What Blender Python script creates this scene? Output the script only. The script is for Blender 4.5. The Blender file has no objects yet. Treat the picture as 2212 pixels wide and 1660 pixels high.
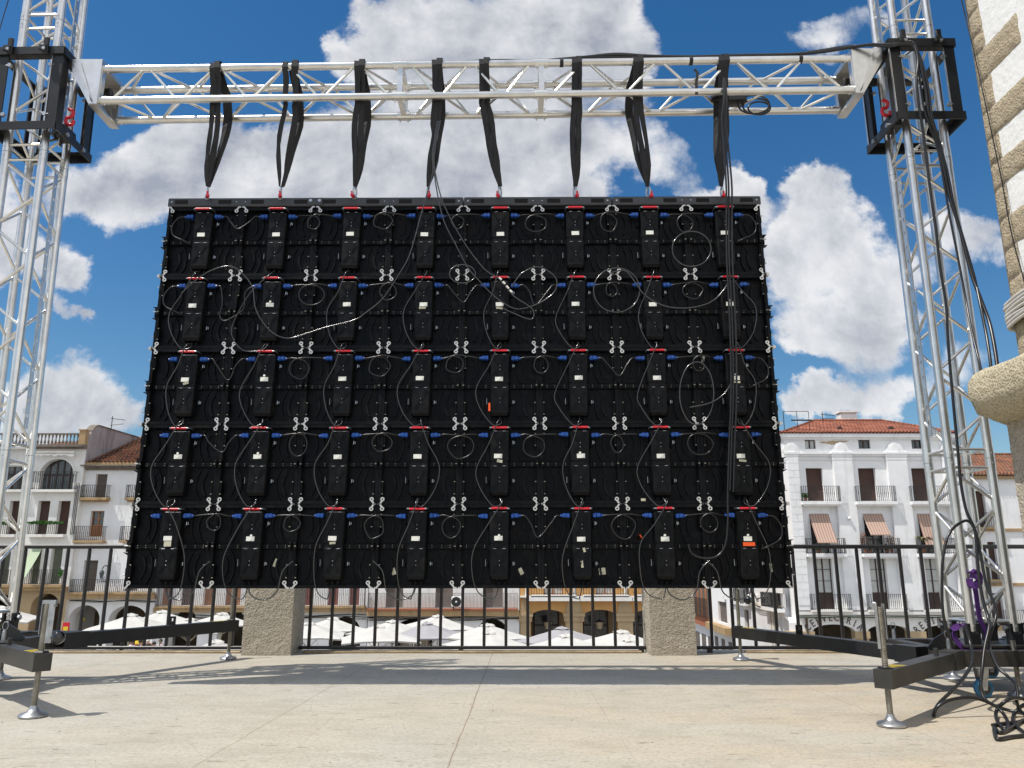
import bpy, math, random
from math import radians as R, sin, cos, pi
from mathutils import Vector as V3, Matrix
random.seed(7)
SC = bpy.context.scene
COL = SC.collection

# ---------------------------------------------------------------- camera
FPX = 1680.0                      # focal length, in pixels of a 2212 px wide picture
PITCH = R(13.25)
CAM = V3((0.0, -4.8, 0.68))
cd = bpy.data.cameras.new('camera'); cam = bpy.data.objects.new('camera', cd); COL.objects.link(cam)
cam.location = CAM; cam.rotation_euler = (pi/2 + PITCH, 0, 0)
cd.sensor_width = 36; cd.lens = FPX/2212*36; cd.clip_start = 0.05; cd.clip_end = 3000
SC.camera = cam
FW = V3((0, cos(PITCH), sin(PITCH))); RT = V3((1, 0, 0)); UP = V3((0, -sin(PITCH), cos(PITCH)))
def ray(x, y): return FW + RT*((x-1106)/FPX) - UP*((y-829.8)/FPX)
def at(x, y, Y):                  # the point of the place seen at picture point x, y that stands at depth Y
    d = ray(x, y); t = (Y-CAM.y)/d.y; return CAM + d*t
def gr(x, y, z=0.0):
    d = ray(x, y); t = (z-CAM.z)/d.z; return CAM + d*t
def atg(x, y, Y, zmin=0.009):
    p = at(x, y, Y)
    return p if p.z > zmin else gr(x, y, zmin)

# ---------------------------------------------------------------- light
SUNDIR = V3((-0.47, -0.22, 1.0)).normalized()
sl = bpy.data.lights.new('sun', 'SUN'); sl.energy = 4.4; sl.angle = R(0.53); sl.color = (1.0, 0.955, 0.89)
so = bpy.data.objects.new('sun', sl); COL.objects.link(so); so.rotation_euler = (-SUNDIR).to_track_quat('-Z', 'Y').to_euler()
so.location = (-10, -6, 20)
SC.view_settings.view_transform = 'Standard'; SC.view_settings.look = 'None'
SC.view_settings.exposure = 0.03; SC.view_settings.gamma = 1.0; SC.view_settings.use_curve_mapping = False

def build_world():
    w = bpy.data.worlds.new('World'); SC.world = w; w.use_nodes = True
    nt = w.node_tree; nt.nodes.clear(); N = nt.nodes.new; L = nt.links.new
    sky = N('ShaderNodeTexSky'); sky.sky_type = 'NISHITA'; sky.sun_disc = False
    sky.sun_elevation = math.asin(SUNDIR.z); sky.sun_rotation = math.atan2(SUNDIR.x, SUNDIR.y)
    sky.altitude = 450; sky.air_density = 1.25; sky.dust_density = 0.5; sky.ozone_density = 3.2
    hs = N('ShaderNodeHueSaturation'); hs.inputs['Saturation'].default_value = 1.34; hs.inputs['Value'].default_value = 0.86
    L(sky.outputs[0], hs.inputs['Color'])
    b1 = N('ShaderNodeBackground'); b1.inputs[1].default_value = 0.118; L(hs.outputs[0], b1.inputs[0])
    tc = N('ShaderNodeTexCoord'); sep = N('ShaderNodeSeparateXYZ'); L(tc.outputs['Generated'], sep.inputs[0])
    def M(op, a, b=None, c=None):
        n = N('ShaderNodeMath'); n.operation = op
        for i, v in enumerate((a, b, c)):
            if v is None: continue
            if isinstance(v, (int, float)): n.inputs[i].default_value = v
            else: L(v, n.inputs[i])
        return n.outputs[0]
    yy = M('MAXIMUM', sep.outputs[1], 0.05)
    px = M('DIVIDE', sep.outputs[0], yy); pz = M('DIVIDE', sep.outputs[2], yy)
    cmb = N('ShaderNodeCombineXYZ'); L(px, cmb.inputs[0]); L(pz, cmb.inputs[1])
    # lumpy displacement of the cloud outlines
    def noise(scale, detail, rough, vec, off=0.0, dist=0.0):
        mp = N('ShaderNodeMapping'); mp.inputs['Location'].default_value = (off, off*0.7, off*0.3); L(vec, mp.inputs[0])
        n = N('ShaderNodeTexNoise'); n.inputs['Scale'].default_value = scale; n.inputs['Detail'].default_value = detail
        n.inputs['Roughness'].default_value = rough; n.inputs['Distortion'].default_value = dist
        L(mp.outputs[0], n.inputs['Vector']); return n.outputs['Fac']
    P = cmb.outputs[0]
    n1 = noise(5.5, 12, 0.60, P, 3.1, 0.2)
    n2 = noise(15.0, 12, 0.68, P, 7.7, 0.15)
    n3 = noise(2.6, 4, 0.5, P, 11.3)
    # blobs: x, y, rx, ry (picture points turned into directions), strength
    B = [(820,60,90,120,1.0),(960,60,150,140,1.1),(1130,80,150,150,1.1),(1290,60,120,120,1.0),(1345,150,70,90,.8),
         (760,110,60,60,.8),(1000,190,240,90,.9),(1180,240,170,90,.9),(760,300,230,80,1.0),(560,350,200,90,1.0),
         (380,370,150,90,1.0),(250,400,110,75,1.0),(170,380,60,50,.6),(900,380,260,110,1.1),(1100,380,190,100,1.0),(1250,400,70,60,.8),
         (1000,280,200,90,1.0),(700,450,300,70,.9),(1230,300,110,60,.8),(300,470,60,55,.6),(430,300,110,45,.5),
         (480,420,160,70,.9),(640,380,150,90,.9),(330,330,110,60,.7),(860,480,300,50,.8),(1370,300,75,70,.62),(1420,370,60,40,.5),(1520,400,60,30,.55),(1610,390,50,60,.95),(1580,420,80,40,.7),
         (1760,370,62,62,1.05),(1800,440,90,80,1.05),(1740,500,110,90,1.0),(1860,540,110,80,.9),(1690,600,80,70,.9),
         (1790,700,120,62,1.05),(1890,690,100,70,1.0),(1960,620,110,70,.85),(1730,740,60,40,.9),(1860,770,110,40,.7),(2110,530,66,66,.75),(2060,500,60,50,.6),
         (1740,870,75,42,1.0),(1840,860,110,45,1.0),(1930,840,90,45,.9),(1700,890,60,30,.8),(2080,800,70,60,.5),
         (90,560,110,55,.85),(170,610,80,45,.95),(30,480,60,80,.75),(40,600,60,60,.7),(172,700,42,26,.85),(130,680,22,18,.6),
         (120,850,120,60,.85),(230,890,110,60,.85),(60,900,120,60,.75),(280,780,50,30,.35),(20,380,50,90,.6),
         (1800,90,60,45,.52),(1850,40,50,50,.52),(1480,330,60,50,.45),(130,420,60,60,.5)]
    def vnoise(scale, detail, rough, amp, src):
        n = N('ShaderNodeTexNoise'); n.inputs['Scale'].default_value = scale; n.inputs['Detail'].default_value = detail; n.inputs['Roughness'].default_value = rough; L(src, n.inputs['Vector'])
        a = N('ShaderNodeVectorMath'); a.operation = 'SUBTRACT'; L(n.outputs['Color'], a.inputs[0]); a.inputs[1].default_value = (.5, .5, .5)
        b = N('ShaderNodeVectorMath'); b.operation = 'SCALE'; L(a.outputs[0], b.inputs[0]); b.inputs['Scale'].default_value = amp; return b.outputs[0]
    def vadd(a, b):
        n = N('ShaderNodeVectorMath'); n.operation = 'ADD'; L(a, n.inputs[0])
        if isinstance(b, tuple): n.inputs[1].default_value = b
        else: L(b, n.inputs[1])
        return n.outputs[0]
    P0 = P
    P = vadd(vadd(P, vnoise(4.0, 3, .5, .17, P)), vnoise(16.0, 9, .68, .085, P))
    acc = None
    for (x, y, rx, ry, s) in B:
        d = ray(x, y); cx, cz = d.x/d.y, d.z/d.y
        k = 1.08/FPX
        sub = N('ShaderNodeVectorMath'); sub.operation = 'SUBTRACT'; L(P, sub.inputs[0]); sub.inputs[1].default_value = (cx, cz, 0)
        mul = N('ShaderNodeVectorMath'); mul.operation = 'MULTIPLY'; L(sub.outputs[0], mul.inputs[0])
        mul.inputs[1].default_value = (1/(rx*k*1.25), 1/(ry*k*1.35), 0)
        ln = N('ShaderNodeVectorMath'); ln.operation = 'LENGTH'; L(mul.outputs[0], ln.inputs[0])
        mr = N('ShaderNodeMapRange'); mr.interpolation_type = 'SMOOTHSTEP'
        L(ln.outputs['Value'], mr.inputs['Value']); mr.inputs['From Min'].default_value = 1.25; mr.inputs['From Max'].default_value = 0.15
        mr.inputs['To Min'].default_value = 0; mr.inputs['To Max'].default_value = s
        if acc is None: acc = mr.outputs[0]
        else:
            inv = M('SUBTRACT', 1.0, acc); acc = M('MULTIPLY_ADD', inv, mr.outputs[0], acc)
    nn = M('ADD', M('MULTIPLY', M('SUBTRACT', n1, 0.5), 0.95), M('MULTIPLY', M('SUBTRACT', n2, 0.5), 0.55))
    dens = M('ADD', acc, nn)
    front = N('ShaderNodeMapRange'); front.interpolation_type = 'SMOOTHSTEP'; L(dens, front.inputs['Value'])
    front.inputs['From Min'].default_value = 0.34; front.inputs['From Max'].default_value = 0.80
    # rest of the sky, out of view: clouds thickened and brightened to add fill light
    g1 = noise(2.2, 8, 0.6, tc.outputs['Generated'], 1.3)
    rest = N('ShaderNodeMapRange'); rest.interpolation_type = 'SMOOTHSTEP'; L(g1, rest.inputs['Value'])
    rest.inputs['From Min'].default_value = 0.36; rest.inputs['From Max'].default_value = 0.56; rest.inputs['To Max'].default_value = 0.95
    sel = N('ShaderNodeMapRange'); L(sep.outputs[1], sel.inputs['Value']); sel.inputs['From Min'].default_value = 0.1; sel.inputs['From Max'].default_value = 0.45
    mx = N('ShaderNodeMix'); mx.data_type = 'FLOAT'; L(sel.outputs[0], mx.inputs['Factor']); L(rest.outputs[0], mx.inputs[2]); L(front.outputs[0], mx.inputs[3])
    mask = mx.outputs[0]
    # shading: cores greyer, lumps white; lower = warmer haze
    core = N('ShaderNodeMapRange'); L(M('ADD', M('MULTIPLY', acc, 0.55), M('MULTIPLY', n3, 1.0)), core.inputs['Value'])
    core.inputs['From Min'].default_value = 0.60; core.inputs['From Max'].default_value = 1.1
    n1s = noise(5.5, 12, 0.60, vadd(P0, (-.030, .045, 0)), 3.1, 0.2); n2s = noise(15.0, 12, 0.68, vadd(P0, (-.010, .016, 0)), 7.7, 0.15)
    det = M('ADD', M('ADD', M('MULTIPLY', M('SUBTRACT', n1, n1s), 1.5), M('MULTIPLY', M('SUBTRACT', n2, n2s), .45)), M('ADD', M('MULTIPLY', n3, .35), .66))
    br = N('ShaderNodeMapRange'); L(M('SUBTRACT', det, M('MULTIPLY', core.outputs[0], 0.40)), br.inputs['Value'])
    br.inputs['From Min'].default_value = 0.22; br.inputs['From Max'].default_value = 0.84
    # bright right-hand cumulus, greyer mass in the middle
    side = N('ShaderNodeMapRange'); L(px, side.inputs['Value']); side.inputs['From Min'].default_value = 0.12; side.inputs['From Max'].default_value = 0.34
    side.inputs['To Min'].default_value = 0.0; side.inputs['To Max'].default_value = 0.22
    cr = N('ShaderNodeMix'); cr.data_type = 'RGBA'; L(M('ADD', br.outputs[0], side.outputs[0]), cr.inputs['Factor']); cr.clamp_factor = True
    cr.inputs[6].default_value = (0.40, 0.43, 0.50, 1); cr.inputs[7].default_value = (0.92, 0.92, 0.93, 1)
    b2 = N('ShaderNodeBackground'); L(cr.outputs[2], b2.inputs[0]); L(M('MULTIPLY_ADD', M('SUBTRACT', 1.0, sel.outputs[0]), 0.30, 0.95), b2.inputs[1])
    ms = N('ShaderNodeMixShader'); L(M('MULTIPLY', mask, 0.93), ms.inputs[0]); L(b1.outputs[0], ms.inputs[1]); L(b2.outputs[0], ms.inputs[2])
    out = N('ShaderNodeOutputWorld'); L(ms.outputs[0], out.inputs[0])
    w.cycles.sampling_method = 'MANUAL'; w.cycles.sample_map_resolution = 512
build_world()

# ---------------------------------------------------------------- materials
MATS = {}
def mat(name, col, rough=0.6, metal=0.0, col2=None, scale=5.0, detail=6, lo=0.35, hi=0.7, bump=0.0, bscale=None, spec=None, stretch=None, extra=None, bdist=0.02):
    m = bpy.data.materials.new(name); m.use_nodes = True; nt = m.node_tree; bs = nt.nodes['Principled BSDF']
    bs.inputs['Base Color'].default_value = (*col, 1); bs.inputs['Roughness'].default_value = rough; bs.inputs['Metallic'].default_value = metal
    if spec is not None: bs.inputs['Specular IOR Level'].default_value = spec
    N = nt.nodes.new; L = nt.links.new
    tc = N('ShaderNodeTexCoord'); mp = N('ShaderNodeMapping'); L(tc.outputs['Object'], mp.inputs[0])
    if stretch: mp.inputs['Scale'].default_value = stretch
    last = None
    if col2 is not None:
        n = N('ShaderNodeTexNoise'); n.inputs['Scale'].default_value = scale; n.inputs['Detail'].default_value = detail; n.inputs['Roughness'].default_value = 0.6
        L(mp.outputs[0], n.inputs['Vector'])
        r = N('ShaderNodeMapRange'); L(n.outputs['Fac'], r.inputs['Value']); r.inputs['From Min'].default_value = lo; r.inputs['From Max'].default_value = hi
        mx = N('ShaderNodeMix'); mx.data_type = 'RGBA'; L(r.outputs[0], mx.inputs['Factor'])
        mx.inputs[6].default_value = (*col, 1); mx.inputs[7].default_value = (*col2, 1); last = mx.outputs[2]
        L(last, bs.inputs['Base Color'])
    if bump:
        n = N('ShaderNodeTexNoise'); n.inputs['Scale'].default_value = bscale or scale*4; n.inputs['Detail'].default_value = 6
        L(tc.outputs['Object'], n.inputs['Vector'])
        b = N('ShaderNodeBump'); b.inputs['Strength'].default_value = bump; b.inputs['Distance'].default_value = bdist; L(n.outputs['Fac'], b.inputs['Height']); L(b.outputs[0], bs.inputs['Normal'])
    if extra: extra(nt, bs, tc, last)
    MATS[name] = m; return m

ALU = mat('aluminium', (0.76,0.75,0.72), 0.28, 0.92, (0.58,0.57,0.55), 9, lo=.35, hi=.75, bump=.05, bscale=60, bdist=.002)
ALU2 = mat('bright_aluminium', (0.86,0.84,0.79), 0.26, 0.85, (0.66,0.65,0.62), 6, bump=.04, bscale=40, bdist=.002)
ZINC = mat('zinc', (0.5,0.52,0.54), 0.38, 0.9, (0.3,0.31,0.33), 20)
ROD = mat('threaded_steel', (0.30,0.28,0.23), 0.5, 0.8, (0.16,0.145,0.12), 25)
BSTEEL = mat('black_steel', (0.011,0.012,0.014), 0.36, 0.0, (0.018,0.018,0.018), 12, spec=.35, bump=.08, bscale=50, bdist=.002)
BDUST = mat('dusty_black_steel', (0.018,0.0175,0.017), 0.45, 0.0, (0.045,0.041,0.034), 7, bump=.08, bscale=50, bdist=.002)
BPLAS = mat('black_plastic', (0.0045,0.005,0.006), 0.36, 0.0, (0.008,0.009,0.010), 12, spec=.22)
BPLAS2 = mat('black_cast', (0.003,0.0035,0.0045), 0.45, 0.0, (0.006,0.0065,0.008), 18, spec=.18)
BFAB = mat('black_webbing', (0.008,0.008,0.010), 0.75, 0.0, (0.022,0.022,0.026), 22, stretch=(1,1,.2), bump=.25, bscale=120, bdist=.003)
CABLE = mat('black_cable', (0.010,0.010,0.011), 0.30, 0.0, spec=.5)
DCABLE = mat('data_cable', (0.022,0.023,0.025), 0.2, 0.0, spec=.9)
RED = mat('red_grip', (0.62,0.012,0.03), 0.3, 0.0, spec=.6)
BLUE = mat('blue_connector', (0.008,0.05,0.24), 0.35, 0.0, (0.012,0.07,0.30), 30)
DUSTM = None
LABEL = mat('paper_label', (0.78,0.78,0.72), 0.6, 0.0, (0.5,0.48,0.45), 60, lo=.55, hi=.75)
TAPE = mat('masking_tape', (0.55,0.53,0.40), 0.7, 0.0, (0.4,0.38,0.28), 40)
ORANGE = mat('orange_tape', (0.85,0.10,0.01), 0.5)
PLATE = mat('white_coated_plate', (0.60,0.59,0.57), 0.35, 0.4, (0.45,0.44,0.42), 40)
YEL = mat('yellow_paint', (0.75,0.55,0.03), 0.5)
PURPLE = mat('purple_webbing', (0.07,0.014,0.15), 0.65, 0.0, (0.12,0.04,0.22), 30, bump=.3, bscale=150, bdist=.002)
BLUERUB = mat('blue_rubber', (0.02,0.14,0.28), 0.5)
RUB = mat('grey_rubber', (0.05,0.05,0.05), 0.7)
RAILP = mat('black_railing_paint', (0.009,0.008,0.010), 0.4, 0.0, (0.020,0.017,0.017), 9, bump=.1, bscale=30, bdist=.003)
GLOSS = mat('glossy_black_ball', (0.004,0.004,0.008), 0.06, 0.0, spec=.8)
WHITECLOTH = mat('white_canvas', (0.57,0.555,0.52), 0.8, 0.0, (0.48,0.465,0.43), 1.2, bump=.3, bscale=3, bdist=.03)
SHADECLOTH = mat('shaded_canvas', (0.36,0.35,0.36), 0.8, 0.0, (0.31,0.30,0.305), 1.2, bump=.3, bscale=3, bdist=.03)  # shaded look of a white umbrella put into the canvas colour
POLEW = mat('cream_pole', (0.6,0.56,0.45), 0.5)
GLASS = mat('dark_glass', (0.02,0.03,0.035), 0.08, 0.0, (0.10,0.12,0.12), 0.8, lo=.45, hi=.6, spec=.8)
CURTAIN = mat('curtained_pane', (0.55,0.56,0.53), 0.25, 0.0, (0.42,0.44,0.43), 3, spec=.7)
BROWN = mat('brown_wood', (0.075,0.035,0.02), 0.6, 0.0, (0.045,0.02,0.012), 8)
DKWOOD = mat('dark_window_frame', (0.045,0.02,0.015), 0.5)
ORWOOD = mat('orange_wood', (0.38,0.16,0.06), 0.6, 0.0, (0.28,0.10,0.035), 4)
IRON = mat('wrought_iron', (0.012,0.012,0.013), 0.55)
DARK = mat('dark_interior', (0.05,0.04,0.03), 0.8, 0.0, (0.16,0.115,0.07), 0.7, lo=.4, hi=.7)  # shade of arcade insides put into the colour; also on the shop board
GREEN = mat('foliage', (0.03,0.10,0.015), 0.7, 0.0, (0.06,0.16,0.03), 5, spec=.2)
REDFL = mat('reddish_leaves', (0.30,0.06,0.03), 0.7, 0.0, (0.10,0.12,0.03), 9)
TERRA = mat('terracotta_pot', (0.35,0.11,0.05), 0.8)

def slats(period, depth=0.5):
    def f(nt, bs, tc, last):
        N = nt.nodes.new; L = nt.links.new
        w = N('ShaderNodeTexWave'); w.wave_type = 'BANDS'; w.bands_direction = 'Z'; w.inputs['Scale'].default_value = pi/(10*period)*2
        L(tc.outputs['Object'], w.inputs['Vector'])
        b = N('ShaderNodeBump'); b.inputs['Strength'].default_value = depth; b.inputs['Distance'].default_value = .02
        L(w.outputs['Fac'], b.inputs['Height']); L(b.outputs[0], bs.inputs['Normal'])
    return f
SHUT = mat('brown_roller_shutter', (0.085,0.040,0.028), 0.6, 0.0, (0.06,0.028,0.02), 2, extra=slats(.055))
SHUTG = mat('grey_brown_shutter', (0.15,0.12,0.10), 0.6, 0.0, (0.11,0.085,0.07), 2, extra=slats(.055))
SHUTGR = mat('green_grey_shutter', (0.14,0.16,0.11), 0.6, 0.0, (0.11,0.12,0.09), 2, extra=slats(.055))

def streaks(col, amt, zs=0.35, xs=2.2, lo=.52, hi=.75):        # rain streaks and grime with a shape of their own
    def f(nt, bs, tc, last):
        N = nt.nodes.new; L = nt.links.new
        mp = N('ShaderNodeMapping'); mp.inputs['Scale'].default_value = (xs, xs, zs); L(tc.outputs['Object'], mp.inputs[0])
        n = N('ShaderNodeTexNoise'); n.inputs['Scale'].default_value = 1.0; n.inputs['Detail'].default_value = 9; n.inputs['Roughness'].default_value = .62; L(mp.outputs[0], n.inputs[0])
        r = N('ShaderNodeMapRange'); L(n.outputs['Fac'], r.inputs['Value']); r.inputs['From Min'].default_value = lo; r.inputs['From Max'].default_value = hi; r.inputs['To Max'].default_value = amt
        mx = N('ShaderNodeMix'); mx.data_type = 'RGBA'; L(r.outputs[0], mx.inputs['Factor']); L(last, mx.inputs[6]); mx.inputs[7].default_value = (*col, 1)
        L(mx.outputs[2], bs.inputs['Base Color'])
    return f
def stucco(name, c1, c2, st=(0.35,0.33,0.30), amt=.35, lo=.55):
    return mat(name, c1, 0.85, 0.0, c2, 0.9, lo=.35, hi=.7, bump=.35, bscale=3.0, bdist=.03, spec=.2, extra=streaks(st, amt, lo=lo))
STW = stucco('white_stucco', (0.87,0.87,0.87), (0.78,0.78,0.775), amt=.34)
STW2 = stucco('old_white_stucco', (0.84,0.83,0.80), (0.74,0.72,0.68), (0.36,0.32,0.27), .55, .56)
STG = stucco('stained_grey_render', (0.42,0.37,0.36), (0.33,0.29,0.285), (0.07,0.06,0.055), .8, .5)
OCHRE = stucco('ochre_stucco', (0.60,0.34,0.13), (0.52,0.29,0.11), (0.40,0.25,0.13), .35)
BEIGE = stucco('beige_stone', (0.50,0.38,0.23), (0.42,0.31,0.19), (0.25,0.18,0.11), .45)
LEDGE = stucco('weathered_ochre_ledge', (0.46,0.32,0.17), (0.36,0.25,0.14), (0.10,0.075,0.05), .7, .5)
BALU = stucco('weathered_balustrade_stone', (0.25,0.215,0.18), (0.16,0.14,0.12), (0.06,0.05,0.04), .85, .48)

def tile_mat(name, c1, c2, c3):
    def f(nt, bs, tc, last):
        N = nt.nodes.new; L = nt.links.new
        uv = N('ShaderNodeUVMap')
        br = N('ShaderNodeTexBrick'); br.offset = 0.5; br.inputs['Scale'].default_value = 1.0
        br.inputs['Brick Width'].default_value = .24; br.inputs['Row Height'].default_value = .33; br.inputs['Mortar Size'].default_value = .022; br.inputs['Bias'].default_value = 0
        br.inputs['Color1'].default_value = (*c1,1); br.inputs['Color2'].default_value = (*c2,1); br.inputs['Mortar'].default_value = (*c3,1)
        L(uv.outputs[0], br.inputs['Vector'])
        n = N('ShaderNodeTexNoise'); n.inputs['Scale'].default_value = .8; n.inputs['Detail'].default_value = 8; L(uv.outputs[0], n.inputs['Vector'])
        mx = N('ShaderNodeMix'); mx.data_type = 'RGBA'; mx.blend_type = 'MULTIPLY'; mx.inputs['Factor'].default_value = .75
        r = N('ShaderNodeMapRange'); L(n.outputs['Fac'], r.inputs['Value']); r.inputs['From Min'].default_value=.3; r.inputs['From Max'].default_value=.7; r.inputs['To Min'].default_value=.45; r.inputs['To Max'].default_value=1.25
        L(br.outputs['Color'], mx.inputs[6]); L(r.outputs[0], mx.inputs[7]); L(mx.outputs[2], bs.inputs['Base Color'])
        b = N('ShaderNodeBump'); b.inputs['Strength'].default_value = .8; b.inputs['Distance'].default_value = .05; L(br.outputs['Fac'], b.inputs['Height']); b.invert = True; L(b.outputs[0], bs.inputs['Normal'])
    return mat(name, c1, .8, extra=f, spec=.2)
TILE = tile_mat('orange_roof_tiles', (0.31,0.10,0.055), (0.38,0.145,0.085), (0.10,0.04,0.03))
TILE2 = tile_mat('old_roof_tiles', (0.36,0.14,0.07), (0.20,0.11,0.07), (0.05,0.035,0.03))

def granite(name, c1, c2, c3, bump=.8, bsc=14):
    def f(nt, bs, tc, last):
        N = nt.nodes.new; L = nt.links.new
        v = N('ShaderNodeTexVoronoi'); v.inputs['Scale'].default_value = 70; L(tc.outputs['Object'], v.inputs['Vector'])
        r = N('ShaderNodeMapRange'); L(v.outputs['Distance'], r.inputs['Value']); r.inputs['From Min'].default_value=.15; r.inputs['From Max'].default_value=.5
        mx = N('ShaderNodeMix'); mx.data_type='RGBA'; L(r.outputs[0], mx.inputs['Factor']); L(last, mx.inputs[6]); mx.inputs[7].default_value=(*c3,1)
        L(mx.outputs[2], bs.inputs['Base Color'])
        n = N('ShaderNodeTexNoise'); n.inputs['Scale'].default_value = bsc; n.inputs['Detail'].default_value = 9; n.inputs['Roughness'].default_value=.65; L(tc.outputs['Object'], n.inputs['Vector'])
        m2 = N('ShaderNodeMath'); m2.operation='ADD'; L(n.outputs['Fac'], m2.inputs[0])
        m3 = N('ShaderNodeMath'); m3.operation='MULTIPLY'; m3.inputs[1].default_value=.25; L(v.outputs['Distance'], m3.inputs[0]); L(m3.outputs[0], m2.inputs[1])
        b = N('ShaderNodeBump'); b.inputs['Strength'].default_value=bump; b.inputs['Distance'].default_value=.03; L(m2.outputs[0], b.inputs['Height']); L(b.outputs[0], bs.inputs['Normal'])
    return mat(name, c1, .9, 0, c2, 3, extra=f, spec=.15)
GRAN = granite('rough_granite', (0.40,0.345,0.26), (0.25,0.215,0.155), (0.50,0.45,0.37), 1.0, 26)
GRANY = granite('lichen_granite', (0.40,0.33,0.20), (0.24,0.22,0.11), (0.55,0.49,0.36), 1.0, 16)
SAND = granite('rough_sandstone', (0.42,0.345,0.235), (0.33,0.26,0.17), (0.46,0.39,0.28), 1.0, 22)
PLASTERW = mat('white_plaster', (0.80,0.80,0.78), .85, 0, (0.74,0.74,0.72), 4, bump=.6, bscale=25, bdist=.01, spec=.15)

def floor_mat():
    m = bpy.data.materials.new('terrace_granite_paving'); m.use_nodes = True; nt = m.node_tree; bs = nt.nodes['Principled BSDF']
    N = nt.nodes.new; L = nt.links.new; tc = N('ShaderNodeTexCoord'); P = tc.outputs['Object']
    def noise(sc, det, rough=.6, stretch=None):
        v = P
        if stretch: mp = N('ShaderNodeMapping'); mp.inputs['Scale'].default_value = stretch; L(P, mp.inputs[0]); v = mp.outputs[0]
        n = N('ShaderNodeTexNoise'); n.inputs['Scale'].default_value = sc; n.inputs['Detail'].default_value = det; n.inputs['Roughness'].default_value = rough; L(v, n.inputs['Vector']); return n.outputs['Fac']
    def ramp(f, a, b, t0=0, t1=1):
        r = N('ShaderNodeMapRange'); L(f, r.inputs['Value']); r.inputs['From Min'].default_value=a; r.inputs['From Max'].default_value=b; r.inputs['To Min'].default_value=t0; r.inputs['To Max'].default_value=t1; return r.outputs[0]
    def mix(f, a, b, mode='MIX'):
        x = N('ShaderNodeMix'); x.data_type='RGBA'; x.blend_type=mode
        if isinstance(f, float): x.inputs['Factor'].default_value = f
        else: L(f, x.inputs['Factor'])
        for i, c in ((6,a),(7,b)):
            if isinstance(c, tuple): x.inputs[i].default_value=(*c,1)
            else: L(c, x.inputs[i])
        return x.outputs[2]
    base = mix(ramp(noise(.7,5),.35,.68), (0.455,0.435,0.38), (0.48,0.43,0.335))
    # rust-warm area towards the right side of the terrace
    sp = N('ShaderNodeSeparateXYZ'); L(P, sp.inputs[0])
    warm = N('ShaderNodeMath'); warm.operation='MULTIPLY'; L(ramp(sp.outputs[0], -.4, 2.2), warm.inputs[0]); L(ramp(noise(.9,6,.6,(1,3,1)), .38,.7), warm.inputs[1])
    base = mix(warm.outputs[0], base, (0.49,0.385,0.255))
    base = mix(ramp(noise(6,8,.7,(1,2.5,1)),.42,.72,0,.55), base, (0.37,0.33,0.26))
    base = mix(ramp(noise(55,4,.75),.48,.70,0,.75), base, (0.22,0.20,0.17))
    base = mix(ramp(noise(2.2,8,.75,(1,1.8,1)),.46,.72,0,.6), base, (0.27,0.245,0.195))
    base = mix(ramp(noise(1.3,8,.75,(1,1.5,1)),.54,.76,0,.5), base, (0.46,0.44,0.39))
    base = mix(ramp(noise(130,2,.6),.62,.75,0,.8), base, (0.68,0.66,0.60))
    base = mix(ramp(noise(9,4,.5,(1,3.0,1)),.64,.70,0,.75), base, (0.20,0.17,0.13))      # dark oval spots
    base = mix(ramp(noise(.55,9,.78,(1,2.2,1)),.56,.70,0,.38), base, (0.34,0.27,0.18))
    base = mix(ramp(noise(3.4,9,.8,(1,4.5,1)),.60,.74,0,.45), base, (0.25,0.225,0.18))
    # slab joints: long strips running away from the viewer
    ax_ = N('ShaderNodeMath'); ax_.operation='ADD'; L(sp.outputs[0], ax_.inputs[0]); ax_.inputs[1].default_value=.18+6.4
    wv = N('ShaderNodeMath'); wv.operation='MULTIPLY_ADD'; L(noise(.6,3), wv.inputs[0]); wv.inputs[1].default_value=.03; L(ax_.outputs[0], wv.inputs[2])
    cb = N('ShaderNodeCombineXYZ'); L(sp.outputs[1], cb.inputs[0]); L(wv.outputs[0], cb.inputs[1])
    br = N('ShaderNodeTexBrick'); br.offset=.5; br.inputs['Scale'].default_value=1; br.inputs['Brick Width'].default_value=2.6; br.inputs['Row Height'].default_value=.64; br.inputs['Mortar Size'].default_value=.003; br.inputs['Mortar Smooth'].default_value=.4
    L(cb.outputs[0], br.inputs['Vector'])
    jm = N('ShaderNodeMath'); jm.operation='MULTIPLY'; L(br.outputs['Fac'], jm.inputs[0]); L(ramp(noise(.8,5),.48,.62,.04,.6), jm.inputs[1])
    # two wandering cracks / saw cuts running towards the viewer
    for (cx_,sl_,w_) in ((-.19,.018,.004),(-1.06,.03,.003)):
        lx = N('ShaderNodeMath'); lx.operation='MULTIPLY_ADD'; L(sp.outputs[1], lx.inputs[0]); lx.inputs[1].default_value=-sl_; L(sp.outputs[0], lx.inputs[2])
        l2 = N('ShaderNodeMath'); l2.operation='MULTIPLY_ADD'; L(noise(2.5,6,.6), l2.inputs[0]); l2.inputs[1].default_value=.03; L(lx.outputs[0], l2.inputs[2])
        l3 = N('ShaderNodeMath'); l3.operation='ADD'; L(l2.outputs[0], l3.inputs[0]); l3.inputs[1].default_value=-cx_-.015
        l4 = N('ShaderNodeMath'); l4.operation='ABSOLUTE'; L(l3.outputs[0], l4.inputs[0])
        base = mix(ramp(l4.outputs[0], w_, w_*.3, 0, .75), base, (0.20,0.13,0.09))
    base = mix(jm.outputs[0], base, (0.22,0.16,0.11))
    L(base, bs.inputs['Base Color']); bs.inputs['Roughness'].default_value=.7; bs.inputs['Specular IOR Level'].default_value=.35
    b = N('ShaderNodeBump'); b.inputs['Strength'].default_value=.35; b.inputs['Distance'].default_value=.004; L(noise(140,5,.7), b.inputs['Height']); L(b.outputs[0], bs.inputs['Normal'])
    return m
FLOOR = floor_mat()
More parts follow.
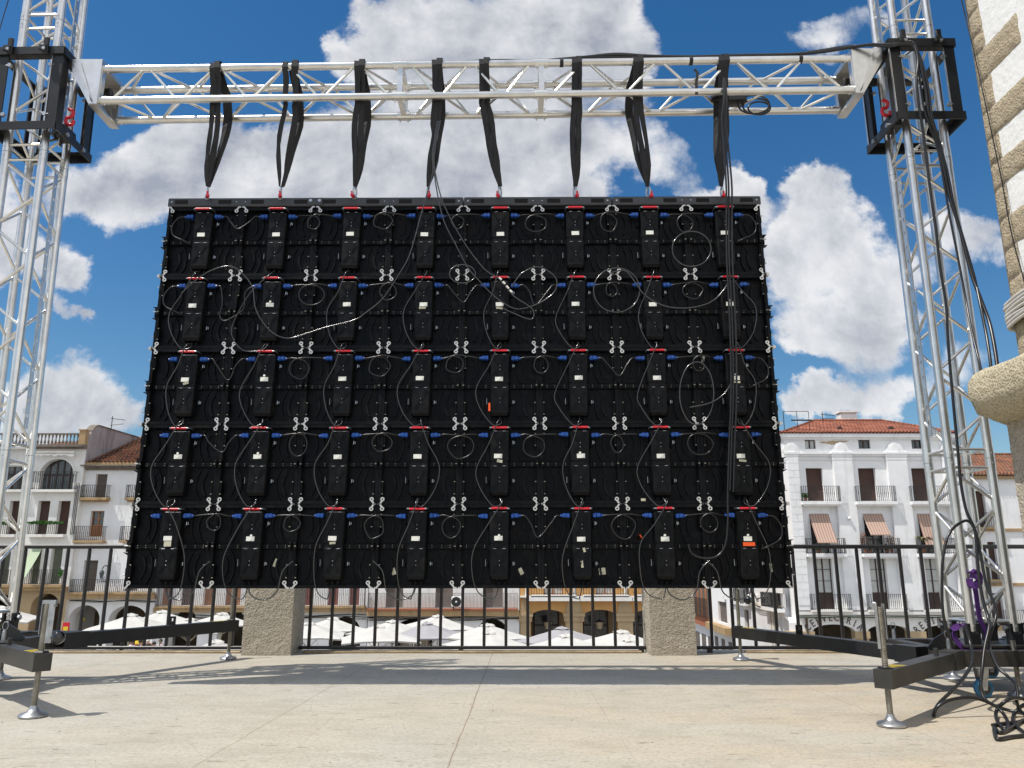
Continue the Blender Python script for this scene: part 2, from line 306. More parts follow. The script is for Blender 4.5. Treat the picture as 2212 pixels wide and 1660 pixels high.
PLAZA = mat('plaza_paving', (0.24,0.22,0.19), .8, 0, (0.18,0.165,0.145), 1.5)

# ---------------------------------------------------------------- mesh helpers
WORLD = {}
def wm(o): return WORLD.get(o.name, Matrix.Identity(4))
class MB:
    def __init__(s): s.v=[]; s.f=[]; s.uv={}
    def add(s, vs, fs, M=None):
        b=len(s.v)
        for p in vs: s.v.append(tuple(M @ V3(p)) if M else tuple(p))
        for f in fs: s.f.append(tuple(i+b for i in f))
        return s
    def box(s, c, d, M=None, taper=None):
        x,y,z=d[0]/2,d[1]/2,d[2]/2; cx,cy,cz=c
        vs=[(cx+a*x,cy+b*y,cz+e*z) for e in (-1,1) for b in (-1,1) for a in (-1,1)]
        return s.add(vs,[(0,2,3,1),(4,5,7,6),(0,1,5,4),(2,6,7,3),(0,4,6,2),(1,3,7,5)],M)
    def bx(s, a, b, M=None): return s.box([(a[i]+b[i])/2 for i in range(3)],[abs(b[i]-a[i]) for i in range(3)],M)
    def cbox(s, c, d, ch=.006):         # chamfered in x/y outline and in z: a softened box
        x,y,z=d[0]/2,d[1]/2,d[2]/2; ch=min(ch,x*.45,y*.45,z*.45); cx,cy,cz=c
        def ring(zz,k): return [(cx+a,cy+b,cz+zz) for a,b in ((-x+k+ch,-y+k),(x-k-ch,-y+k),(x-k,-y+k+ch),(x-k,y-k-ch),(x-k-ch,y-k),(-x+k+ch,y-k),(-x+k,y-k-ch),(-x+k,-y+k+ch))]
        vs=ring(-z,ch)+ring(-z+ch,0)+ring(z-ch,0)+ring(z,ch)
        fs=[tuple(range(7,-1,-1)),tuple(range(24,32))]
        for r in range(3):
            for i in range(8): j=(i+1)%8; fs.append((r*8+i,r*8+j,(r+1)*8+j,(r+1)*8+i))
        return s.add(vs,fs)
    def beam(s, a, b, w, h, up=(0,0,1)):    # box section from a to b
        a=V3(a);b=V3(b);d=(b-a);l=d.length;d.normalize();u=V3(up)
        r=d.cross(u)
        if r.length<1e-4: u=V3((0,1,0)); r=d.cross(u)
        r.normalize();u=r.cross(d)
        M=Matrix((( r.x,d.x,u.x,(a.x+b.x)/2),(r.y,d.y,u.y,(a.y+b.y)/2),(r.z,d.z,u.z,(a.z+b.z)/2),(0,0,0,1)))
        return s.box((0,0,0),(w,l,h),M)
    def tube(s, pts, r, n=8, cap=True, closed=False):
        pts=[V3(p) for p in pts]; m=len(pts); b=len(s.v); prev=None
        rr=r if isinstance(r,(list,tuple)) else [r]*m
        for i,p in enumerate(pts):
            if closed: t=pts[(i+1)%m]-pts[i-1]
            else: t=pts[min(i+1,m-1)]-pts[max(i-1,0)]
            if t.length<1e-9: t=V3((0,0,1))
            t.normalize()
            if prev is None:
                a=V3((0,0,1)) if abs(t.z)<.9 else V3((1,0,0)); x=t.cross(a).normalized()
            else:
                x=prev-t*prev.dot(t)
                x=x.normalized() if x.length>1e-6 else t.cross(V3((0,0,1))).normalized()
            prev=x; y=t.cross(x)
            for k in range(n):
                an=2*pi*k/n; q=p+(x*cos(an)+y*sin(an))*rr[i]; s.v.append(tuple(q))
        rng=m if closed else m-1
        for i in range(rng):
            for k in range(n):
                k2=(k+1)%n; i2=(i+1)%m; s.f.append((b+i*n+k,b+i*n+k2,b+i2*n+k2,b+i2*n+k))
        if cap and not closed: s.f.append(tuple(b+k for k in range(n-1,-1,-1))); s.f.append(tuple(b+(m-1)*n+k for k in range(n)))
        return s
    def cyl(s,a,b,r,n=12): return s.tube([a,b],r,n)
    def lathe(s, prof, c=(0,0,0), n=16, axis='z', M=None):
        b=len(s.v); vs=[];fs=[]
        for (r,h) in prof:
            for k in range(n):
                a=2*pi*k/n
                if axis=='z': p=(c[0]+r*cos(a),c[1]+r*sin(a),c[2]+h)
                elif axis=='y': p=(c[0]+r*cos(a),c[1]+h,c[2]+r*sin(a))
                else: p=(c[0]+h,c[1]+r*cos(a),c[2]+r*sin(a))
                vs.append(p)
        for i in range(len(prof)-1):
            for k in range(n): k2=(k+1)%n; fs.append((i*n+k,i*n+k2,(i+1)*n+k2,(i+1)*n+k))
        fs.append(tuple(range(n-1,-1,-1))); m=(len(prof)-1)*n; fs.append(tuple(m+k for k in range(n)))
        return s.add(vs,fs,M)
    def sphere(s,c,r,n=12,m=8,sc=(1,1,1)):
        return s.lathe([(max(1e-4,r*sin(pi*i/m))*1.0, -r*cos(pi*i/m)*sc[2]) for i in range(m+1)],c,n)
    def quad(s,*p): return s.add(p,[tuple(range(len(p)))])
    def ribbon(s, pts, wids, thick, widdir):    # flat webbing: pts path, widdir per point
        b=len(s.v); m=len(pts)
        for i,p in enumerate(pts):
            p=V3(p); t=V3(pts[min(i+1,m-1)])-V3(pts[max(i-1,0)]); t.normalize()
            w=V3(widdir[i]) if isinstance(widdir,list) else V3(widdir); w=(w-t*w.dot(t)).normalized(); nn=t.cross(w)
            hw=(wids[i] if isinstance(wids,(list,tuple)) else wids)/2
            for a,c in ((-1,-1),(1,-1),(1,1),(-1,1)): s.v.append(tuple(p+w*hw*a+nn*thick/2*c))
        for i in range(m-1):
            for k in range(4): k2=(k+1)%4; s.f.append((b+i*4+k,b+i*4+k2,b+(i+1)*4+k2,b+(i+1)*4+k))
        s.f.append((b+3,b+2,b+1,b)); e=b+(m-1)*4; s.f.append((e,e+1,e+2,e+3))
        return s
    def prism(s, poly, y0, y1):    # poly in x,z
        n=len(poly); vs=[(x,y0,z) for x,z in poly]+[(x,y1,z) for x,z in poly]
        fs=[tuple(range(n)),tuple(range(2*n-1,n-1,-1))]
        for i in range(n): j=(i+1)%n; fs.append((i,i+n,j+n,j))
        return s.add(vs,fs)
    def build(s, name, m, parent=None, world=False, smooth=None, uvf=None):
        me=bpy.data.meshes.new(name); vs=s.v
        if world and parent is not None:
            inv=wm(parent).inverted(); vs=[tuple(inv@V3(p)) for p in vs]
        me.from_pydata(vs,[],s.f); me.update()
        if smooth: me.shade_smooth(); me.set_sharp_from_angle(angle=R(smooth))
        if uvf:
            l=me.uv_layers.new(name='UVMap')
            for lp in me.loops: l.data[lp.index].uv=uvf(me.vertices[lp.vertex_index].co)
        me.materials.append(m)
        o=bpy.data.objects.new(name,me); COL.objects.link(o)
        if parent is not None: o.parent=parent; WORLD[o.name]=wm(parent)
        return o
def tag(o,label=None,cat=None,group=None,kind=None):
    if label: o['label']=label
    if cat: o['category']=cat
    if group: o['group']=group
    if kind: o['kind']=kind
    return o
def thing(name,label,cat,loc=(0,0,0),rot=(0,0,0),group=None):
    o=bpy.data.objects.new(name,None); COL.objects.link(o); o.location=loc; o.rotation_euler=rot; o.empty_display_size=.2
    from mathutils import Euler
    WORLD[o.name]=Matrix.Translation(loc)@Euler(rot,'XYZ').to_matrix().to_4x4()
    return tag(o,label,cat,group)
def copy_tree(o,parent=None,loc=None,rot=None):
    c=o.copy(); COL.objects.link(c); c.parent=parent
    if loc is not None: c.location=loc
    if rot is not None: c.rotation_euler=rot
    for ch in list(o.children): copy_tree(ch,c)
    return c
def spline(pts,sub=6,closed=False):
    pts=[V3(p) for p in pts]; n=len(pts); out=[]
    rng=n if closed else n-1
    for i in range(rng):
        if closed: p0,p1,p2,p3=pts[i-1],pts[i],pts[(i+1)%n],pts[(i+2)%n]
        else: p0,p1,p2,p3=pts[max(i-1,0)],pts[i],pts[i+1],pts[min(i+2,n-1)]
        for k in range(sub):
            t=k/sub; out.append(.5*((2*p1)+(p2-p0)*t+(2*p0-5*p1+4*p2-p3)*t*t+(3*p1-p0-3*p2+p3)*t**3))
    if not closed: out.append(pts[-1])
    return out
def leaves(mb,c,rad,n,size,seed=0):
    rnd=random.Random(seed)
    for _ in range(n):
        while True:
            q=V3((rnd.uniform(-1,1),rnd.uniform(-1,1),rnd.uniform(-1,1)))
            if q.length<1: break
        p=V3(c)+V3((q.x*rad[0],q.y*rad[1],q.z*rad[2]))
        a=V3((rnd.uniform(-1,1),rnd.uniform(-1,1),rnd.uniform(-1,1))).normalized()*size*rnd.uniform(.6,1.3)
        b=a.cross(V3((rnd.uniform(-1,1),rnd.uniform(-1,1),rnd.uniform(-1,1)))); b=b.normalized()*size*.5
        mb.add([p-a,p+b,p+a,p-b],[(0,1,2,3)])

# ---------------------------------------------------------------- the setting
def setting():
    m=MB()
    ys=[-14,-6,2.12]; xs=[-16,-8,8,16]
    for i in range(3):
        for j in range(2): m.quad((xs[i],ys[j],0),(xs[i+1],ys[j],0),(xs[i+1],ys[j+1],0),(xs[i],ys[j+1],0))
    o=m.build('terrace_floor',FLOOR); tag(o,kind='structure')
    m=MB(); m.bx((-16,2.12,-.16),(16,2.20,-.012)); m.bx((-16,-14,-.16),(16,2.12,-.03)); m.bx((-16,1.9,-5.6),(16,2.12,-.161)); o=m.build('terrace_edge',GRAN); tag(o,kind='structure')
    m=MB(); rows=[(-300,-4.2),(2,-4.2),(38,-4.2),(45,-5.3),(55,-6.6),(85,-9.4),(900,-9.6)]
    for (y0,z0),(y1,z1) in zip(rows,rows[1:]):
        m.quad((-900,y0,z0),(900,y0,z0),(900,y1,z1),(-900,y1,z1))
    o=m.build('plaza_ground',PLAZA); tag(o,kind='structure')
setting()
def plaza_z(y):
    return -4.2 if y<38 else -4.2-1.1*min(1,(y-38)/7) if y<45 else -5.3-.2*min(1,(y-45)/45)

def pillar(x0,x1,label):
    m=MB(); y0,y1=1.665,2.03; n=7; k=26; rnd=random.Random(int(x0*100))
    # rough-hewn block: a gridded box with small displacements
    def face(o,u,v,nu,nv):
        b=len(m.v); o=V3(o);u=V3(u);v=V3(v); nrm=u.cross(v).normalized()
        for j in range(nv+1):
            for i in range(nu+1):
                e=0 if (i in(0,nu) or j in(0,nv)) else rnd.uniform(-.004,.006)
                ed=rnd.uniform(-.004,.004)
                p=o+u*(i/nu)+v*(j/nv)+nrm*e; m.v.append((p.x,p.y,p.z))
        for j in range(nv):
            for i in range(nu): a=b+j*(nu+1)+i; m.f.append((a,a+1,a+nu+2,a+nu+1))
    h=1.12
    face((x0,y0,0),(x1-x0,0,0),(0,0,h),10,26); face((x1,y0,0),(0,y1-y0,0),(0,0,h),9,26)
    face((x1,y1,0),(x0-x1,0,0),(0,0,h),10,26); face((x0,y1,0),(0,y0-y1,0),(0,0,h),9,26); face((x0,y0,h),(x1-x0,0,0),(0,y1-y0,0),8,8)
    o=m.build('stone_pillar',GRAN,smooth=50); tag(o,label,'pillar','rough granite pillars of the terrace railing')
pillar(-2.14,-1.75,'rough granite pillar under the left part of the screen, a slanting shadow on its face')
pillar(1.10,1.46,'rough granite pillar under the right part of the screen, beside the outrigger jack')

def railing(x0,x1,xb,label,posts):
    Y=1.9; r=thing('railing',label,'railing',(x0,Y,0),group='black iron railing sections along the terrace edge')
    m=MB(); m.cbox(((x0+x1)/2,Y,.848),(x1-x0,.035,.034),.008); m.build('top_rail',RAILP,r,True)
    m=MB(); m.cbox(((x0+x1)/2,Y,.038),(x1-x0,.03,.026),.005); m.build('bottom_rail',RAILP,r,True)
    n=int((xb-x0-.04)/.1797); x=xb-n*.1797
    while x<x1-.03:
        m=MB(); m.cbox((x,Y,.441),(.025,.025,.780),.005); m.build('bar',RAILP,r,True); x+=.1797
    for p in posts:
        m=MB(); m.cbox((p,Y,.0125),(.04,.05,.025),.004); m.build('foot',RAILP,r,True)
railing(-8.0,-2.142,at(323.5,1274,1.9).x,'black railing section at the far left, from the picture edge to the left stone pillar',[-3.22,-5.2])
railing(-1.748,1.098,at(905,1340,1.9).x,'black railing section between the two stone pillars, under the screen',[-.42,1.06])
railing(1.462,8.0,at(1627,1300,1.9).x,'black railing section at the right, running behind the right truss tower',[1.62,3.1,5])
# hoses / cables lying along the foot of the railing
def floor_line(name,label,cat,pts,r,m,group=None,n=6):
    o=MB().tube(spline(pts,5),r,n).build(name,m,smooth=60); return tag(o,label,cat,group)
HOSE=mat('dusty_beige_cable',(0.42,0.33,0.18),.6,0,(0.28,0.2,0.11),20)
HOSE2=mat('dusty_brown_cable',(0.10,0.06,0.045),.6,0,(0.2,0.14,0.08),20)
rnd=random.Random(3)
for (x0,x1,side) in ((-5.5,-2.2,'left of the left stone pillar'),(-1.7,1.05,'between the two stone pillars'),(1.9,6,'right of the right stone pillar')):
    for k,(c,cn) in enumerate(((HOSE,'beige'),(HOSE2,'brown'))):
        n=9; pts=[(x0+(x1-x0)*i/n, 1.83+.045*k+rnd.uniform(-.012,.012), .011) for i in range(n+1)]
        floor_line('floor_cable',f'dusty {cn} cable lying at the foot of the railing {side}','cable',pts,.009,c,'dusty cables along the foot of the railing')

rg=random.Random(77); m=MB(); 
for _ in range(420):
    y=rg.uniform(-3.6,1.8); x=rg.uniform(-.75,.75)*(y+5.4); r_=rg.uniform(.0012,.0045); a=rg.uniform(0,3.1)
    if 1.62<y and (-2.2<x<-1.7 or 1.05<x<1.5): continue
    q=[(x+r_*cos(a+k*1.57)*(1+.6*(k%2)),y+r_*sin(a+k*1.57),.0006) for k in range(4)]; m.add(q+[(x,y,r_*.8)],[(0,1,4),(1,2,4),(2,3,4),(3,0,4)])
tag(m.build('floor_grit',mat('grit',(0.10,0.08,0.06),.9,0,(0.5,0.48,0.44),3)),'scattered grit and tiny pebbles on the terrace floor','grit',kind='stuff')
# ---------------------------------------------------------------- lattice trusses
def truss_section(parent,org,ax,side1,side2,L,hw,tr,br,flip=0,m=ALU,rings=True,rungs=True):
    """box truss from org along ax; side1, side2 unit vectors; hw half chord spacing"""
    ax=V3(ax);s1=V3(side1);s2=V3(side2);org=V3(org)
    ch=[(-1,-1),(1,-1),(1,1),(-1,1)]
    def P(k,t): a,b=ch[k%4]; return org+ax*t+s1*hw*a+s2*hw*b
    b=MB(); e=.055; n=max(1,round((L-2*e)/.238)); st=(L-2*e)/n
    for f in range(4):
        for t in ((e,L-e) if rungs else ()): b.tube([P(f,t),P(f+1,t)],br,7)
        for i in range(n):
            k=(i+flip+f)%2; t0=e+i*st+.018; t1=e+(i+1)*st-.018
            a,c=(P(f,t0),P(f+1,t1)) if k==0 else (P(f+1,t0),P(f,t1))
            b.tube([a,c],br,7)
    sec=b.build('truss_section',ALU2 if m is ALU else m,parent,True,smooth=50)
    for k in range(4):
        c=MB(); c.tube([P(k,0.0012),P(k,L-.0012)],tr,14)
        if rings:
            for t in (.030,L-.030):
                c.tube([P(k,t-.0285),P(k,t+.0285)],tr*1.05,14); p=P(k,t); c.tube([p-s2*(tr+.009),p+s2*(tr+.009)],.006,6)
        c.build('chord',m,sec,True,smooth=40)
    return sec

def tower(cx,label,lean,E_front,E_back,inner,zb,side_arm):
    r=thing('truss_tower',label,'truss tower',(cx,0,0),(0,0,0),'ground support truss towers beside the screen')
    z0=zb+.12
    AX=V3((sin(lean),0,cos(lean))); S1=V3((cos(lean),0,-sin(lean)))
    LM=Matrix.Translation((cx,0,z0))@Matrix.Rotation(lean,4,'Y')@Matrix.Translation((-cx,0,-z0))
    for (a,bq,fl) in ((0,1.0,0),(1.0,3.0,0),(3.0,4.0,1),(4.0,5.5,0)):
        s=truss_section(r,V3((cx,0,z0))+AX*a,AX,S1,(0,1,0),bq-a,.122,.0265,.0095,fl)
    # perforated flat bar up the inner face
    for (a,bq) in ((z0+1.15,z0+2.92),(z0+3.1,z0+5.4)):
        m=MB(); x=cx+inner*.158; y=-.015
        m.bx((x-.004,y-.017,a),(x+.004,y-.008,bq)); m.bx((x-.004,y+.008,a),(x+.004,y+.017,bq))
        z=a
        while z<bq-.05: m.bx((x-.004,y-.008,z),(x+.004,y+.008,z+.075)); z+=.098
        m.bx((x-.006*inner-.02,y-.006,a+.1),(x-.004,y+.006,a+.13))
        m.v=[tuple(LM@V3(p)) for p in m.v]; m.build('perforated_strip',ALU,r,True)
    Wr=lambda: True
    # base frame (vertical, not leaning): its own parts
    for sx in (-1,1):
        for sy in (-1,1):
            m=MB(); x=cx+sx*.122; y=sy*.122
            m.cbox((x,y,z0-.045),(.075,.06,.09),.008); m.bx((x-.037,y-.03,z0-.01),(x-.022,y+.03,z0+.045)); m.bx((x+.022,y-.03,z0-.01),(x+.037,y+.03,z0+.045))
            m.build('hinge_block',BSTEEL,r,False if False else True)
            m=MB(); m.tube([(x-.05,y,z0+.018),(x+.05,y,z0+.018)],.011,8); m.tube([(x-.058,y,z0+.018),(x-.045,y,z0+.018)],.017,6); m.tube([(x+.045,y,z0+.018),(x+.058,y,z0+.018)],.017,6)
            m.build('hinge_bolt',ZINC,r,True,smooth=40)
    m=MB(); w=.36; zz=zb
    m.beam((cx-w-.04,-w,zz),(cx+w+.04,-w,zz),.08,.08); m.beam((cx-w-.04,w,zz),(cx+w+.04,w,zz),.08,.08)
    m.beam((cx-w,-w+.04,zz),(cx-w,w-.04,zz),.08,.078); m.beam((cx+w,-w+.04,zz),(cx+w,w-.04,zz),.08,.078)
    m.bx((cx-.21,-.21,zz+.0401),(cx+.21,.21,zz+.05)); m.beam((cx-w+.04,0,zz+.001),(cx+w-.04,0,zz+.001),.07,.07)
    m.build('base_frame',BDUST,r,True)
    # locking hook plates on the inner side
    m=MB(); x=cx+inner*.415
    m.prism([(x+inner*.05,zz+.035),(x+inner*.06,zz+.05),(x+inner*.02,zz+.095),(x-inner*.05,zz+.135),(x-inner*.065,zz+.12),(x-inner*.055,zz+.04)],-.30,-.288)
    m.build('latch_plate',BSTEEL,r,True)
    m=MB()
    for (px,py) in ((cx-.36,-.30),(cx+.36,-.30),(cx-.36,.33)):
        m.lathe([(.012,0),(.012,.05),(.009,.052),(.009,.06)],(px,py,zz+.04),8); m.tube([(px+.016*cos(a),py,zz+.118+.022*sin(a)) for a in [i*pi/4 for i in range(8)]],.0025,5,closed=True)
    m.build('locking_pins',ZINC,r,True,smooth=40)
    # casters
    for sx in (-1,1):
        for sy in (-1,1):
            if inner>0 and sx>0: continue
            px,py=cx+sx*.24,sy*.37; rad=.050; zc=zb-.04
            m=MB(); m.cbox((px,py,zc-.004),(.09,.08,.008),.002)
            h=zc-rad-.008
            for q in (-1,1): m.prism([(px-.03,zc-.008),(px+.03,zc-.008),(px+.008,rad-.01),(px-.012,rad-.01)],py+q*.024-.002,py+q*.024+.002)
            cs=m.build('caster',ZINC,r,True)
            # wheel touches the ground
            m=MB(); m.lathe([(rad-.012,-.014),(rad,-.008),(rad,.008),(rad-.012,.014)],(px,py,rad),18,'y'); m.build('wheel',BLUERUB,cs,True,smooth=40)
            m=MB(); m.lathe([(rad-.016,-.0155),(rad-.016,.0155)],(px,py,rad),14,'y'); m.build('hub',RUB,cs,True,smooth=40)
    def jack(par,x,y,ztop,zbeam,crank,knob):
        m=MB(); m.lathe([(.060,.003),(.062,.010),(.055,.018),(.028,.026),(.018,.040),(.016,.052)],(x,y,0),20); 
        j=m.build('jack_foot',ZINC,par,True,smooth=50)
        m=MB(); n=int((ztop-.05)/.009); prof=[]
        for i in range(n): prof+=[(.0135,.05+i*.009),(.0122,.05+i*.009+.0045)]
        m.lathe(prof,(x,y,0),10); m.build('threaded_rod',ROD,par,True,smooth=30)
        if crank:
            m=MB(); c=1 if crank>0 else -1
            m.bx((x+c*.016,y-.012,ztop-.19),(x+c*(.046 if knob else .028),y-.009,ztop+.004)); m.bx((x-.018,y-.011,ztop-.012),(x+c*.046,y+.012,ztop+.006)); m.tube([(x+c*.038,y-.02,ztop-.018),(x+c*.038,y+.012,ztop-.018)],.006,6)
            m.bx((x-c*.018,y-.012,ztop-.15),(x-c*.0155,y+.012,ztop+.004))
            m.build('crank_handle',ZINC,par,True)
            if knob:
                m=MB(); m.sphere((x+c*.078,y-.01,ztop-.165),.031,14,10); m.tube([(x+c*.045,y-.01,ztop-.165),(x+c*.06,y-.01,ztop-.165)],.008,8); m.build('crank_knob',GLOSS,par,True,smooth=60)
    def arm(ex,ey,sx,sy,jt,crank,knob,z=None):
        zz=zb if z is None else z
        ex2=V3((ex,ey,zz)); s=V3((sx,sy,zz)); d=(ex2-s).normalized()
        m=MB(); m.beam(s,ex2+d*.045,.078,.0795); m.beam(s,s+d*.16,.092,.094)
        q=s+(ex2-s)*(.60 if ey>0 else .3)
        if ey>0: m.bx((q.x-.022,q.y-.006,zz+.04),(q.x+.022,q.y+.006,zz+.065)); m.bx((q.x-.022,q.y-.006,zz+.065),(q.x-.007,q.y+.006,zz+.085)); m.bx((q.x+.007,q.y-.006,zz+.065),(q.x+.022,q.y+.006,zz+.085)); m.bx((q.x-.022,q.y-.006,zz+.085),(q.x+.022,q.y+.006,zz+.098))
        else: m.tube([(q.x,q.y,zz+.035),(q.x,q.y,zz+.075)],.012,8)
        a=m.build('outrigger',BDUST if ey<0 else BSTEEL,r,True)
        m=MB()
        rt=d.cross(V3((0,0,1)))
        for k in range(3):
            c=ex2-d*(.05+.045*k); 
            m.add([tuple(c+rt*.03+V3((0,0,.0415))),tuple(c-rt*.03-d*.02+V3((0,0,.0415))),tuple(c-rt*.03-d*.04+V3((0,0,.0415))),tuple(c+rt*.03-d*.02+V3((0,0,.0415)))],[(0,1,2,3)])
        m.build('hazard_stripes',YEL,a,True)
        m=MB(); m.cbox((ex,ey,zz+.0415),(.05,.05,.012),.003); m.build('nut_plate',BSTEEL,a,True)
        jack(a,ex,ey,jt,zz,crank,knob)
    fx,fy,ft=E_front; bx_,by,bt=E_back
    arm(fx,fy,cx+inner*.37,-.37,ft,*( (1,1) if inner>0 else (-1,0)))
    arm(bx_,by,cx+inner*(.47 if inner<0 else .42),(-.22 if inner<0 else .15),bt,*( (0,0) if inner>0 else (1,1)))
    if side_arm: arm(cx-inner*1.35,-.36,cx-inner*.40,-.36,.5,0,0); arm(cx-inner*1.15,1.3,cx-inner*.40,.38,.5,0,0)
    else: arm(cx-inner*1.1,-1.1,cx-inner*.40,-.38,.5,0,0); arm(cx-inner*1.1,1.3,cx-inner*.40,.38,.5,0,0)
    for sy in (-1,1):
        jack(r,cx-.02,sy*.325,.30,zb,0,0)
    return r
LX,RX=-3.165,2.765
TL=tower(LX,'silver lattice truss tower on black outriggers, left of the screen',R(-1.35),(-2.231,-.923,.52),(-2.15,1.41,.60),1,.245,False)
TR=tower(RX,'silver lattice truss tower on black outriggers, right of the screen, purple strap at its foot',0,(1.663,-1.139,.515),(1.717,1.347,.60),-1,.200,True)

def sleeve(cx,zc,inner,label,lean):
    z0,z1=zc; r=thing('sleeve_block',label,'sleeve block',(cx,0,(z0+z1)/2),(0,lean,0),'black steel sleeve blocks riding on the towers')
    h=.225; t=.055; WORLD[r.name]=Matrix.Translation((cx,0,(z0+z1)/2))
    for z in (z0,z1):
        m=MB()
        for s in (-1,1):
            m.bx((cx-h,s*h-.005,z-.028),(cx+h,s*h+.005,z+.028)); m.bx((cx+s*h-.005,-h+.005,z-.028),(cx+s*h+.005,h-.005,z+.028))
            zz=z+(.026 if z==z0 else -.026)
            m.bx((cx-h+.005,s*(h-.03)-.025,zz-.004),(cx+h-.005,s*(h-.03)+.025,zz+.004)); m.bx((cx+s*(h-.03)-.025,-h+.056,zz-.004),(cx+s*(h-.03)+.025,h-.056,zz+.004))
        m.build('ring_frame',BSTEEL,r,True)
    for sx in (-1,1):
        for sy in (-1,1):
            m=MB(); x=cx+sx*.182; y=sy*.21
            m.bx((x-.035,y-.005,z0+.031),(x+.035,y+.005,z1-.031)); m.bx((cx+sx*.2135,y-sy*.006-.0,z0+.031),(cx+sx*.2045,y-sy*.075,z1-.031))
            p=m.build('corner_post',BSTEEL,r,True)
            m=MB(); m.bx((x-.035-.003,y-.008,z0+.035),(x-.0352,y+.008,z1-.035)); m.build('edge_strip',ALU,p,True)
            for zq in (z0+.09,z1-.10): m=MB(); m.tube([(x-sx*.045,y-.010,zq),(x-sx*.045,y+.010,zq)],.014,10); m.tube([(x-sx*.055,y,zq),(x-sx*.02,y,zq)],.006,6); m.build('guide_roller',ZINC,p,True,smooth=40)
    for q in (-.13,.11):
        m=MB(); m.cbox((cx+q,-h-.016,z1+.025),(.034,.02,.12),.004); m.cbox((cx+q-.012,-h-.03,z1-.0),(.05,.02,.04),.004)
        lg=m.build('top_lug',BSTEEL,r,True)
        m=MB(); m.tube([(cx+q,-h-.045,z1-.012),(cx+q,-h-.02,z1-.012)],.011,8); m.build('lug_bolt',ZINC,lg,True,smooth=40)
    for q in (-.1,.1): m=MB(); m.tube([(cx+inner*(h+.004),q,z0),(cx+inner*(h+.02),q,z0)],.014,6); m.build('bolt',ZINC,r,True,smooth=40)
    m=MB(); x=cx+inner*(h-.03); z=z0+.13
    m.tube(spline([(x-.015,-.03,z+.11),(x+.02,-.03,z+.09),(x+.01,-.03,z+.05),(x-.022,-.03,z+.04),(x-.02,-.03,z),(x+.02,-.03,z-.01),(x+.03,-.03,z+.02)],4),.012,8); m.build('red_hook',RED,r,True,smooth=60)
    m=MB(); m.prism([(cx+inner*(h-.02),z0+.03),(cx+inner*(h-.13),z0+.03),(cx+inner*(h-.11),z0+.13),(cx+inner*(h-.03),z0+.10)],-.06,.06); m.build('hoist_bracket',BSTEEL,r,True)
sleeve(-3.228,(3.50,4.06),1,'black steel sleeve block around the left truss tower, a red hook inside',R(-1.35))
sleeve(2.762,(3.575,4.125),-1,'black steel sleeve block around the right truss tower, cables draped over it',0)

def beam():
    xa=at(217,212,-.12).x; xb=at(1843,195,-.12).x; za,zb=3.870,3.953
    lean=-math.atan2(zb-za,xb-xa)
    r=thing('horizontal_truss','silver lattice truss beam spanning between the two towers above the screen','truss beam',(xa,0,za),(0,0,0))
    sl=(zb-za)/(xb-xa); ax=V3((1,0,sl)).normalized(); up=V3((-sl,0,1)).normalized()
    x1=at(863,215,-.12).x; x2=at(1170,205,-.12).x
    def pt(x): return V3((x,0,za+(x-xa)*sl))
    cuts=[xa,x1,x2,xb]
    for i in range(3):
        L=(pt(cuts[i+1])-pt(cuts[i])).length
        truss_section(r,pt(cuts[i]),ax,(0,1,0),up,L,.12,.0255,.0095,i%2,ALU,rungs=False)
    for x in (x1,x2):
        m=MB(); p=pt(x)
        for s in (-1,1):
            m.bx((p.x-.018,s*.12-.012,p.z-.098),(p.x+.018,s*.12+.012,p.z+.098))
            m.bx((p.x-.018,-.098,p.z+s*.12-.012),(p.x+.018,.098,p.z+s*.12+.012))
            for q in (-1,1):
                m.tube([(p.x-.045,s*.12,p.z+q*.12),(p.x+.045,s*.12,p.z+q*.12)],.031,14)
                for e in (-.028,.028): m.tube([(p.x+e,s*.12,p.z+q*.12-.046),(p.x+e,s*.12,p.z+q*.12+.046)],.0055,6)
        m.build('flange_frame',ALU2,r,True)
    for e,x,cs in ((-1,xa,-2.995),(1,xb,2.53)):
        p=pt(x); m=MB(); zc=p.z; top=zc+.175; bot=zc-.165
        xi=x; xo=cs-e*.004
        for s in (-1,1):
            y0=s*.15; xm=xo-e*.045
            poly=[(xo,top),(xi,top),(xi,bot),(xi+e*.055,bot),(xo-e*.01,top-.10)]
            m.prism(poly,y0-.006,y0+.006)
            for w in (.0,.045): m.prism([(xo-e*(.012+w),top-.03),(xo-e*(.020+w),top-.03),(xi+e*.030,bot+.02),(xi+e*.038,bot+.02)],y0-.016,y0-.0065)
        m.bx((min(xo,xi),-.143,top-.035),(max(xo,xi),.143,top+.002))
        m.bx((min(xi,xi+e*.06),-.143,bot-.002),(max(xi,xi+e*.06),.143,bot+.014))
        for q in (-1,1): m.bx((xi-.005,q*.1435-.0,zc-.15),(xi+.005,q*.10,zc+.135))
        m.build('end_bracket',ALU,r,True)
        m=MB(); m.tube([(xi,0,zc+.02),(xo+e*.01,0,zc+.02)],.03,12); m.cbox(((xi+xo)/2,0,zc+.02),(.05,.07,.07),.01); m.build('coupler',BSTEEL,r,True,smooth=40)
    return pt
beam_pt=beam()

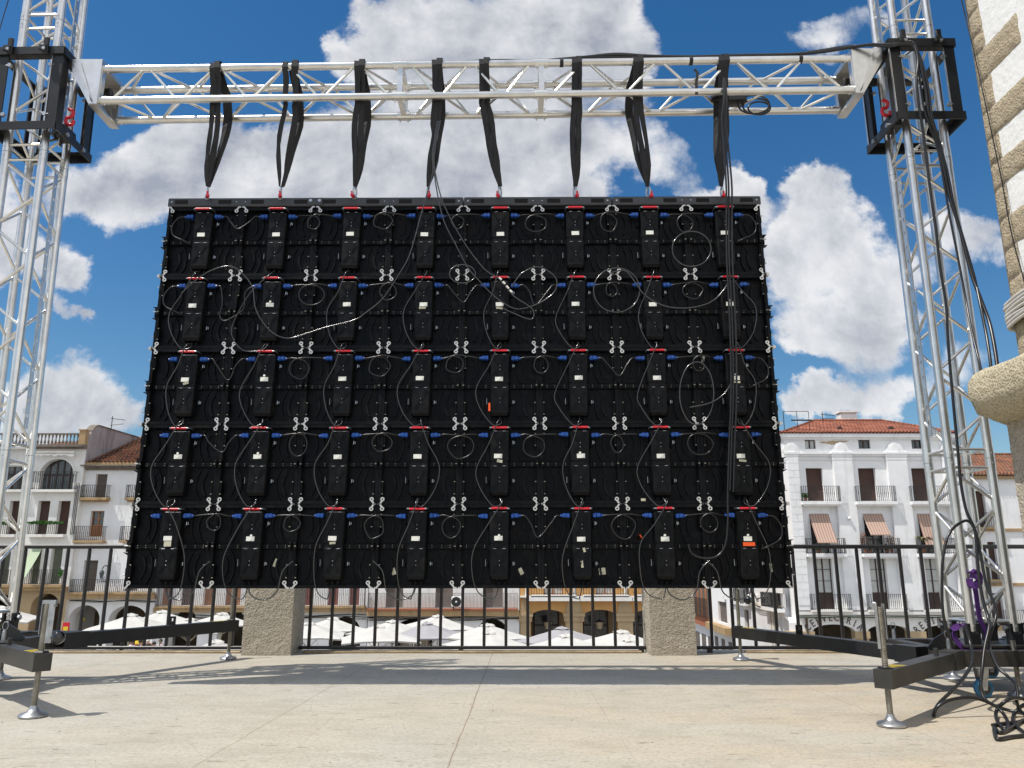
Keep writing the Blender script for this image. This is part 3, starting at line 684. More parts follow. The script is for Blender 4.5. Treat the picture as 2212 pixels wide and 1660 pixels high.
# ---------------------------------------------------------------- the screen, seen from behind
PR=(R(-1.2069),R(-.0396),R(-.4077)); PT=(-.3273,.0495,3.0554)
wall=thing('video_wall','large black LED video wall seen from behind, hung by black slings under the truss beam','video wall',PT,PR)
LEDM=mat('led_face',(0.01,0.01,0.012),.5)
def dusty(amt):
    def f(nt,bs,tc,last):
        N=nt.nodes.new;L=nt.links.new; oi=N('ShaderNodeObjectInfo'); ad=N('ShaderNodeVectorMath'); ad.operation='ADD'
        mu=N('ShaderNodeMath'); mu.operation='MULTIPLY'; mu.inputs[1].default_value=37; L(oi.outputs['Random'],mu.inputs[0]); L(tc.outputs['Object'],ad.inputs[0]); L(mu.outputs[0],ad.inputs[1])
        n=N('ShaderNodeTexNoise'); n.inputs['Scale'].default_value=7; n.inputs['Detail'].default_value=10; n.inputs['Roughness'].default_value=.7; L(ad.outputs[0],n.inputs['Vector'])
        r=N('ShaderNodeMapRange'); L(n.outputs['Fac'],r.inputs['Value']); r.inputs['From Min'].default_value=.52; r.inputs['From Max'].default_value=.75; r.inputs['To Max'].default_value=amt
        mx=N('ShaderNodeMix'); mx.data_type='RGBA'; L(r.outputs[0],mx.inputs['Factor']); L(last,mx.inputs[6]); mx.inputs[7].default_value=(.045,.042,.036,1); L(mx.outputs[2],bs.inputs['Base Color'])
        r2=N('ShaderNodeMapRange'); L(n.outputs['Fac'],r2.inputs['Value']); r2.inputs['From Min'].default_value=.35; r2.inputs['From Max'].default_value=.7; r2.inputs['To Min'].default_value=.28; r2.inputs['To Max'].default_value=.6; L(r2.outputs[0],bs.inputs['Roughness'])
    return f
BPLAS=mat('black_plastic_case',(0.004,0.0045,0.0055),0.36,0.0,(0.006,0.0065,0.0075),12,spec=.14,extra=dusty(.22))
BPLAS2=mat('black_cast_frame',(0.003,0.0035,0.0045),0.45,0.0,(0.006,0.0065,0.008),18,spec=.10,extra=dusty(.18))
SCREWM=mat('dull_screw',(0.20,0.19,0.15),.4,.7)
def proto_cabinet():
    m=MB(); h=.25; F=.0
    for s in (-1,1):
        m.bx((s*h*.998,0,-.499),(s*(h-.02),.085,-.001))
    m.bx((-h+.02,0,-.021),(h-.02,.085,-.001)); m.bx((-h+.02,0,-.499),(h-.02,.085,-.479))
    m.bx((-h+.02,.036,-.479),(h-.02,.0855,-.021))
    # middle rail, cast ribs and arcs on the back plate
    for s in (-1,1):
        m.bx((s*.225,.020,-.268),(s*.062,.0359,-.238)); m.bx((s*.222,.014,-.262),(s*.080,.0199,-.244))
        for zc,dz in ((-.13,1),(-.375,-1)):
            for rr,w in ((.10,.012),(.145,.009)):
                pts=[]
                for k in range(9):
                    a=-.72+1.44*k/8; pts.append((s*(.245-rr*cos(a)*.95+0),.037,zc+rr*1.05*sin(a)))
                m.ribbon([(p[0],p[1]-.006,p[2]) for p in pts],.010 if w<.01 else .014,.012,[(V3((p[0]-s*.245,0,p[2]-zc))) for p in pts])
            m.prism([(s*.12,zc+dz*-.10),(s*.19,zc+dz*-.10),(s*.155,zc+dz*-.045)],.031,.0359)
        # seam latches
        for zc in (-.10,-.40): m.cbox((s*.222,.012,zc),(.010,.03,.075),.003)
        m.cbox((s*.236,-.004,-.253),(.018,.03,.05),.004)
        for x in (.11,.17): m.cbox((s*x,.02,-.012),(.014,.03,.03),.003)
    o=m.build('cabinet',BPLAS2,wall)
    # bare metal screw heads
    m=MB()
    for s in (-1,1):
        for x,z in ((.09,-.247),(.09,-.259),(.15,-.247),(.15,-.259),(.20,-.247),(.20,-.259)): m.cbox((s*x,.0128,z),(.005,.003,.005),.001)
        for zc in (-.062,-.137,-.363,-.438): m.cbox((s*.222,-.004,zc),(.010,.006,.006),.001)
        m.cbox((s*.232,-.02,-.253),(.012,.004,.007),.001)
    m.build('screws',SCREWM,o)
    m=MB(); y0=-.020
    def ring(z,w,y): return [(-w,y,z),(w,y,z)]
    m.v=[]; prof=[(-.045,.058,y0+.006),(-.052,.060,y0),(-.232,.058,y0),(-.236,.056,y0+.004),(-.262,.056,y0+.004),(-.266,.058,y0),(-.430,.055,y0),(-.448,.050,y0+.012)]
    for z,w,y in prof:
        m.v+=[(-w-.010,.05,z),(-w,y+.006,z),(-w+.006,y,z),(w-.006,y,z),(w,y+.006,z),(w+.010,.05,z)]
    for i in range(len(prof)-1):
        for k in range(5): a=i*6+k; m.f.append((a,a+1,a+7,a+6))
    m.f.append((5,4,3,2,1,0)); e=(len(prof)-1)*6; m.f.append((e,e+1,e+2,e+3,e+4,e+5))
    for zz in (-.122,-.345):          # raised X ribs
        for s in (-1,1):
            for q in (0,.016):
                m.beam((s*(.044-q),y0-.0015,zz+.058),(s*(.010-q*.2),y0-.0015,zz+.002),.005,.004,(0,-1,0)); m.beam((s*(.044-q),y0-.0015,zz-.062),(s*(.010-q*.2),y0-.0015,zz-.002),.005,.004,(0,-1,0))
    for q in (-.03,0,.03): m.tube(spline([(q,.03,-.44),(q*1.1,.0,-.465),(q*.8,.02,-.49)],4),.006,6)
    for s in (-1,1): m.cbox((s*.075,.03,-.36),(.012,.03,.03),.003); m.cbox((s*.075,.03,-.13),(.012,.03,.03),.003)
    m.build('power_box',BPLAS,o)
    m=MB()
    for z in (-.049,-.268): m.cbox((-.028,y0-.001,z),(.020,.003,.003),.001); m.cbox((.028,y0-.001,z),(.020,.003,.003),.001)
    for z in (-.125,-.150,-.34,-.365): m.cbox((0,y0-.003,z),(.005,.004,.005),.001)
    for z in (-.115,-.355): m.cbox((.083,.018,z),(.006,.006,.022),.001); m.cbox((.092,.020,z),(.004,.006,.016),.001)
    m.cbox((-.084,.02,-.35),(.003,.006,.04),.001)
    m.build('box_fittings',ZINC,o)
    m=MB(); m.tube([(-.047,-.045,-.031),(.047,-.045,-.031)],.0068,10); hd=m.build('handle',RED,o,smooth=50)
    m=MB()
    for s in (-1,1): m.tube(spline([(s*.047,-.045,-.031),(s*.056,-.044,-.031),(s*.062,-.03,-.030),(s*.062,.03,-.028)],3),.0045,7)
    m.build('handle_bracket',ZINC,o,smooth=50)
    for s in (-1,1):
        m=MB(); m.cbox((s*.082,-.004,-.073),(.020,.034,.028),.004); m.cbox((s*.104,-.004,-.072),(.030,.030,.026),.005); m.tube([(s*.117,-.004,-.072),(s*.131,-.004,-.072)],.008,8)
        m.build('power_plug',BLUE,o,smooth=40)
    m=MB(); m.cbox((-.004,y0-.0012,-.209),(.050,.0016,.027),.0004); lb=m.build('label',LABEL,o)
    return o
cab=proto_cabinet()
first=True; CABS={}; rnj=random.Random(21)
kids=list(cab.children)
for r_ in range(5):
    for c_ in range(8):
        loc=(-1.75+.5*c_,0,-.5*r_)
        if first: cab.location=loc; o=cab; first=False
        else:
            o=cab.copy(); COL.objects.link(o); o.parent=wall; o.location=loc
            for k in kids:
                q=k.copy(); COL.objects.link(q); q.parent=o; nm=k.name.split('.')[0]
                if nm=='label': q.location=(rnj.uniform(-.004,.004),0,rnj.uniform(-.004,.004)); q.rotation_euler=(0,rnj.uniform(-.02,.02),0)
                elif nm=='power_plug': q.location=(rnj.uniform(-.003,.003),rnj.uniform(-.004,.002),rnj.uniform(-.003,.003))
                elif nm=='handle': q.location=(rnj.uniform(-.002,.002),0,rnj.uniform(-.002,.002))
        CABS[(r_,c_)]=o
# paper labels' print, tape scraps and stickers seen on single cabinets
def sticker(r_,c_,pts,m,y=-.0225,name='tape_scrap'):
    q=MB(); q.prism([(x,z) for x,z in pts],y-.001,y); return q.build(name,m,CABS[(r_,c_)])
def rect(cx,cz,w,h,a=0): 
    c,s=cos(a),sin(a); return [(cx+x*c-z*s,cz+x*s+z*c) for x,z in ((-w,-h),(w,-h),(w,h),(-w,h))]
for (r_,c_,z) in ((1,1,-.187),(3,0,-.187),(3,1,-.187),(2,1,-.187),(2,7,-.187),(3,5,-.187),(4,1,-.19),(4,4,-.19),(4,6,-.19),(4,7,-.19),(1,7,-.187)):
    q=MB(); q.lathe([(.0075,-.0235),(.0075,-.0215)],(-.002,0,z),12,'y'); q.build('round_sticker',LABEL,CABS[(r_,c_)])
for (r_,c_,p,mm,y) in ((1,3,rect(-.006,-.233,.022,.007,.05),TAPE,-.0225),(1,4,rect(-.004,-.236,.022,.007,-.1),TAPE,-.0225),(2,0,rect(.002,-.236,.018,.008,.3),TAPE,-.0225),(2,7,rect(0,-.237,.022,.006,-.05),TAPE,-.0225),
        (3,4,rect(0,-.238,.017,.009,-.2),TAPE,-.0225),(3,7,rect(0,-.238,.022,.007,-.1),TAPE,-.0225),(4,0,rect(-.004,-.238,.022,.016,.03),TAPE,-.0225),(4,2,rect(-.006,-.234,.018,.007,.1),TAPE,-.0225),
        (4,7,rect(.0,-.243,.036,.011,0),ORANGE,-.0225),(2,4,rect(-.066,-.395,.006,.026,0),ORANGE,-.02),(4,1,rect(.145,-.35,.013,.024,-.35),TAPE,.032),(4,3,rect(-.14,-.40,.012,.02,.3),TAPE,.032),
        (4,4,rect(.13,-.40,.012,.02,.45),TAPE,.032),(4,5,rect(-.005,-.36,.007,.02,.15),TAPE,-.0225),(4,5,rect(.12,-.40,.02,.02,.1),TAPE,.032),(4,6,rect(-.15,-.20,.017,.012,.6),ORANGE,.032),
        (2,7,rect(-.19,-.07,.008,.022,-.25),TAPE,.032),(4,7,rect(.14,-.38,.010,.025,.05),TAPE,.032),(4,5,rect(.01,-.276,.007,.013,.3),TAPE,-.0225),(3,6,rect(-.12,-.475,.014,.008,0),TAPE,-.003)):
    sticker(r_,c_,p,mm,y)
# connector plates: ring ends joined by a strip; one object per plate half
def plate_half(side,up,down):
    m=MB()
    for k,on in ((1,up),(-1,down)):
        if not on: continue
        x,z=side*.031,k*.029; n=14
        for (ro,ri) in ((.0130,.0052),):
            vs=[];fs=[]
            for j in range(n):
                a=2*pi*j/n
                for rr in (ro,ri):
                    for y in (-.016,-.012): vs.append((x+rr*cos(a),y,z+rr*sin(a)))
            for j in range(n):
                a=j*4;b=((j+1)%n)*4; fs+=[(a,b,b+2,a+2),(a+1,a+3,b+3,b+1),(a,a+1,b+1,b),(a+2,b+2,b+3,a+3)]
            m.add(vs,fs)
        m.prism([(side*.0235,k*.0205),(side*.013,k*.0045),(side*.002,k*.0045),(side*.002,k*-.0045),(side*.0185,k*-.0045),(side*.0345,k*.0165)],-.0157,-.0123)
    return m
halves={}
for i in range(9):
    for j in range(6):
        for side in (-1,1):
            if (i==0 and side==-1 and j in (0,5)) or (i==8 and side==1 and j in (0,5)): continue
            if (i==0 and side==-1) or (i==8 and side==1): continue
            key=(side,j>0,j<5)
            if key not in halves:
                o=plate_half(*key).build('connector_plate',PLATE,wall); halves[key]=o
            else: o=halves[key].copy(); COL.objects.link(o); o.parent=wall
            o.location=(-2+.5*i+side*.002,0,-.5*j+(0 if 0<j<5 else (-.004 if j==0 else .004)))
# folded end plates and edge brackets on both flanks
for side in (-1,1):
    for j in range(1,5):
        m=MB(); x=side*2.0
        m.prism([(x+side*.002,-.5*j+.012),(x+side*.018,-.5*j+.006),(x+side*.018,-.5*j-.008),(x+side*.002,-.5*j-.012)],-.016,.03)
        m.build('edge_plate',PLATE,wall)
    for j in range(5):
        m=MB(); x=side*2.0
        m.bx((x,-.004,-.5*j-.285),(x+side*.010,.06,-.5*j-.215)); 
        for q in (-.29,-.215): m.prism([(x,-.5*j+q),(x+side*.03,-.5*j+q+.003),(x,-.5*j+q-.014)],.0,.04)
        for q in (-.10,-.40): m.bx((x,.01,-.5*j+q-.02),(x+side*.007,.05,-.5*j+q+.02))
        m.build('edge_bracket',BPLAS2,wall)
        m=MB()
        for q in (-.08,-.42): m.cbox((x+side*.004,-.006,-.5*j+q),(.014,.008,.006),.001)
        m.cbox((x+side*.006,-.008,-.5*j-.25),(.03,.006,.007),.001)
        m.build('edge_screws',ZINC,wall)
# fly bars along the top edge (four one-metre bars)
HOLEM=mat('black_opening',(0.003,0.003,0.003),.9)
BAR=mat('grey_black_bar',(0.045,0.046,0.05),.42,0,(0.03,0.031,0.034),6)
for i in range(4):
    x0=-2.008+i*1.004; m=MB(); m.cbox((x0+.502,.028,.034),(1.0,.085,.062),.005)
    b=m.build('fly_bar',BAR,wall)
    for q in (.07,.365,.585,.88):
        m=MB(); m.cbox((x0+q+.025,-.0145,.034),(.088,.003,.030),.001); m.build('hand_slot',HOLEM,b)
    m=MB()
    for q in (.03,.47,.53,.972): m.tube([(x0+q,-.018,.034),(x0+q,-.012,.034)],.006 if q in (.03,.972) else .004,8)
    m.build('bolt_heads',ZINC,b,smooth=40)
# joint splice plate between the first two bars
m=MB(); m.cbox((-1.004,-.0185,.034),(.10,.006,.052),.001); sp=m.build('splice_plate',BAR,wall)
m=MB(); [m.tube([(-1.004+q,-.0265,.038),(-1.004+q,-.021,.038)],.012,6) for q in (-.03,.03)]; m.build('splice_bolts',ZINC,sp)
# power link cables between neighbouring cabinets, each with its loop
rnd=random.Random(11)
def pcable(pts,r=.0048,m=CABLE,n=6,name='link_cable'):
    return MB().tube(spline(pts,6),r,n).build(name,m,wall,smooth=70)
for r_ in range(5):
    for c_ in range(7):
        xa=-1.75+.5*c_+.131; xb=xa+.5-.262; z=-.5*r_-.072; xm=(xa+xb)/2+rnd.uniform(-.045,.04); y=-.012; ex=rnd.uniform(.8,1.35)
        rad=rnd.uniform(.040,.066); zz=z-rad+.012+rnd.uniform(-.02,.0); sg=1
        pts=[(xa,-.004,z),(xa+.03,y,z+.004),(xm-.01,y-.01,zz+rad)]
        for k in range(1,9):
            a=pi/2-2*pi*k/9*(1)
            pts.append((xm+ex*rad*cos(a)*rnd.uniform(.88,1.12),y-.01-.012*k/9,zz+rad*sin(a)*rnd.uniform(.9,1.1)-.012*sin(pi*k/9)))
        pts+=[(xm+.015,y-.026,zz+rad+.002),(xb-.03,y-.01,z+.002),(xb,-.004,z)]
        if rnd.random()<.2: pts=[(xa,-.004,z),(xa+.025,y,z-.003),(xa+.06,y-.01,z-.05),(xm,y-.02,z-rnd.uniform(.10,.16)),(xb-.06,y-.01,z-.05),(xb-.025,y,z-.003),(xb,-.004,z)]
        if r_==1 and c_ in (0,): pts=[(xa,-.004,z),(xa+.03,y,z-.01),(xa+.05,y,z-.12),(xa+.04,y,z-.2),(xa+.07,y-.01,z-.245),(xb-.12,y-.01,z-.23),(xb-.045,y,z-.16),(xb-.045,y,z-.05),(xb,-.004,z)]
        pcable(pts)
for (r_,s) in ((0,1),(2,1),(4,1),(0,-1),(1,-1)):
    x0=1.75*s+s*.131; z=-.5*r_-.072
    pcable([(x0,-.004,z),(x0+s*.04,-.012,z-.01),(x0+s*.075,-.016,z-.07),(x0+s*.06,-.02,z-.14),(x0-s*.02,-.03,z-.185),(x0-s*.06,.0,z-.20),(x0-s*.075,.04,z-.20)])
# thin data cables from each power box down to the next one, bulging to one side
for r_ in range(5):
    for c_ in range(8):
        x=-1.75+.5*c_; z=-.5*r_; s=1 if (c_==7 or (r_,c_) in ((4,0),(0,0),(3,3)) ) else -1
        if r_==0: s=0
        if s==0: continue
        a=rnd.uniform(.10,.16); zb=rnd.uniform(-.24,-.32)
        pts=[(x+.01,.0,z+.035),(x+rnd.uniform(-.02,.02),-.055,z+.0),(x+s*a*.45,-.05,z-.13),(x+s*a,-.035,z+zb),(x+s*a*.85,-.03,z-.40),(x+s*a*.3,-.04,z-.50-.012),(x-.01*s,-.03,z-.50),(x,.0,z-.46)]
        if r_==4: pts=pts[:4]+[(x+s*a*1.0,-.02,z-.44),(x+s*a*.75,0,z-.53),(x+s*a*.3,0,z-.56),(x+s*.02,0,z-.545),(x,.01,z-.47)]
        if r_==1 and c_==1: pts=[(x+.01,0,z+.04),(x-.02,-.055,z-.02),(x-.13,-.05,z-.14),(x-.22,-.035,z-.32),(x-.23,-.03,z-.42),(x-.15,-.03,z-.52),(x-.03,-.03,z-.52),(x,.0,z-.47)]
        pcable(pts,.0036,DCABLE,6,'data_cable')
for c_ in (0,1,3,6,7):           # spare loops hanging below the bottom edge
    x=-1.75+.5*c_; z=-2.5; s=1 if c_ not in (3,7) else -1
    pcable([(x,.01,z+.05),(x+s*.012,-.0,z-.03),(x+s*.09,-.0,z-.065),(x+s*.17,-.0,z-.02),(x+s*.2,-.01,z+.10),(x+s*.26,-.01,z+.16)],.0042,DCABLE,6,'data_cable')

# long cables dropped from the beam across the back of the screen
def traced(name,label,cat,pts,r,m,Y,group=None,n=7,sub=5):
    P=[at(x,y,Y[i] if isinstance(Y,list) else Y) for i,(x,y) in enumerate(pts)]
    o=MB().tube(spline(P,sub),r,n).build(name,m,smooth=70); return tag(o,label,cat,group)
traced('signal_cable','thin black cable sweeping from the fourth sling left in a long arc over the screen','cable',
 [(945,262),(939,300),(934,333),(935,372),(922,420),(905,480),(885,550),(861,594),(827,645),(791,675),(764,692),(705,707),(664,720),(620,731),(583,714),(553,670),(545,620),(520,588),(495,575),(455,585),(420,608),(392,634)],.0042,DCABLE,[-.17,-.15,-.13,-.10]+[-.055]*18,'signal cables dropped from the beam')
traced('signal_cable','black cable dropping from the fourth sling to the fifth column, crossing the upper screen back','cable',
 [(948,262),(941,300),(936,333),(938,372),(946,425),(960,480),(985,530),(1012,580),(1040,612),(1062,635),(1088,655),(1120,668),(1165,655),(1198,630),(1200,600),(1165,577),(1128,590),(1105,620)],.0042,DCABLE,[-.17,-.15,-.13,-.10]+[-.06]*14,'signal cables dropped from the beam')
traced('signal_cable','black cable from the fourth sling ending in a white taped splice near the fifth column','cable',
 [(951,262),(943,300),(938,333),(940,372),(958,440),(1000,520),(1045,580),(1075,600),(1093,618),(1110,640),(1150,668),(1147,690),(1105,675),(1085,665)],.0042,DCABLE,[-.17,-.15,-.13,-.10]+[-.063]*10,'signal cables dropped from the beam')
m=MB()
for (a,b) in (((1078,600),(1083,605)),((1086,609),(1091,614)),((1094,618),(1099,624)),((1101,627),(1106,632))): m.tube([at(*a,-.062),at(*b,-.062)],.0075,8)
tag(m.build('cable_splice',LABEL),'white tape wraps on a cable splice beside the fifth column red handle','splice')
for (cx,cy,rx,ry,lab) in ((999,592,28,20,'small cable loop hanging over the connector plate above the fifth column'),(1332,627,50,48,'wide cable loop between the sixth and seventh columns of the screen back'),
        (1494,538,42,38,'cable loop between the seventh and eighth columns near the top of the screen'),(1505,850,37,68,'tall double cable loop between the seventh and eighth columns in the third row')):
    pts=[(cx+rx*cos(a),cy+ry*sin(a)) for a in [i*2*pi/9 for i in range(9)]]
    P=[at(x,y,-.05-.004*(i%3)) for i,(x,y) in enumerate(pts)]
    o=MB().tube(spline(P,6,True),.0042,7,closed=True).build('cable_loop',DCABLE,smooth=70); tag(o,lab,'cable loop','cable loops tied on the screen back')
traced('signal_cable','black cable swinging in a wide curve from the main bundle to the seventh column','cable',
 [(1577,590),(1568,620),(1540,650),(1500,664),(1455,665),(1420,655),(1390,635),(1372,610),(1350,585),(1318,590)],.0045,DCABLE,-.06,'signal cables dropped from the beam')
traced('signal_cable','black cable curving from the main bundle into the third row of the screen','cable',
 [(1583,800),(1578,830),(1560,855),(1530,872),(1490,880)],.0045,DCABLE,-.06,'signal cables dropped from the beam')
for k,(dx,lab) in enumerate(((0,'thick black cable hanging beside the eighth sling down the right part of the screen'),(7,'second cable of the bundle beside the eighth sling, right of the thick one'),(-5,'cable of the bundle beside the eighth sling that loops low on the screen'))):
    base=[(1564,168),(1566,215),(1563,255),(1569,330),(1574,400),(1574,470),(1575,560),(1579,640),(1583,740),(1584,850),(1580,960),(1577,1060)]
    YY=[-.16,-.165,-.15,-.12,-.10,-.06,-.07,-.07,-.065,-.065,-.06,-.06]
    if k==2: base=base+[(1577,1120),(1572,1170),(1555,1195),(1525,1200),(1500,1190),(1492,1170)]; YY+=[-.06]*6
    pts=[(x+dx*(.4+.6*min(1,i/4)),y+(k*3)) for i,(x,y) in enumerate(base)]
    traced('power_cable',lab,'cable',pts,.0065,CABLE,YY,'power cables hanging beside the eighth sling')

# ---------------------------------------------------------------- slings and shackles
SL=[(463,449,.0,'first black sling from the left, twisted open in the middle'),(626,607,.0,'second black sling from the left, a doubled loop side by side'),(776,767,0,'third black sling from the left, short fold over the beam'),
    (944,925,1,'fourth black sling from the left, pinched with a knot where cables pass'),(1046,1080,0,'fifth black sling from the left, slanting to the right'),(1247,1242,0,'sixth black sling from the left, hanging straight'),
    (1380,1400,0,'seventh black sling from the left, with a loose grey strand behind'),(1566,1559,0,'eighth black sling, rightmost, with a cable bundle along it')]
zbar=at(1000,431,.05).z
for i,(xt,xb,pin,lab) in enumerate(SL):
    r=None
    pT=at(xt,150,-.15); X=pT.x; bp=beam_pt(X); zt=bp.z+.12; zbm=bp.z-.12
    sb=at(xb,403,.045); XB=sb.x; ZB=sb.z
    rn=random.Random(40+i)
    r=thing('sling',lab,'sling',(X,0,zt),group='black slings holding the screen')
    yf=-.082
    for st,(ofs,w0) in enumerate(((-.0155,.040),(.0155,.038)) if i!=1 else ((-.034,.036),(.030,.042))):
        pts=[];wd=[];dr=[]
        # over the front top chord, down behind the lower front chord, then to the shackle
        seq=[(0,-.085,zt+.004),(0,-.092,zt+.024),(0,-.118,zt+.036),(0,-.146,zt+.018),(0,-.148,zt-.02),(0,-.125,zt-.075),(0,-.103,(zt+zbm)/2),(0,-.088,zbm+.03),(0,-.082,zbm-.03)]
        for j,q in enumerate(seq): pts.append((X+ofs*(1+.12*sin(j*1.9+i)),q[1]+(-.0075*st if 1<j<5 else .0075*st),q[2]+.0085*st*(j<4))); wd.append(w0*(1+.10*sin(j*1.3+i+st))); a=.3*sin(j*1.1+i*2+st); dr.append(V3((cos(a),sin(a) if j>4 else 0,0)))
        n=8
        for k in range(1,n+1):
            t=k/n; x=X+ofs+(XB-X)*t; s=max(0,(t-.55)/.45)
            x=X+(XB-X)*t+ofs*(1+.75*sin(pi*t))*(1-t*.55)+.006*sin(6.3*t+i*1.7); 
            if i==3: x=X+(XB-X)*t+ofs*(1-.62*t)*(1-.92*math.exp(-((t-.42)/.10)**2))
            y=yf+.0075*st*(1-t)+(.045-yf)*t; z=zbm-.03+(ZB-zbm+.03)*t
            w=w0*(1-.12*sin(2*pi*t+i))*(1-.72*max(0,(t-.7)/.3)**1.5)
            if i==3: w*=1-.62*math.exp(-((t-.42)/.10)**2)
            a=(.35+.5*rn.random())*sin(pi*t)*(1 if st else -1)
            pts.append((x,y,z)); wd.append(w); dr.append(V3((cos(a),sin(a),0)))
        MB().ribbon(pts,wd,.007,dr).build('front_strand',BFAB,r,True)
    # rear strand falls from the inner side of the top chord
    for st in (0,1):
        pts=[];wd=[];dr=[]; dx=(.050,.034,.030,.018,.010,.008,-.048,-.018)[i]
        seq=[(0,-.090,zt+.016),(.15,-.078,zt-.02),(.55,-.055,zt-.09),(.9,-.02,(zt+zbm)/2-.02),(1,.012,zbm),(1,.03,zbm-.05)]
        for j,(f,y,z) in enumerate(seq): pts.append((X+dx*f+(st-.5)*.02,y+.008*st,z)); wd.append(.038); dr.append(V3((1,.25*f,0)))
        for k in range(1,9):
            t=k/8; pts.append((X+dx+(XB-X-dx)*t+(st-.5)*.03*(1-t)+.012*sin(pi*t)*(1 if dx>0 else -1)+.005*sin(7*t+i),.03+(.055-.03)*t+.006*st*(1-t),zbm-.05+(ZB-zbm+.05)*t)); wd.append(.038*(1-.15*sin(5*t))*(1-.62*max(0,(t-.6)/.4))); a=1.0*sin(pi*t)*(1 if st else -.5); dr.append(V3((cos(a),sin(a),0)))
        MB().ribbon(pts,wd,.006,dr).build('rear_strand',BFAB,r,True)
    # shackle
    s=thing('shackle','bow shackle with red pin under the '+lab.split(',')[0].replace('black ',''),'shackle',(XB,.05,zbar),group='bow shackles on the top bars of the screen')
    tw=rn.uniform(-.5,.5); zc=zbar
    M=Matrix.Translation((XB,.05,zc))@Matrix.Rotation(tw,4,'Z')
    bow=[M@V3(p) for p in ((0,-.016,.018),(0,-.017,.035),(0,-.022,.055),(0,-.018,.078),(0,0,.090),(0,.018,.078),(0,.022,.055),(0,.017,.035),(0,.016,.018))]
    m=MB(); m.tube(spline(bow,4),.0065,8)
    for q in (-1,1): m.tube([M@V3((0,q*.011,.014)),M@V3((0,q*.024,.014))],.0135,10)
    m.build('bow',ZINC,s,True,smooth=50)
    m=MB(); m.tube([M@V3((0,-.046,.014)),M@V3((0,-.040,.014)),M@V3((0,-.026,.014)),M@V3((0,.030,.014))],[.010,.0125,.0125,.006],10); m.beam(M@V3((0,-.038,.02)),M@V3((-.004,-.042,.042)),.012,.006); m.build('pin',RED,s,True,smooth=50)
    m=MB(); m.cbox((XB,.05,zbar+.006),(.03,.02,.02),.004); m.build('lifting_eye',ZINC,s,True)

# ---------------------------------------------------------------- cables on the beam, tower and floor
def beamtop(x,y,Y=-.12): return at(x,y,Y)
for k in range(3):
    o1=(0,5,-3)[k]
    pts=[(985+k*40,135),(1080,131),(1150,133),(1215,128),(1250,125),(1330,119+o1),(1420,122),(1500,123+o1*.4),(1600,120+o1*.4),(1700,118),(1770,113-k*2),(1830,104-k*2),(1880,97+k),(1925,97+k*2),(1952,92+k*2),(1975,97+k*3)]
    Y=[-.11,-.11,-.11,-.11,-.11,-.11,-.11,-.11,-.11,-.11,-.12,-.15,-.2,-.24,-.25,-.26]
    P=[at(x,y,Y[i]) for i,(x,y) in enumerate(pts)]
    if k==0: dn=[(1990,150),(2000,200),(2005,240),(2022,300),(2036,350),(2050,420),(2075,500),(2098,590),(2120,650),(2138,700),(2150,760),(2156,805)]; yy=[-.28,-.28,-.28,-.25,-.25,-.25,-.28,-.33,-.40,-.46,-.55,-.62]
    elif k==1: dn=[(1996,150),(2008,210),(2012,250),(2030,310),(2048,380),(2062,450),(2085,530),(2105,600),(2118,660),(2130,720),(2138,770),(2142,810)]; yy=[-.28,-.28,-.28,-.25,-.25,-.26,-.29,-.34,-.42,-.48,-.55,-.62]
    else: dn=[(1984,150),(1992,210),(2000,250),(2025,320),(2040,400),(2052,470),(2070,560),(2085,640),(2094,690),(2105,740),(2115,780),(2122,812)]; yy=[-.28,-.28,-.28,-.25,-.25,-.26,-.28,-.32,-.38,-.44,-.5,-.58]
    P+=[at(x,y,yy[i]) for i,(x,y) in enumerate(dn)]
    lab=('thickest black cable running along the beam top and down behind the stone cornice','middle black cable running along the beam top and down the right tower','black cable along the beam top with a blue tape mark low on the tower')[k]
    o=MB().tube(spline(P,6),(.011,.009,.007)[k],8).build('main_cable',CABLE,smooth=70); tag(o,lab,'cable','cables running along the beam and down the right tower')
    if k==2:
        a,b=at(2105,742,-.44),at(2108,753,-.445); MB().tube([a,b],.0088,8).build('tape_mark',BLUE,o,True)
# cable that goes down in front of the tower to the tangle on the floor
hang=[(1975,97),(1983,130),(1980,170),(1984,220),(1996,300),(2008,400),(2018,470),(2022,500),(2031,580),(2044,660),(2047,720),(2052,790),(2062,900),(2068,960),(2073,1020),(2078,1060),(2088,1105),(2104,1140),(2109,1170),(2113,1230),(2122,1290),(2133,1330),(2137,1352),(2127,1400),(2121,1455),(2119,1488),(2129,1512),(2150,1525),(2180,1535),(2215,1541)]
Yh=[-.26,-.28,-.29,-.29,-.27,-.27,-.28,-.28,-.28,-.28,-.28,-.28,-.3,-.3,-.3,-.3,-.32,-.34,-.35,-.38,-.42,-.46,-.5,-.55,-.62,-.7,-.75,-.8,-.82,-.85]
P=[atg(x,y,Yh[i]) for i,(x,y) in enumerate(hang)]
tag(MB().tube(spline(P,5),.0085,8).build('hanging_cable',CABLE,smooth=70),'black cable hanging down the front of the right tower into the floor tangle','cable','loose cables at the foot of the right tower')
P=[atg(x,y,Y) for x,y,Y in ((2060,1400,-.42),(2038,1330,-.42),(2035,1250,-.40),(2038,1200,-.38),(2052,1150,-.36),(2085,1125,-.34),(2104,1140,-.34),(2114,1175,-.35),(2130,1260,-.4),(2146,1300,-.44),(2152,1330,-.46),(2140,1370,-.5),(2137,1395,-.52),(2155,1440,-.62),(2178,1462,-.68),(2195,1480,-.75),(2200,1510,-.8))]
tag(MB().tube(spline(P,6),.008,8).build('hanging_cable',CABLE,smooth=70),'black cable arching over and down beside the purple strap on the right tower','cable','loose cables at the foot of the right tower')
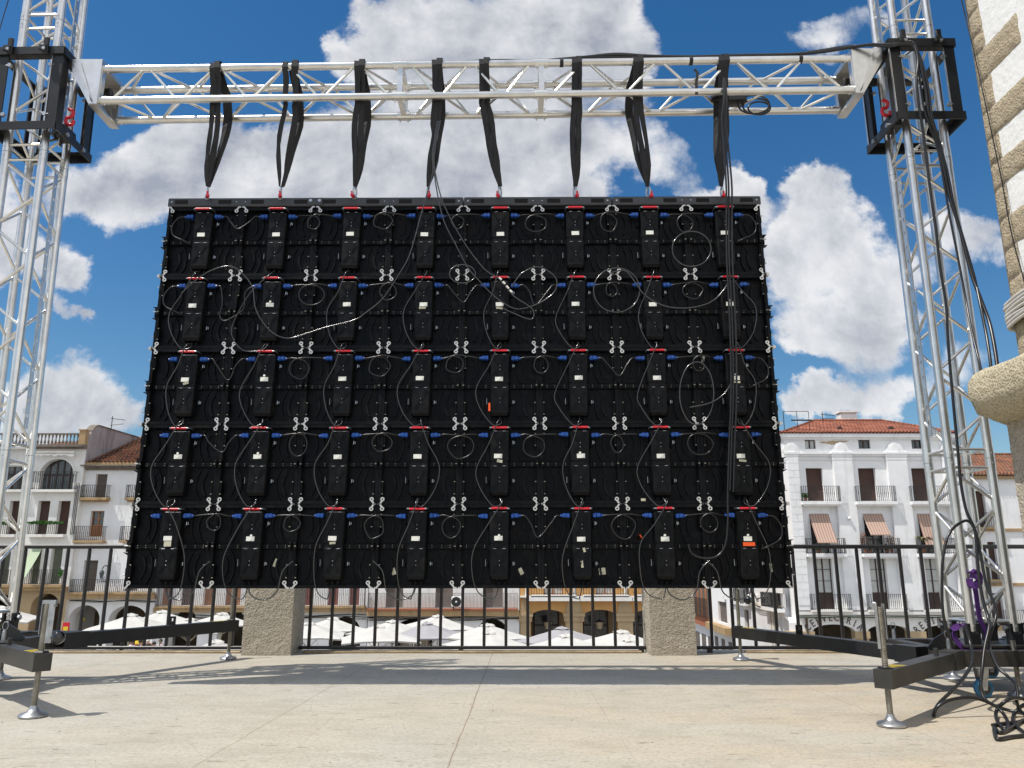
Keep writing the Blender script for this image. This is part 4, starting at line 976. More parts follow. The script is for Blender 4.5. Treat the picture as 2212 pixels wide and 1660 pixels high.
tang=[[(2084,1350),(2095,1387),(2100,1421),(2093,1447),(2065,1484),(2032,1516),(2019,1536),(2017,1546),(2024,1529),(2048,1514),(2089,1507),(2121,1512),(2155,1529),(2173,1551),(2177,1568),(2169,1576),(2155,1560),(2152,1538),(2168,1518),(2188,1508),(2212,1511),(2230,1530)],
 [(2225,1518),(2205,1527),(2190,1545),(2189,1560),(2202,1575),(2220,1586),(2232,1580),(2215,1556),(2195,1566),(2180,1575),(2160,1583),(2148,1572),(2150,1590),(2157,1597),(2185,1592),(2230,1588)],
 [(2144,1567),(2170,1563),(2200,1560),(2235,1553)],
 [(2196,1515),(2200,1528),(2208,1540),(2225,1550)]]
lt=['black cable bowing out to the left on the floor before joining the tangle','black cable coiled in loops at the right picture edge','straight black cable end lying across the coiled loops','short black cable dipping into the top of the coiled loops']
for pts,l in zip(tang,lt):
    P=[atg(x,y,-.93+.02*sin(i*1.3)) for i,(x,y) in enumerate(pts)]
    if l==lt[0]:
        for i,Yq in enumerate((-.45,-.48,-.55,-.62,-.75,-.85)): P[i]=atg(*pts[i],Yq)
    tag(MB().tube(spline(P,6),.0082,8).build('floor_cable',CABLE,smooth=70),l,'cable','loose cables at the foot of the right tower')
# coil of spare cable inside the beam, by the eighth sling
m=MB()
for k in range(3):
    cx,cy=1628+6*k,226+4*k; P=[at(cx+(34-5*k)*cos(a),cy+(20-3*k)*sin(a),-.03+.03*k) for a in [i*2*pi/10 for i in range(10)]]
    m.tube(spline(P,4,True),.006,6,closed=True)
tag(m.build('cable_coil',CABLE,smooth=70),'coil of spare black cable hanging inside the beam right of the eighth sling','cable coil')
m=MB(); c=at(1585,218,.0); m.cbox((c.x,c.y,c.z),(.16,.09,.06),.02); m.tube([at(1535,215,-.02),at(1550,212,-.02)],.02,10)
tag(m.build('cable_connector',CABLE,smooth=40),'chunky black plug connection lying inside the beam behind the eighth sling','connector')
for (x,y) in ((1213,133),(1492,132),(1728,127)):
    p=at(x,y,-.12); bp=beam_pt(p.x); z=bp.z+.12
    m=MB(); m.tube([(p.x-.012,-.12,z),(p.x+.012,-.12,z)],.0285,14); tag(m.build('tape_wrap',BFAB,smooth=40),{1213:'black tape wrap on the beam right of the fifth sling',1492:'black tape wrap on the beam between the seventh and eighth slings',1728:'black tape wrap on the beam near its right end'}[x],'tape wrap','black tape wraps on the beam')
P=[at(x,y,-.14) for x,y in ((1500,150),(1507,158),(1504,180),(1505,205))]
tag(MB().ribbon(P,.02,.003,(1,0,0)).build('cable_tie',BFAB),'loose black strap hanging from the beam lattice left of the eighth sling','strap')
# purple strap at the tower foot
st=thing('ratchet_strap','purple webbing strap knotted round the rungs at the foot of the right tower','strap',(RX,-.1,.3))
def rib(pts,w,name,dirs=(1,0,0),th=.004):
    P=[at(x,y,Y) for x,y,Y in pts]; MB().ribbon(spline(P,5),w,th,dirs).build(name,PURPLE,st,True)
rib([(2090,1237,-.148),(2100,1236,-.158),(2112,1239,-.155),(2116,1252,-.15),(2110,1262,-.155),(2098,1264,-.158),(2094,1250,-.155)],.038,'knot')
rib([(2094,1243,-.15),(2108,1246,-.165),(2118,1256,-.16),(2106,1268,-.165),(2096,1258,-.16)],.03,'knot',(0,0,1))
rib([(2104,1262,-.15),(2108,1280,-.15),(2112,1310,-.145),(2118,1340,-.14),(2130,1368,-.13),(2136,1390,-.12),(2128,1402,-.13),(2112,1406,-.14)],.034,'tail',(1,.3,0))
rib([(2072,1352,-.14),(2060,1360,-.145),(2064,1380,-.15),(2078,1397,-.15),(2096,1404,-.15),(2112,1406,-.14)],.034,'bottom_loop',(.3,.3,1))
rib([(2066,1352,-.10),(2078,1348,-.12),(2088,1354,-.14)],.045,'bottom_loop',(1,.3,0))

# ---------------------------------------------------------------- stone corner tower at the right edge
def stone_corner():
    r=thing('stone_corner_building','sandstone and white plaster building corner at the right edge, with a thick worn cornice','building',(2.9,-.5,0))
    X=2.9; yc=-.5; y1=-3.4; XB=4.6; zt=5.4
    m=MB(); m.bx((X+.012,y1,2.0),(XB,yc-.012,zt)); m.build('plaster_wall',PLASTERW,r,True)
    rnd=random.Random(5)
    def stone(y0,yy,z0,z1,x0=X):          # block with a hewn, slightly lumpy face towards -x, and a return on the far side
        b=MB(); nu=max(3,int(abs(yy-y0)/.025)); nv=max(3,int((z1-z0)/.025))
        g=[[None]*(nv+1) for _ in range(nu+1)]
        for i in range(nu+1):
            for j in range(nv+1):
                edge=(i in(0,nu)) or (j in (0,nv))
                y=y0+(yy-y0)*i/nu+(rnd.uniform(-.004,.004) if i in (0,nu) else 0); z=z0+(z1-z0)*j/nv+(rnd.uniform(-.003,.003) if j in (0,nv) and 0<i<nu else 0)
                x=x0+(.010 if edge else rnd.uniform(-.007,.003))
                g[i][j]=len(b.v); b.v.append((x,y,z))
        for i in range(nu):
            for j in range(nv): b.f.append((g[i][j],g[i+1][j],g[i+1][j+1],g[i][j+1]))
        # rim back to the wall
        ring=[g[i][0] for i in range(nu+1)]+[g[nu][j] for j in range(1,nv+1)]+[g[i][nv] for i in range(nu-1,-1,-1)]+[g[0][j] for j in range(nv-1,0,-1)]
        bk=[]
        for k in ring: x,y,z=b.v[k]; bk.append(len(b.v)); b.v.append((X+.10,y,z))
        n=len(ring)
        for k in range(n): k2=(k+1)%n; b.f.append((ring[k],ring[k2],bk[k2],bk[k]))
        b.f.append(tuple(reversed(bk)))
        b.build('quoin_stone',SAND,r,True,smooth=40)
    m=MB(); m.bx((X+.006,-.60,1.78),(X+.2,yc-.004,5.3)); m.build('mortar_bed',mat('mortar',(0.20,0.16,0.11),.95,0,(0.12,0.10,0.07),20,bump=.5),r,True)
    zz=[5.2,4.92,4.55,4.28,4.09,3.925,3.80,3.605,3.40,3.216,3.05,2.887,2.69,2.50,2.32,2.06]
    for i in range(len(zz)-1):
        z1,z0=zz[i]-.003,zz[i+1]+.003
        long=(i%2==0)
        if i==4: stone(yc,-.62,z0,z1)
        elif not long: stone(yc,-.62+rnd.uniform(-.02,.015),z0,z1)
        else: stone(yc,(-.92 if i==6 else -1.12+rnd.uniform(-.1,.1)),z0,z1)
    # lower worn ashlar under the rope, down to the cornice
    stone(yc,-1.3,1.76,2.055,X-.005)
    m=MB(); m.bx((X+.1,y1,1.70),(XB,yc-.01,2.0)); m.build('ashlar_core',SAND,r,True)
    # cornice: rounded slab
    prof=[(2.72,1.455),(2.64,1.465),(2.565,1.515),(2.540,1.565),(2.537,1.63),(2.541,1.69),(2.565,1.725),(2.66,1.745),(3.1,1.79),(3.1,1.455)]
    b=MB(); n=44; ys=[-.52-(2.6)*i/n for i in range(n+1)]; pn=len(prof); rnd2=random.Random(8)
    low=[[rnd2.uniform(-.012,.012) for _ in range(pn)] for _ in range(n+1)]
    for i,y in enumerate(ys):
        sh=.045*math.exp(-((y+.52)/.05)**2)
        for k,(x,z) in enumerate(prof):
            q=low[i][k]*.9+.008*sin(i*.7+k)+.006*sin(i*2.3+k*2)
            b.v.append((x+q*.7+(sh if k<8 else 0),y,z+q*.6*(1 if k<8 else 0)))
    for i in range(n):
        for k in range(pn): k2=(k+1)%pn; b.f.append((i*pn+k,i*pn+k2,(i+1)*pn+k2,(i+1)*pn+k))
    b.f.append(tuple(range(pn-1,-1,-1))); b.f.append(tuple(n*pn+k for k in range(pn)))
    b.build('cornice',GRANY,r,True,smooth=60)
    m=MB(); m.bx((3.1,y1,0),(XB,yc-.03,1.7)); 
    m.build('pier_core',GRAN,r,True)
    b=MB(); x0=2.745; y0=-.55; nu,nv=60,40; rnd3=random.Random(2)
    for i in range(nu+1):
        for j in range(nv+1): b.v.append((x0+rnd3.uniform(-.005,.005),y0-2.5*i/nu,.0+1.5*j/nv))
    for i in range(nu):
        for j in range(nv): a=i*(nv+1)+j; b.f.append((a,a+nv+1,a+nv+2,a+1))
    k=len(b.v); b.v+=[(x0,y0,0),(3.1,y0,0),(3.1,y0,1.5),(x0,y0,1.5)]; b.f.append((k,k+3,k+2,k+1))
    b.build('pier',GRAN,r,True,smooth=60)
stone_corner()
# white cords bunched on the ledge and the thin wire down the corner
rc=thing('cord_bundle','bundle of white cords draped over the ledge of the stone corner at the right edge','cords',(2.88,-.62,2.1))
for k in range(7):
    rn=random.Random(k); z=2.17-.022*k
    P=[(2.872+rn.uniform(-.006,.004),-.50,z-.02),(2.862,-.56,z+.0),(2.86,-.70,z+.012+rn.uniform(-.008,.008)),(2.86,-.9,z+.02),(2.862,-1.3,z+.03)]
    MB().tube(spline([(3.0,-.478,z-.03)]+P,5),.010,7).build('cord',WHITECLOTH,rc,True,smooth=60)
def atx(x,y,X):
    d=ray(x,y); return CAM+d*(X/d.x)
WPTS=[(2074,-30),(2077,0),(2100,95),(2110,140),(2130,230),(2148,315),(2165,395),(2180,480),(2195,545),(2208,590),(2225,660)]
P=[atx(x,y,2.875) for x,y in WPTS]
tag(MB().tube(spline(P,3),.0035,6).build('thin_wire',CABLE,smooth=60),'thin dark wire running down the sandstone corner at the right edge','wire')
tag(MB().tube(spline([at(x,y,-.5) for x,y in ((26,-40),(18,0),(6,40),(-8,90))],3),.003,6).build('thin_wire',CABLE,smooth=60),'thin dark wire crossing the sky at the top left corner','wire')

# ---------------------------------------------------------------- buildings across the square
class Facade:
    """a building front: u runs along the wall, z up (world), d goes into the building"""
    def __init__(s,name,label,p0,p1,zb,group=None,cat='building'):
        s.p0=V3((p0[0],p0[1],0)); d=V3((p1[0]-p0[0],p1[1]-p0[1],0)); s.W=d.length; s.t=d.normalized(); s.n=V3((-s.t.y,s.t.x,0))
        s.zb=zb; s.rz=math.atan2(s.t.y,s.t.x)
        s.root=thing(name,label,cat,(p0[0],p0[1],zb),(0,0,s.rz),group)
        s.holes=[]
    def hit(s,x,y):
        d=ray(x,y); t=(s.p0-CAM).dot(s.n)/d.dot(s.n); p=CAM+d*t; return ((p-s.p0).dot(s.t),p.z)
    def U(s,x,y): return s.hit(x,y)[0]
    def Z(s,x,y): return s.hit(x,y)[1]
    def L(s,u,d,z): return (u,d,z-s.zb)
    def rect(s,x0,y0,x1,y1,dep=.3):
        """picture box -> hole; x taken at the box's mid height"""
        ym=(y0+y1)/2; u0,u1=s.U(x0,ym),s.U(x1,ym); z1=s.Z((x0+x1)/2,y0); z0=s.Z((x0+x1)/2,y1)
        h=dict(u0=u0,u1=u1,z0=z0,z1=z1,dep=dep); s.holes.append(h); return h
    def hole(s,u0,u1,z0,z1,dep=.3,arch=0): h=dict(u0=u0,u1=u1,z0=z0,z1=z1,dep=dep,arch=arch); s.holes.append(h); return h
    def wall(s,z0,z1,m,u0=0,u1=None,name='wall',d0=0.0,mr=None):
        u1=s.W if u1 is None else u1
        H=[h for h in s.holes if h['z0']<z1-.01 and h['z1']>z0+.01 and h['u0']<u1 and h['u1']>u0 and not h.get('done')]
        us=sorted({u0,u1,*[min(max(h[k],u0),u1) for h in H for k in ('u0','u1')]}); zs=sorted({z0,z1,*[min(max(h[k],z0),z1) for h in H for k in ('z0','z1')]})
        b=MB()
        for i in range(len(us)-1):
            for j in range(len(zs)-1):
                cu,cz=(us[i]+us[i+1])/2,(zs[j]+zs[j+1])/2
                if us[i+1]-us[i]<1e-5 or zs[j+1]-zs[j]<1e-5: continue
                if any(h['u0']<cu<h['u1'] and h['z0']<cz<h['z1'] for h in H): continue
                b.add([s.L(us[i],d0,zs[j]),s.L(us[i+1],d0,zs[j]),s.L(us[i+1],d0,zs[j+1]),s.L(us[i],d0,zs[j+1])],[(0,1,2,3)])
        for h in H:
            a0,a1,c0,c1,dp=h['u0'],h['u1'],max(h['z0'],z0),h['z1'],h['dep']; h['done']=1
            ar=h.get('arch',0)
            zs_=c1-ar*1.0 if ar else c1
            b.add([s.L(a0,d0,c0),s.L(a0,d0+dp,c0),s.L(a0,d0+dp,zs_),s.L(a0,d0,zs_)],[(0,1,2,3)])
            b.add([s.L(a1,d0,c0),s.L(a1,d0,zs_),s.L(a1,d0+dp,zs_),s.L(a1,d0+dp,c0)],[(0,1,2,3)])
            if c0>z0+.01: b.add([s.L(a0,d0,c0),s.L(a1,d0,c0),s.L(a1,d0+dp,c0),s.L(a0,d0+dp,c0)],[(0,1,2,3)])
            if ar:
                n=14; cm=(a0+a1)/2; hw=(a1-a0)/2; P=[(cm-hw*cos(pi*k/n),zs_+ar*sin(pi*k/n)) for k in range(n+1)]
                for k in range(n):
                    (x0,q0),(x1,q1)=P[k],P[k+1]
                    b.add([s.L(x0,d0,q0),s.L(x1,d0,q1),s.L(x1,d0,c1),s.L(x0,d0,c1)],[(0,1,2,3)])
                    b.add([s.L(x0,d0,q0),s.L(x0,d0+dp,q0),s.L(x1,d0+dp,q1),s.L(x1,d0,q1)],[(0,1,2,3)])
            else: b.add([s.L(a0,d0,c1),s.L(a0,d0+dp,c1),s.L(a1,d0+dp,c1),s.L(a1,d0,c1)],[(0,1,2,3)])
        return b.build(name,m,s.root)
    def body(s,z0,z1,m,D=9,u0=0,u1=None,name='side_walls',d0=0.0,back=True):
        u1=s.W if u1 is None else u1; b=MB()
        b.add([s.L(u0,d0,z0),s.L(u0,d0,z1),s.L(u0,D,z1),s.L(u0,D,z0)],[(0,1,2,3)])
        b.add([s.L(u1,d0,z0),s.L(u1,D,z0),s.L(u1,D,z1),s.L(u1,d0,z1)],[(0,1,2,3)])
        if back: b.add([s.L(u0,D,z0),s.L(u0,D,z1),s.L(u1,D,z1),s.L(u1,D,z0)],[(0,1,2,3)])
        b.add([s.L(u0,d0,z1-.01),s.L(u1,d0,z1-.01),s.L(u1,D,z1-.01),s.L(u0,D,z1-.01)],[(0,1,2,3)])
        return b.build(name,m,s.root)
    def bx(s,name,m,u0,u1,d0,d1,z0,z1,parent=None,ch=0):
        b=MB(); a,c=s.L(u0,d0,z0),s.L(u1,d1,z1)
        if ch: b.cbox([(a[i]+c[i])/2 for i in range(3)],[abs(c[i]-a[i]) for i in range(3)],ch)
        else: b.bx(a,c)
        return b.build(name,m,parent or s.root)
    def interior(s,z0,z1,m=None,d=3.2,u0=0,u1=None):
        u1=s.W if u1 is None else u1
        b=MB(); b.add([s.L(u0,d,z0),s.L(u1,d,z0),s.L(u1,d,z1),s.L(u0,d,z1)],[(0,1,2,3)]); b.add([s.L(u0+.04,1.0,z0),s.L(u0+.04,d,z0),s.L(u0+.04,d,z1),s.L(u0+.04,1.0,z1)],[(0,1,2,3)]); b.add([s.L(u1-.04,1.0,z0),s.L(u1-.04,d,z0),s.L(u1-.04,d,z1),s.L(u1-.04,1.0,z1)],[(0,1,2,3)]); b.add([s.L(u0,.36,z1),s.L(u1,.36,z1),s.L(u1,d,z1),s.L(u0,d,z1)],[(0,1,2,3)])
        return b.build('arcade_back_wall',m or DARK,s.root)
    def shutter(s,h,m=SHUT,name='shutter'):
        return s.bx(name,m,h['u0']+.003,h['u1']-.003,h['dep']-.06,h['dep'],h['z0']+.003,h['z1']-.003)
    def window(s,h,fm=DKWOOD,pm=CURTAIN,cols=2,rows=3,name='window',panel=0):
        a0,a1,c0,c1,d=h['u0'],h['u1'],h['z0'],h['z1'],h['dep']; t=.055; b=MB()
        for (p,q,r,w) in ((a0,a0+t,c0,c1),(a1-t,a1,c0,c1),(a0+t,a1-t,c0,c0+t),(a0+t,a1-t,c1-t,c1)): b.bx(s.L(p,d-.07,r),s.L(q,d-.005,w))
        for k in range(1,cols): x=a0+(a1-a0)*k/cols; b.bx(s.L(x-.04,d-.068,c0+t),s.L(x+.04,d-.006,c1-t))
        zb=c0+t+panel
        for k in range(1,rows): z=zb+(c1-t-zb)*k/rows; b.bx(s.L(a0+t,d-.05,z-.018),s.L(a1-t,d-.012,z+.018))
        f=b.build(name,fm,s.root)
        if panel: s.bx('lower_panel',fm,a0+t,a1-t,d-.045,d-.01,c0+t,zb,f)
        s.bx('pane',pm,a0+t,a1-t,d-.03,d-.015,zb,c1-t,f); return f
    def balcony(s,u0,u1,z,h=.95,proj=.55,slab=.13,sm=None,sp=.11,m=IRON,orn=0,flare=0,name='balcony',gap=None):
        sl=s.bx(name,sm or STW,u0,u1,-proj,-.002,z-slab,z)
        b=MB()
        if flare: b2=MB(); b2.bx(s.L(u0+.1,-proj+.12,z-slab-.10),s.L(u1-.1,-.003,z-slab-.001)); b2.build('corbel',sm or STW,sl)
        P=-proj+.04
        for zz in (z+h-.02,z+.06):
            b.bx(s.L(u0+.02,P-.012,zz),s.L(u1-.02,P+.012,zz+.02))
            for u in (u0+.02,u1-.044): b.bx(s.L(u,P+.012,zz),s.L(u+.024,-.003,zz+.02))
        n=int((u1-u0-.04)/sp)
        for k in range(n+1):
            u=u0+.03+(u1-u0-.06)*k/n; w=.012
            b.bx(s.L(u-w,P-w,z+.003),s.L(u+w,P+w,z+h-.02))
            if orn and k%2==orn%2: b.sphere(s.L(u,P,z+h*.52),.03,6,4,(1,1,2.6)); b.sphere(s.L(u,P,z+h*.78),.022,6,4)
        for u in (u0+.03,u1-.03):
            for k in range(1,max(2,int(proj/sp))): d=P*(1-k*sp/proj); b.bx(s.L(u-.008,d-.008,z+.003),s.L(u+.008,d+.008,z+h-.02))
        b.build('railing',m,sl); return sl
    def blind(s,h,drop,out,m):
        u0,u1,zt=h['u0']-.03,h['u1']+.03,h['z1']-.02; b=MB(); n=8
        pts=[(-.03-out*(k/n)**1.2, zt-(drop)*(k/n)) for k in range(n+1)]
        for (d,z) in pts: b.v+=[s.L(u0,d,z),s.L(u1,d,z),s.L(u1,d+.015,z),s.L(u0,d+.015,z)]
        for k in range(n):
            for q in range(4): q2=(q+1)%4; b.f.append((k*4+q,k*4+q2,(k+1)*4+q2,(k+1)*4+q))
        b.bx(s.L(u0,pts[-1][0]-.03,pts[-1][1]-.04),s.L(u1,pts[-1][0]+.03,pts[-1][1]+.01))
        return b.build('sun_blind',m,s.root,uvf=lambda c:(c[0],c[2]))

def striped(name,c1,c2,per):
    def f(nt,bs,tc,last):
        N=nt.nodes.new;L=nt.links.new; w=N('ShaderNodeTexWave'); w.bands_direction='X'; w.inputs['Scale'].default_value=pi/(10*per)*2; L(tc.outputs['Object'],w.inputs['Vector'])
        r=N('ShaderNodeMapRange'); L(w.outputs['Fac'],r.inputs['Value']); r.inputs['From Min'].default_value=.75; r.inputs['From Max'].default_value=.85
        mx=N('ShaderNodeMix'); mx.data_type='RGBA'; L(r.outputs[0],mx.inputs['Factor']); mx.inputs[6].default_value=(*c1,1); mx.inputs[7].default_value=(*c2,1); L(mx.outputs[2],bs.inputs['Base Color'])
    return mat(name,c1,.85,extra=f)
BLIND=striped('pink_striped_blind',(0.46,0.33,0.26),(0.27,0.15,0.12),.34)
BLINDG=mat('pale_green_blind',(0.40,0.48,0.33),.85)
TILEFLAT=TILE

def hip_roof(F,u0,u1,zE,zR,D,hip,m,over=.35,name='roof',hipr=None):
    """tiled hip roof with real slopes; uv in metres so tile rows follow the slope"""
    hr=hip if hipr is None else hipr
    o=over; A=[(u0-o,-o,zE),(u1+o,-o,zE),(u1+o,D+o,zE),(u0-o,D+o,zE)]; B=[(u0+hip,D/2,zR),(u1-hr,D/2,zR)]
    b=MB(); b.uv=[]
    def tri(*P):
        e=(V3(P[1])-V3(P[0])).normalized(); nn=(V3(P[1])-V3(P[0])).cross(V3(P[2])-V3(P[0])).normalized(); up=nn.cross(e)
        b.add([F.L(*p) for p in P],[tuple(range(len(P)))]); b.uv+=[((V3(p)-V3(P[0])).dot(e),(V3(p)-V3(P[0])).dot(up)) for p in P]
    tri(A[0],A[1],B[1],B[0]); tri(A[1],A[2],B[1]); tri(A[2],A[3],B[0],B[1]); tri(A[3],A[0],B[0])
    uvs=b.uv; me_o=b.build(name,m,F.root)
    l=me_o.data.uv_layers.new(name='UVMap')
    for lp in me_o.data.loops: l.data[lp.index].uv=uvs[lp.vertex_index]
    # tile noses along the eave and ridge caps
    q=MB(); n=int((u1-u0+2*o)/.24)
    for k in range(n): u=u0-o+.12+k*.24; q.tube([F.L(u,-o-.03,zE-.0),F.L(u,-o+.35,zE+.35*(zR-zE)/(D/2+o)+.02)],.06,6)
    q.build('eave_tiles',m,me_o,uvf=lambda c:(c[0]*1.0,c[1]))
    q=MB(); q.tube([F.L(*B[0]),F.L(*B[1])],.11,8); q.tube([F.L(*A[0]),F.L(*B[0])],.09,8); q.tube([F.L(*A[1]),F.L(*B[1])],.09,8)
    q.build('ridge_tiles',m,me_o,smooth=60,uvf=lambda c:(c[0],c[1]))
    return me_o

YB=46.0
def zg(y=YB): return plaza_z(y)-.05
# --- A: right-hand white house with the lettering (picture coordinates of its features)
def qa(X,Y): return (1659+.25*X, 829.5+.25*Y)
def qb(X,Y): return (1659+.2502*X, 1244+.25*Y)
def house_right():
    xl=at(1697,1000,YB).x; xr=at(2058,940,YB).x
    F=Facade('white_house','tall white house with orange tiled roof and lettering over its ground floor arches','',0,0) if False else Facade('white_house','tall white house with orange tiled roof and black lettering over its arches',(xl,YB),(xr,YB),zg())
    zE=F.Z(*qa(800,428)); zR=zE+1.35
    # holes
    att=[F.rect(*qa(X0,483),*qa(X1,560),.22) for X0,X1 in ((320,412),(782,884),(1241,1330))]
    top=[F.rect(*qa(X0,727),*qa(X1,1012),.35) for X0,X1 in ((336,482),(790,940),(1252,1400))]
    mid=[F.rect(*qa(X0,1122),*qa(X1,1462),.35) for X0,X1 in ((372,532),(838,1000),(1312,1470))]
    low=[F.rect(*qb(X0,-160),*qb(X1,288),.35) for X0,X1 in ((425,568),(892,1036),(1372,1515))]
    # the pier arches
    zs=F.Z(*qb(1000,480)); 
    for X0,X1,Yt in ((392,755,420),(868,1222,424),(1352,1700,428),(-80,170,352)):
        u0=F.U(*qb(X0,520)); u1=F.U(*qb(X1,520)); zt=F.Z(*qb((X0+X1)/2,Yt)); 
        if u0<0.05: continue
        F.hole(u0,min(u1,F.W-.1),F.zb,zt,.55,arch=zt-zs)
    zm=F.Z(*qb(1000,318))
    F.wall(zm,zE,STW); F.wall(F.zb,zm,STW2,name='ground_floor_wall'); F.body(F.zb,zE,STW,9)
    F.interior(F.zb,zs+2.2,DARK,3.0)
    hip_roof(F,0,F.W,zE,zR+.35,9,3.9,TILE,.30,hipr=2.4)
    F.bx('eave_cornice',STW,-.25,F.W+.25,-.25,-.003,zE-.28,zE-.05); F.bx('eave_cornice',STW,-.12,F.W+.12,-.12,-.004,zE-.42,zE-.281)
    # rooflights, chimney, parapet corner
    for X in (618,1060):
        u=at(*qa(X,380),YB+1.1).x-F.p0.x; b=MB(); z=zE+1.3*1.7/4.8; b.prism([(u-.24,z-F.zb),(u+.24,z-F.zb),(u,z-F.zb+.22)],1.0,1.9); b.build('dormer_vent',DKWOOD,F.root)
    u=at(*qa(684,280),YB+5.5).x-F.p0.x; c=F.bx('chimney',STW2,u-.62,u+.62,5.2,6.0,zR-.2,zR+.95); F.bx('chimney_cap',STW2,u-.70,u+.70,5.1,6.1,zR+1.08,zR+1.20,c); F.bx('chimney_cap',STW2,u-.45,u+.45,5.3,5.9,zR+.951,zR+1.079,c)
    zc=F.Z(*qa(800,605))
    for (a,bq,pj) in ((zc-.04,zc+.06,.22),(zc-.16,zc-.041,.12),(zc-.40,zc-.34,.08)): F.bx('string_course',STW,0,F.W,-pj,-.004,a,bq)
    # giant pilasters
    zp0=F.Z(*qb(900,296))
    for X0,X1 in ((105,250),(553,716),(1018,1186),(1500,1640)):
        u0=max(F.U(*qa(X0,700)),.0); u1=min(F.U(*qa(X1,700)),F.W)
        p=F.bx('pilaster',STW,u0,u1,-.26,-.005,zp0,zc-.42)
        F.bx('capital',STW,u0-.08,u1+.08,-.33,-.006,zc-.04,zc+.065,p); F.bx('capital',STW,u0-.05,u1+.05,-.30,-.006,zc-.20,zc-.041,p); F.bx('capital',STW,u0-.02,u1+.02,-.275,-.006,zc-.419,zc-.201,p)
        if X0==105 or X0==1500:
            z=zp0+.3
            k=0
            while z<zc-.6:
                if k%2==0: F.bx('rustic_block',STW,u0+.02,u1-.0,-.285,-.261,z,z+.42,p)
                else: F.bx('rustic_block',STW,u0+.02,u0+(u1-u0)*.5,-.285,-.261,z,z+.42,p); F.bx('rustic_block',STW,u0+(u1-u0)*.5+.04,u1-.0,-.285,-.261,z,z+.42,p)
                z+=.47; k+=1
        # round-headed scroll on top of the capital
        cu=(u0+u1)/2; b=MB(); rr=.47; pts=[(cu+rr*cos(pi*k/12),zc+.07-F.zb+.22+rr*sin(pi*k/12)) for k in range(13)]
        b.prism([(cu-rr,zc+.066-F.zb)]+[(x,z) for x,z in reversed(pts)]+[(cu+rr,zc+.066-F.zb)],-.18,-.005); b.prism([(cu-.85,zc+.066-F.zb),(cu-rr-.01,zc+.35-F.zb),(cu-rr-.01,zc+.066-F.zb)],-.12,-.006); b.prism([(cu+.85,zc+.066-F.zb),(cu+rr+.01,zc+.066-F.zb),(cu+rr+.01,zc+.35-F.zb)],-.12,-.006)
        s_=b.build('scroll',STW,p); b=MB(); b.lathe([(.34,-.21),(.34,-.181)],(cu,0,zc+.32-F.zb),18,'y'); b.lathe([(.27,-.225),(.27,-.2105)],(cu,0,zc+.32-F.zb),18,'y'); b.build('disc',STW,s_)
    for h in att: F.window(h,DKWOOD,CURTAIN if h is att[0] else GLASS,2,1)
    for i,h in enumerate(top): F.shutter(h)
    for i,h in enumerate(mid): F.window(h,DKWOOD,GLASS,2,3); F.blind(h,(h['z1']-h['z0'])*(.74,.54,.80)[i],(1.05,.85,.6)[i],BLIND)
    for h in low: F.window(h,DKWOOD,CURTAIN,2,3,panel=.95)
    zt=F.Z(*qa(800,1020)); zmid=F.Z(*qa(800,1468)); zl=F.Z(*qb(500,294))
    for X0,X1 in ((272,606),(740,1082),(1212,1555)):
        F.balcony(F.U(*qa(X0,1015)),F.U(*qa(X1,1015)),zt,F.Z(*qa(800,895))-zt+.05,.55,.2,STW,.12,orn=1,flare=1)
    for X0,X1 in ((318,652),(795,1120),(1268,1600)):
        F.balcony(F.U(*qa(X0,1465)),F.U(*qa(X1,1465)),zmid,F.Z(*qa(800,1342))-zmid+.05,.55,.2,STW,.12,orn=1,flare=1)
    for X0,X1 in ((362,702),(850,1182),(1330,1680)):
        F.balcony(F.U(*qb(X0,290)),F.U(*qb(X1,290)),zl,F.Z(*qb(500,163))-zl+.05,.5,.1,STW2,.12,orn=1)
    # mouldings over the arches, impost band, stuck cables
    zb1=F.Z(*qb(500,300)); zb2=F.Z(*qb(500,345))
    F.bx('band_moulding',STW2,0,F.W,-.30,-.005,zb1-.24,zb1-.06); F.bx('band_moulding',STW2,0,F.W,-.16,-.006,zb1-.32,zb1-.241)
    for X0,X1 in ((175,392),(755,868),(1222,1352)):
        u0,u1=F.U(*qb(X0,500)),F.U(*qb(X1,500)); F.bx('impost',BEIGE,u0-.06,u1+.06,-.10,.5,zs-.42,zs-.0); F.bx('pier_base',BEIGE,u0+.002,u1-.002,-.03,.54,F.zb,zs-.421)
    for k in range(4):
        pts=[(F.W*i/12,-.18-.02*k,zb1-.30-.035*k+.025*sin(i*1.7+k)-F.zb) for i in range(13)]; MB().tube(spline(pts,3),.018,5).build('wall_cable',(CABLE,STW2,mat('green_wire',(0.03,0.16,0.08),.6),IRON)[k],F.root)
    # lettering set round the arches
    LT=mat('black_lettering',(0.07,0.05,0.045),.7)
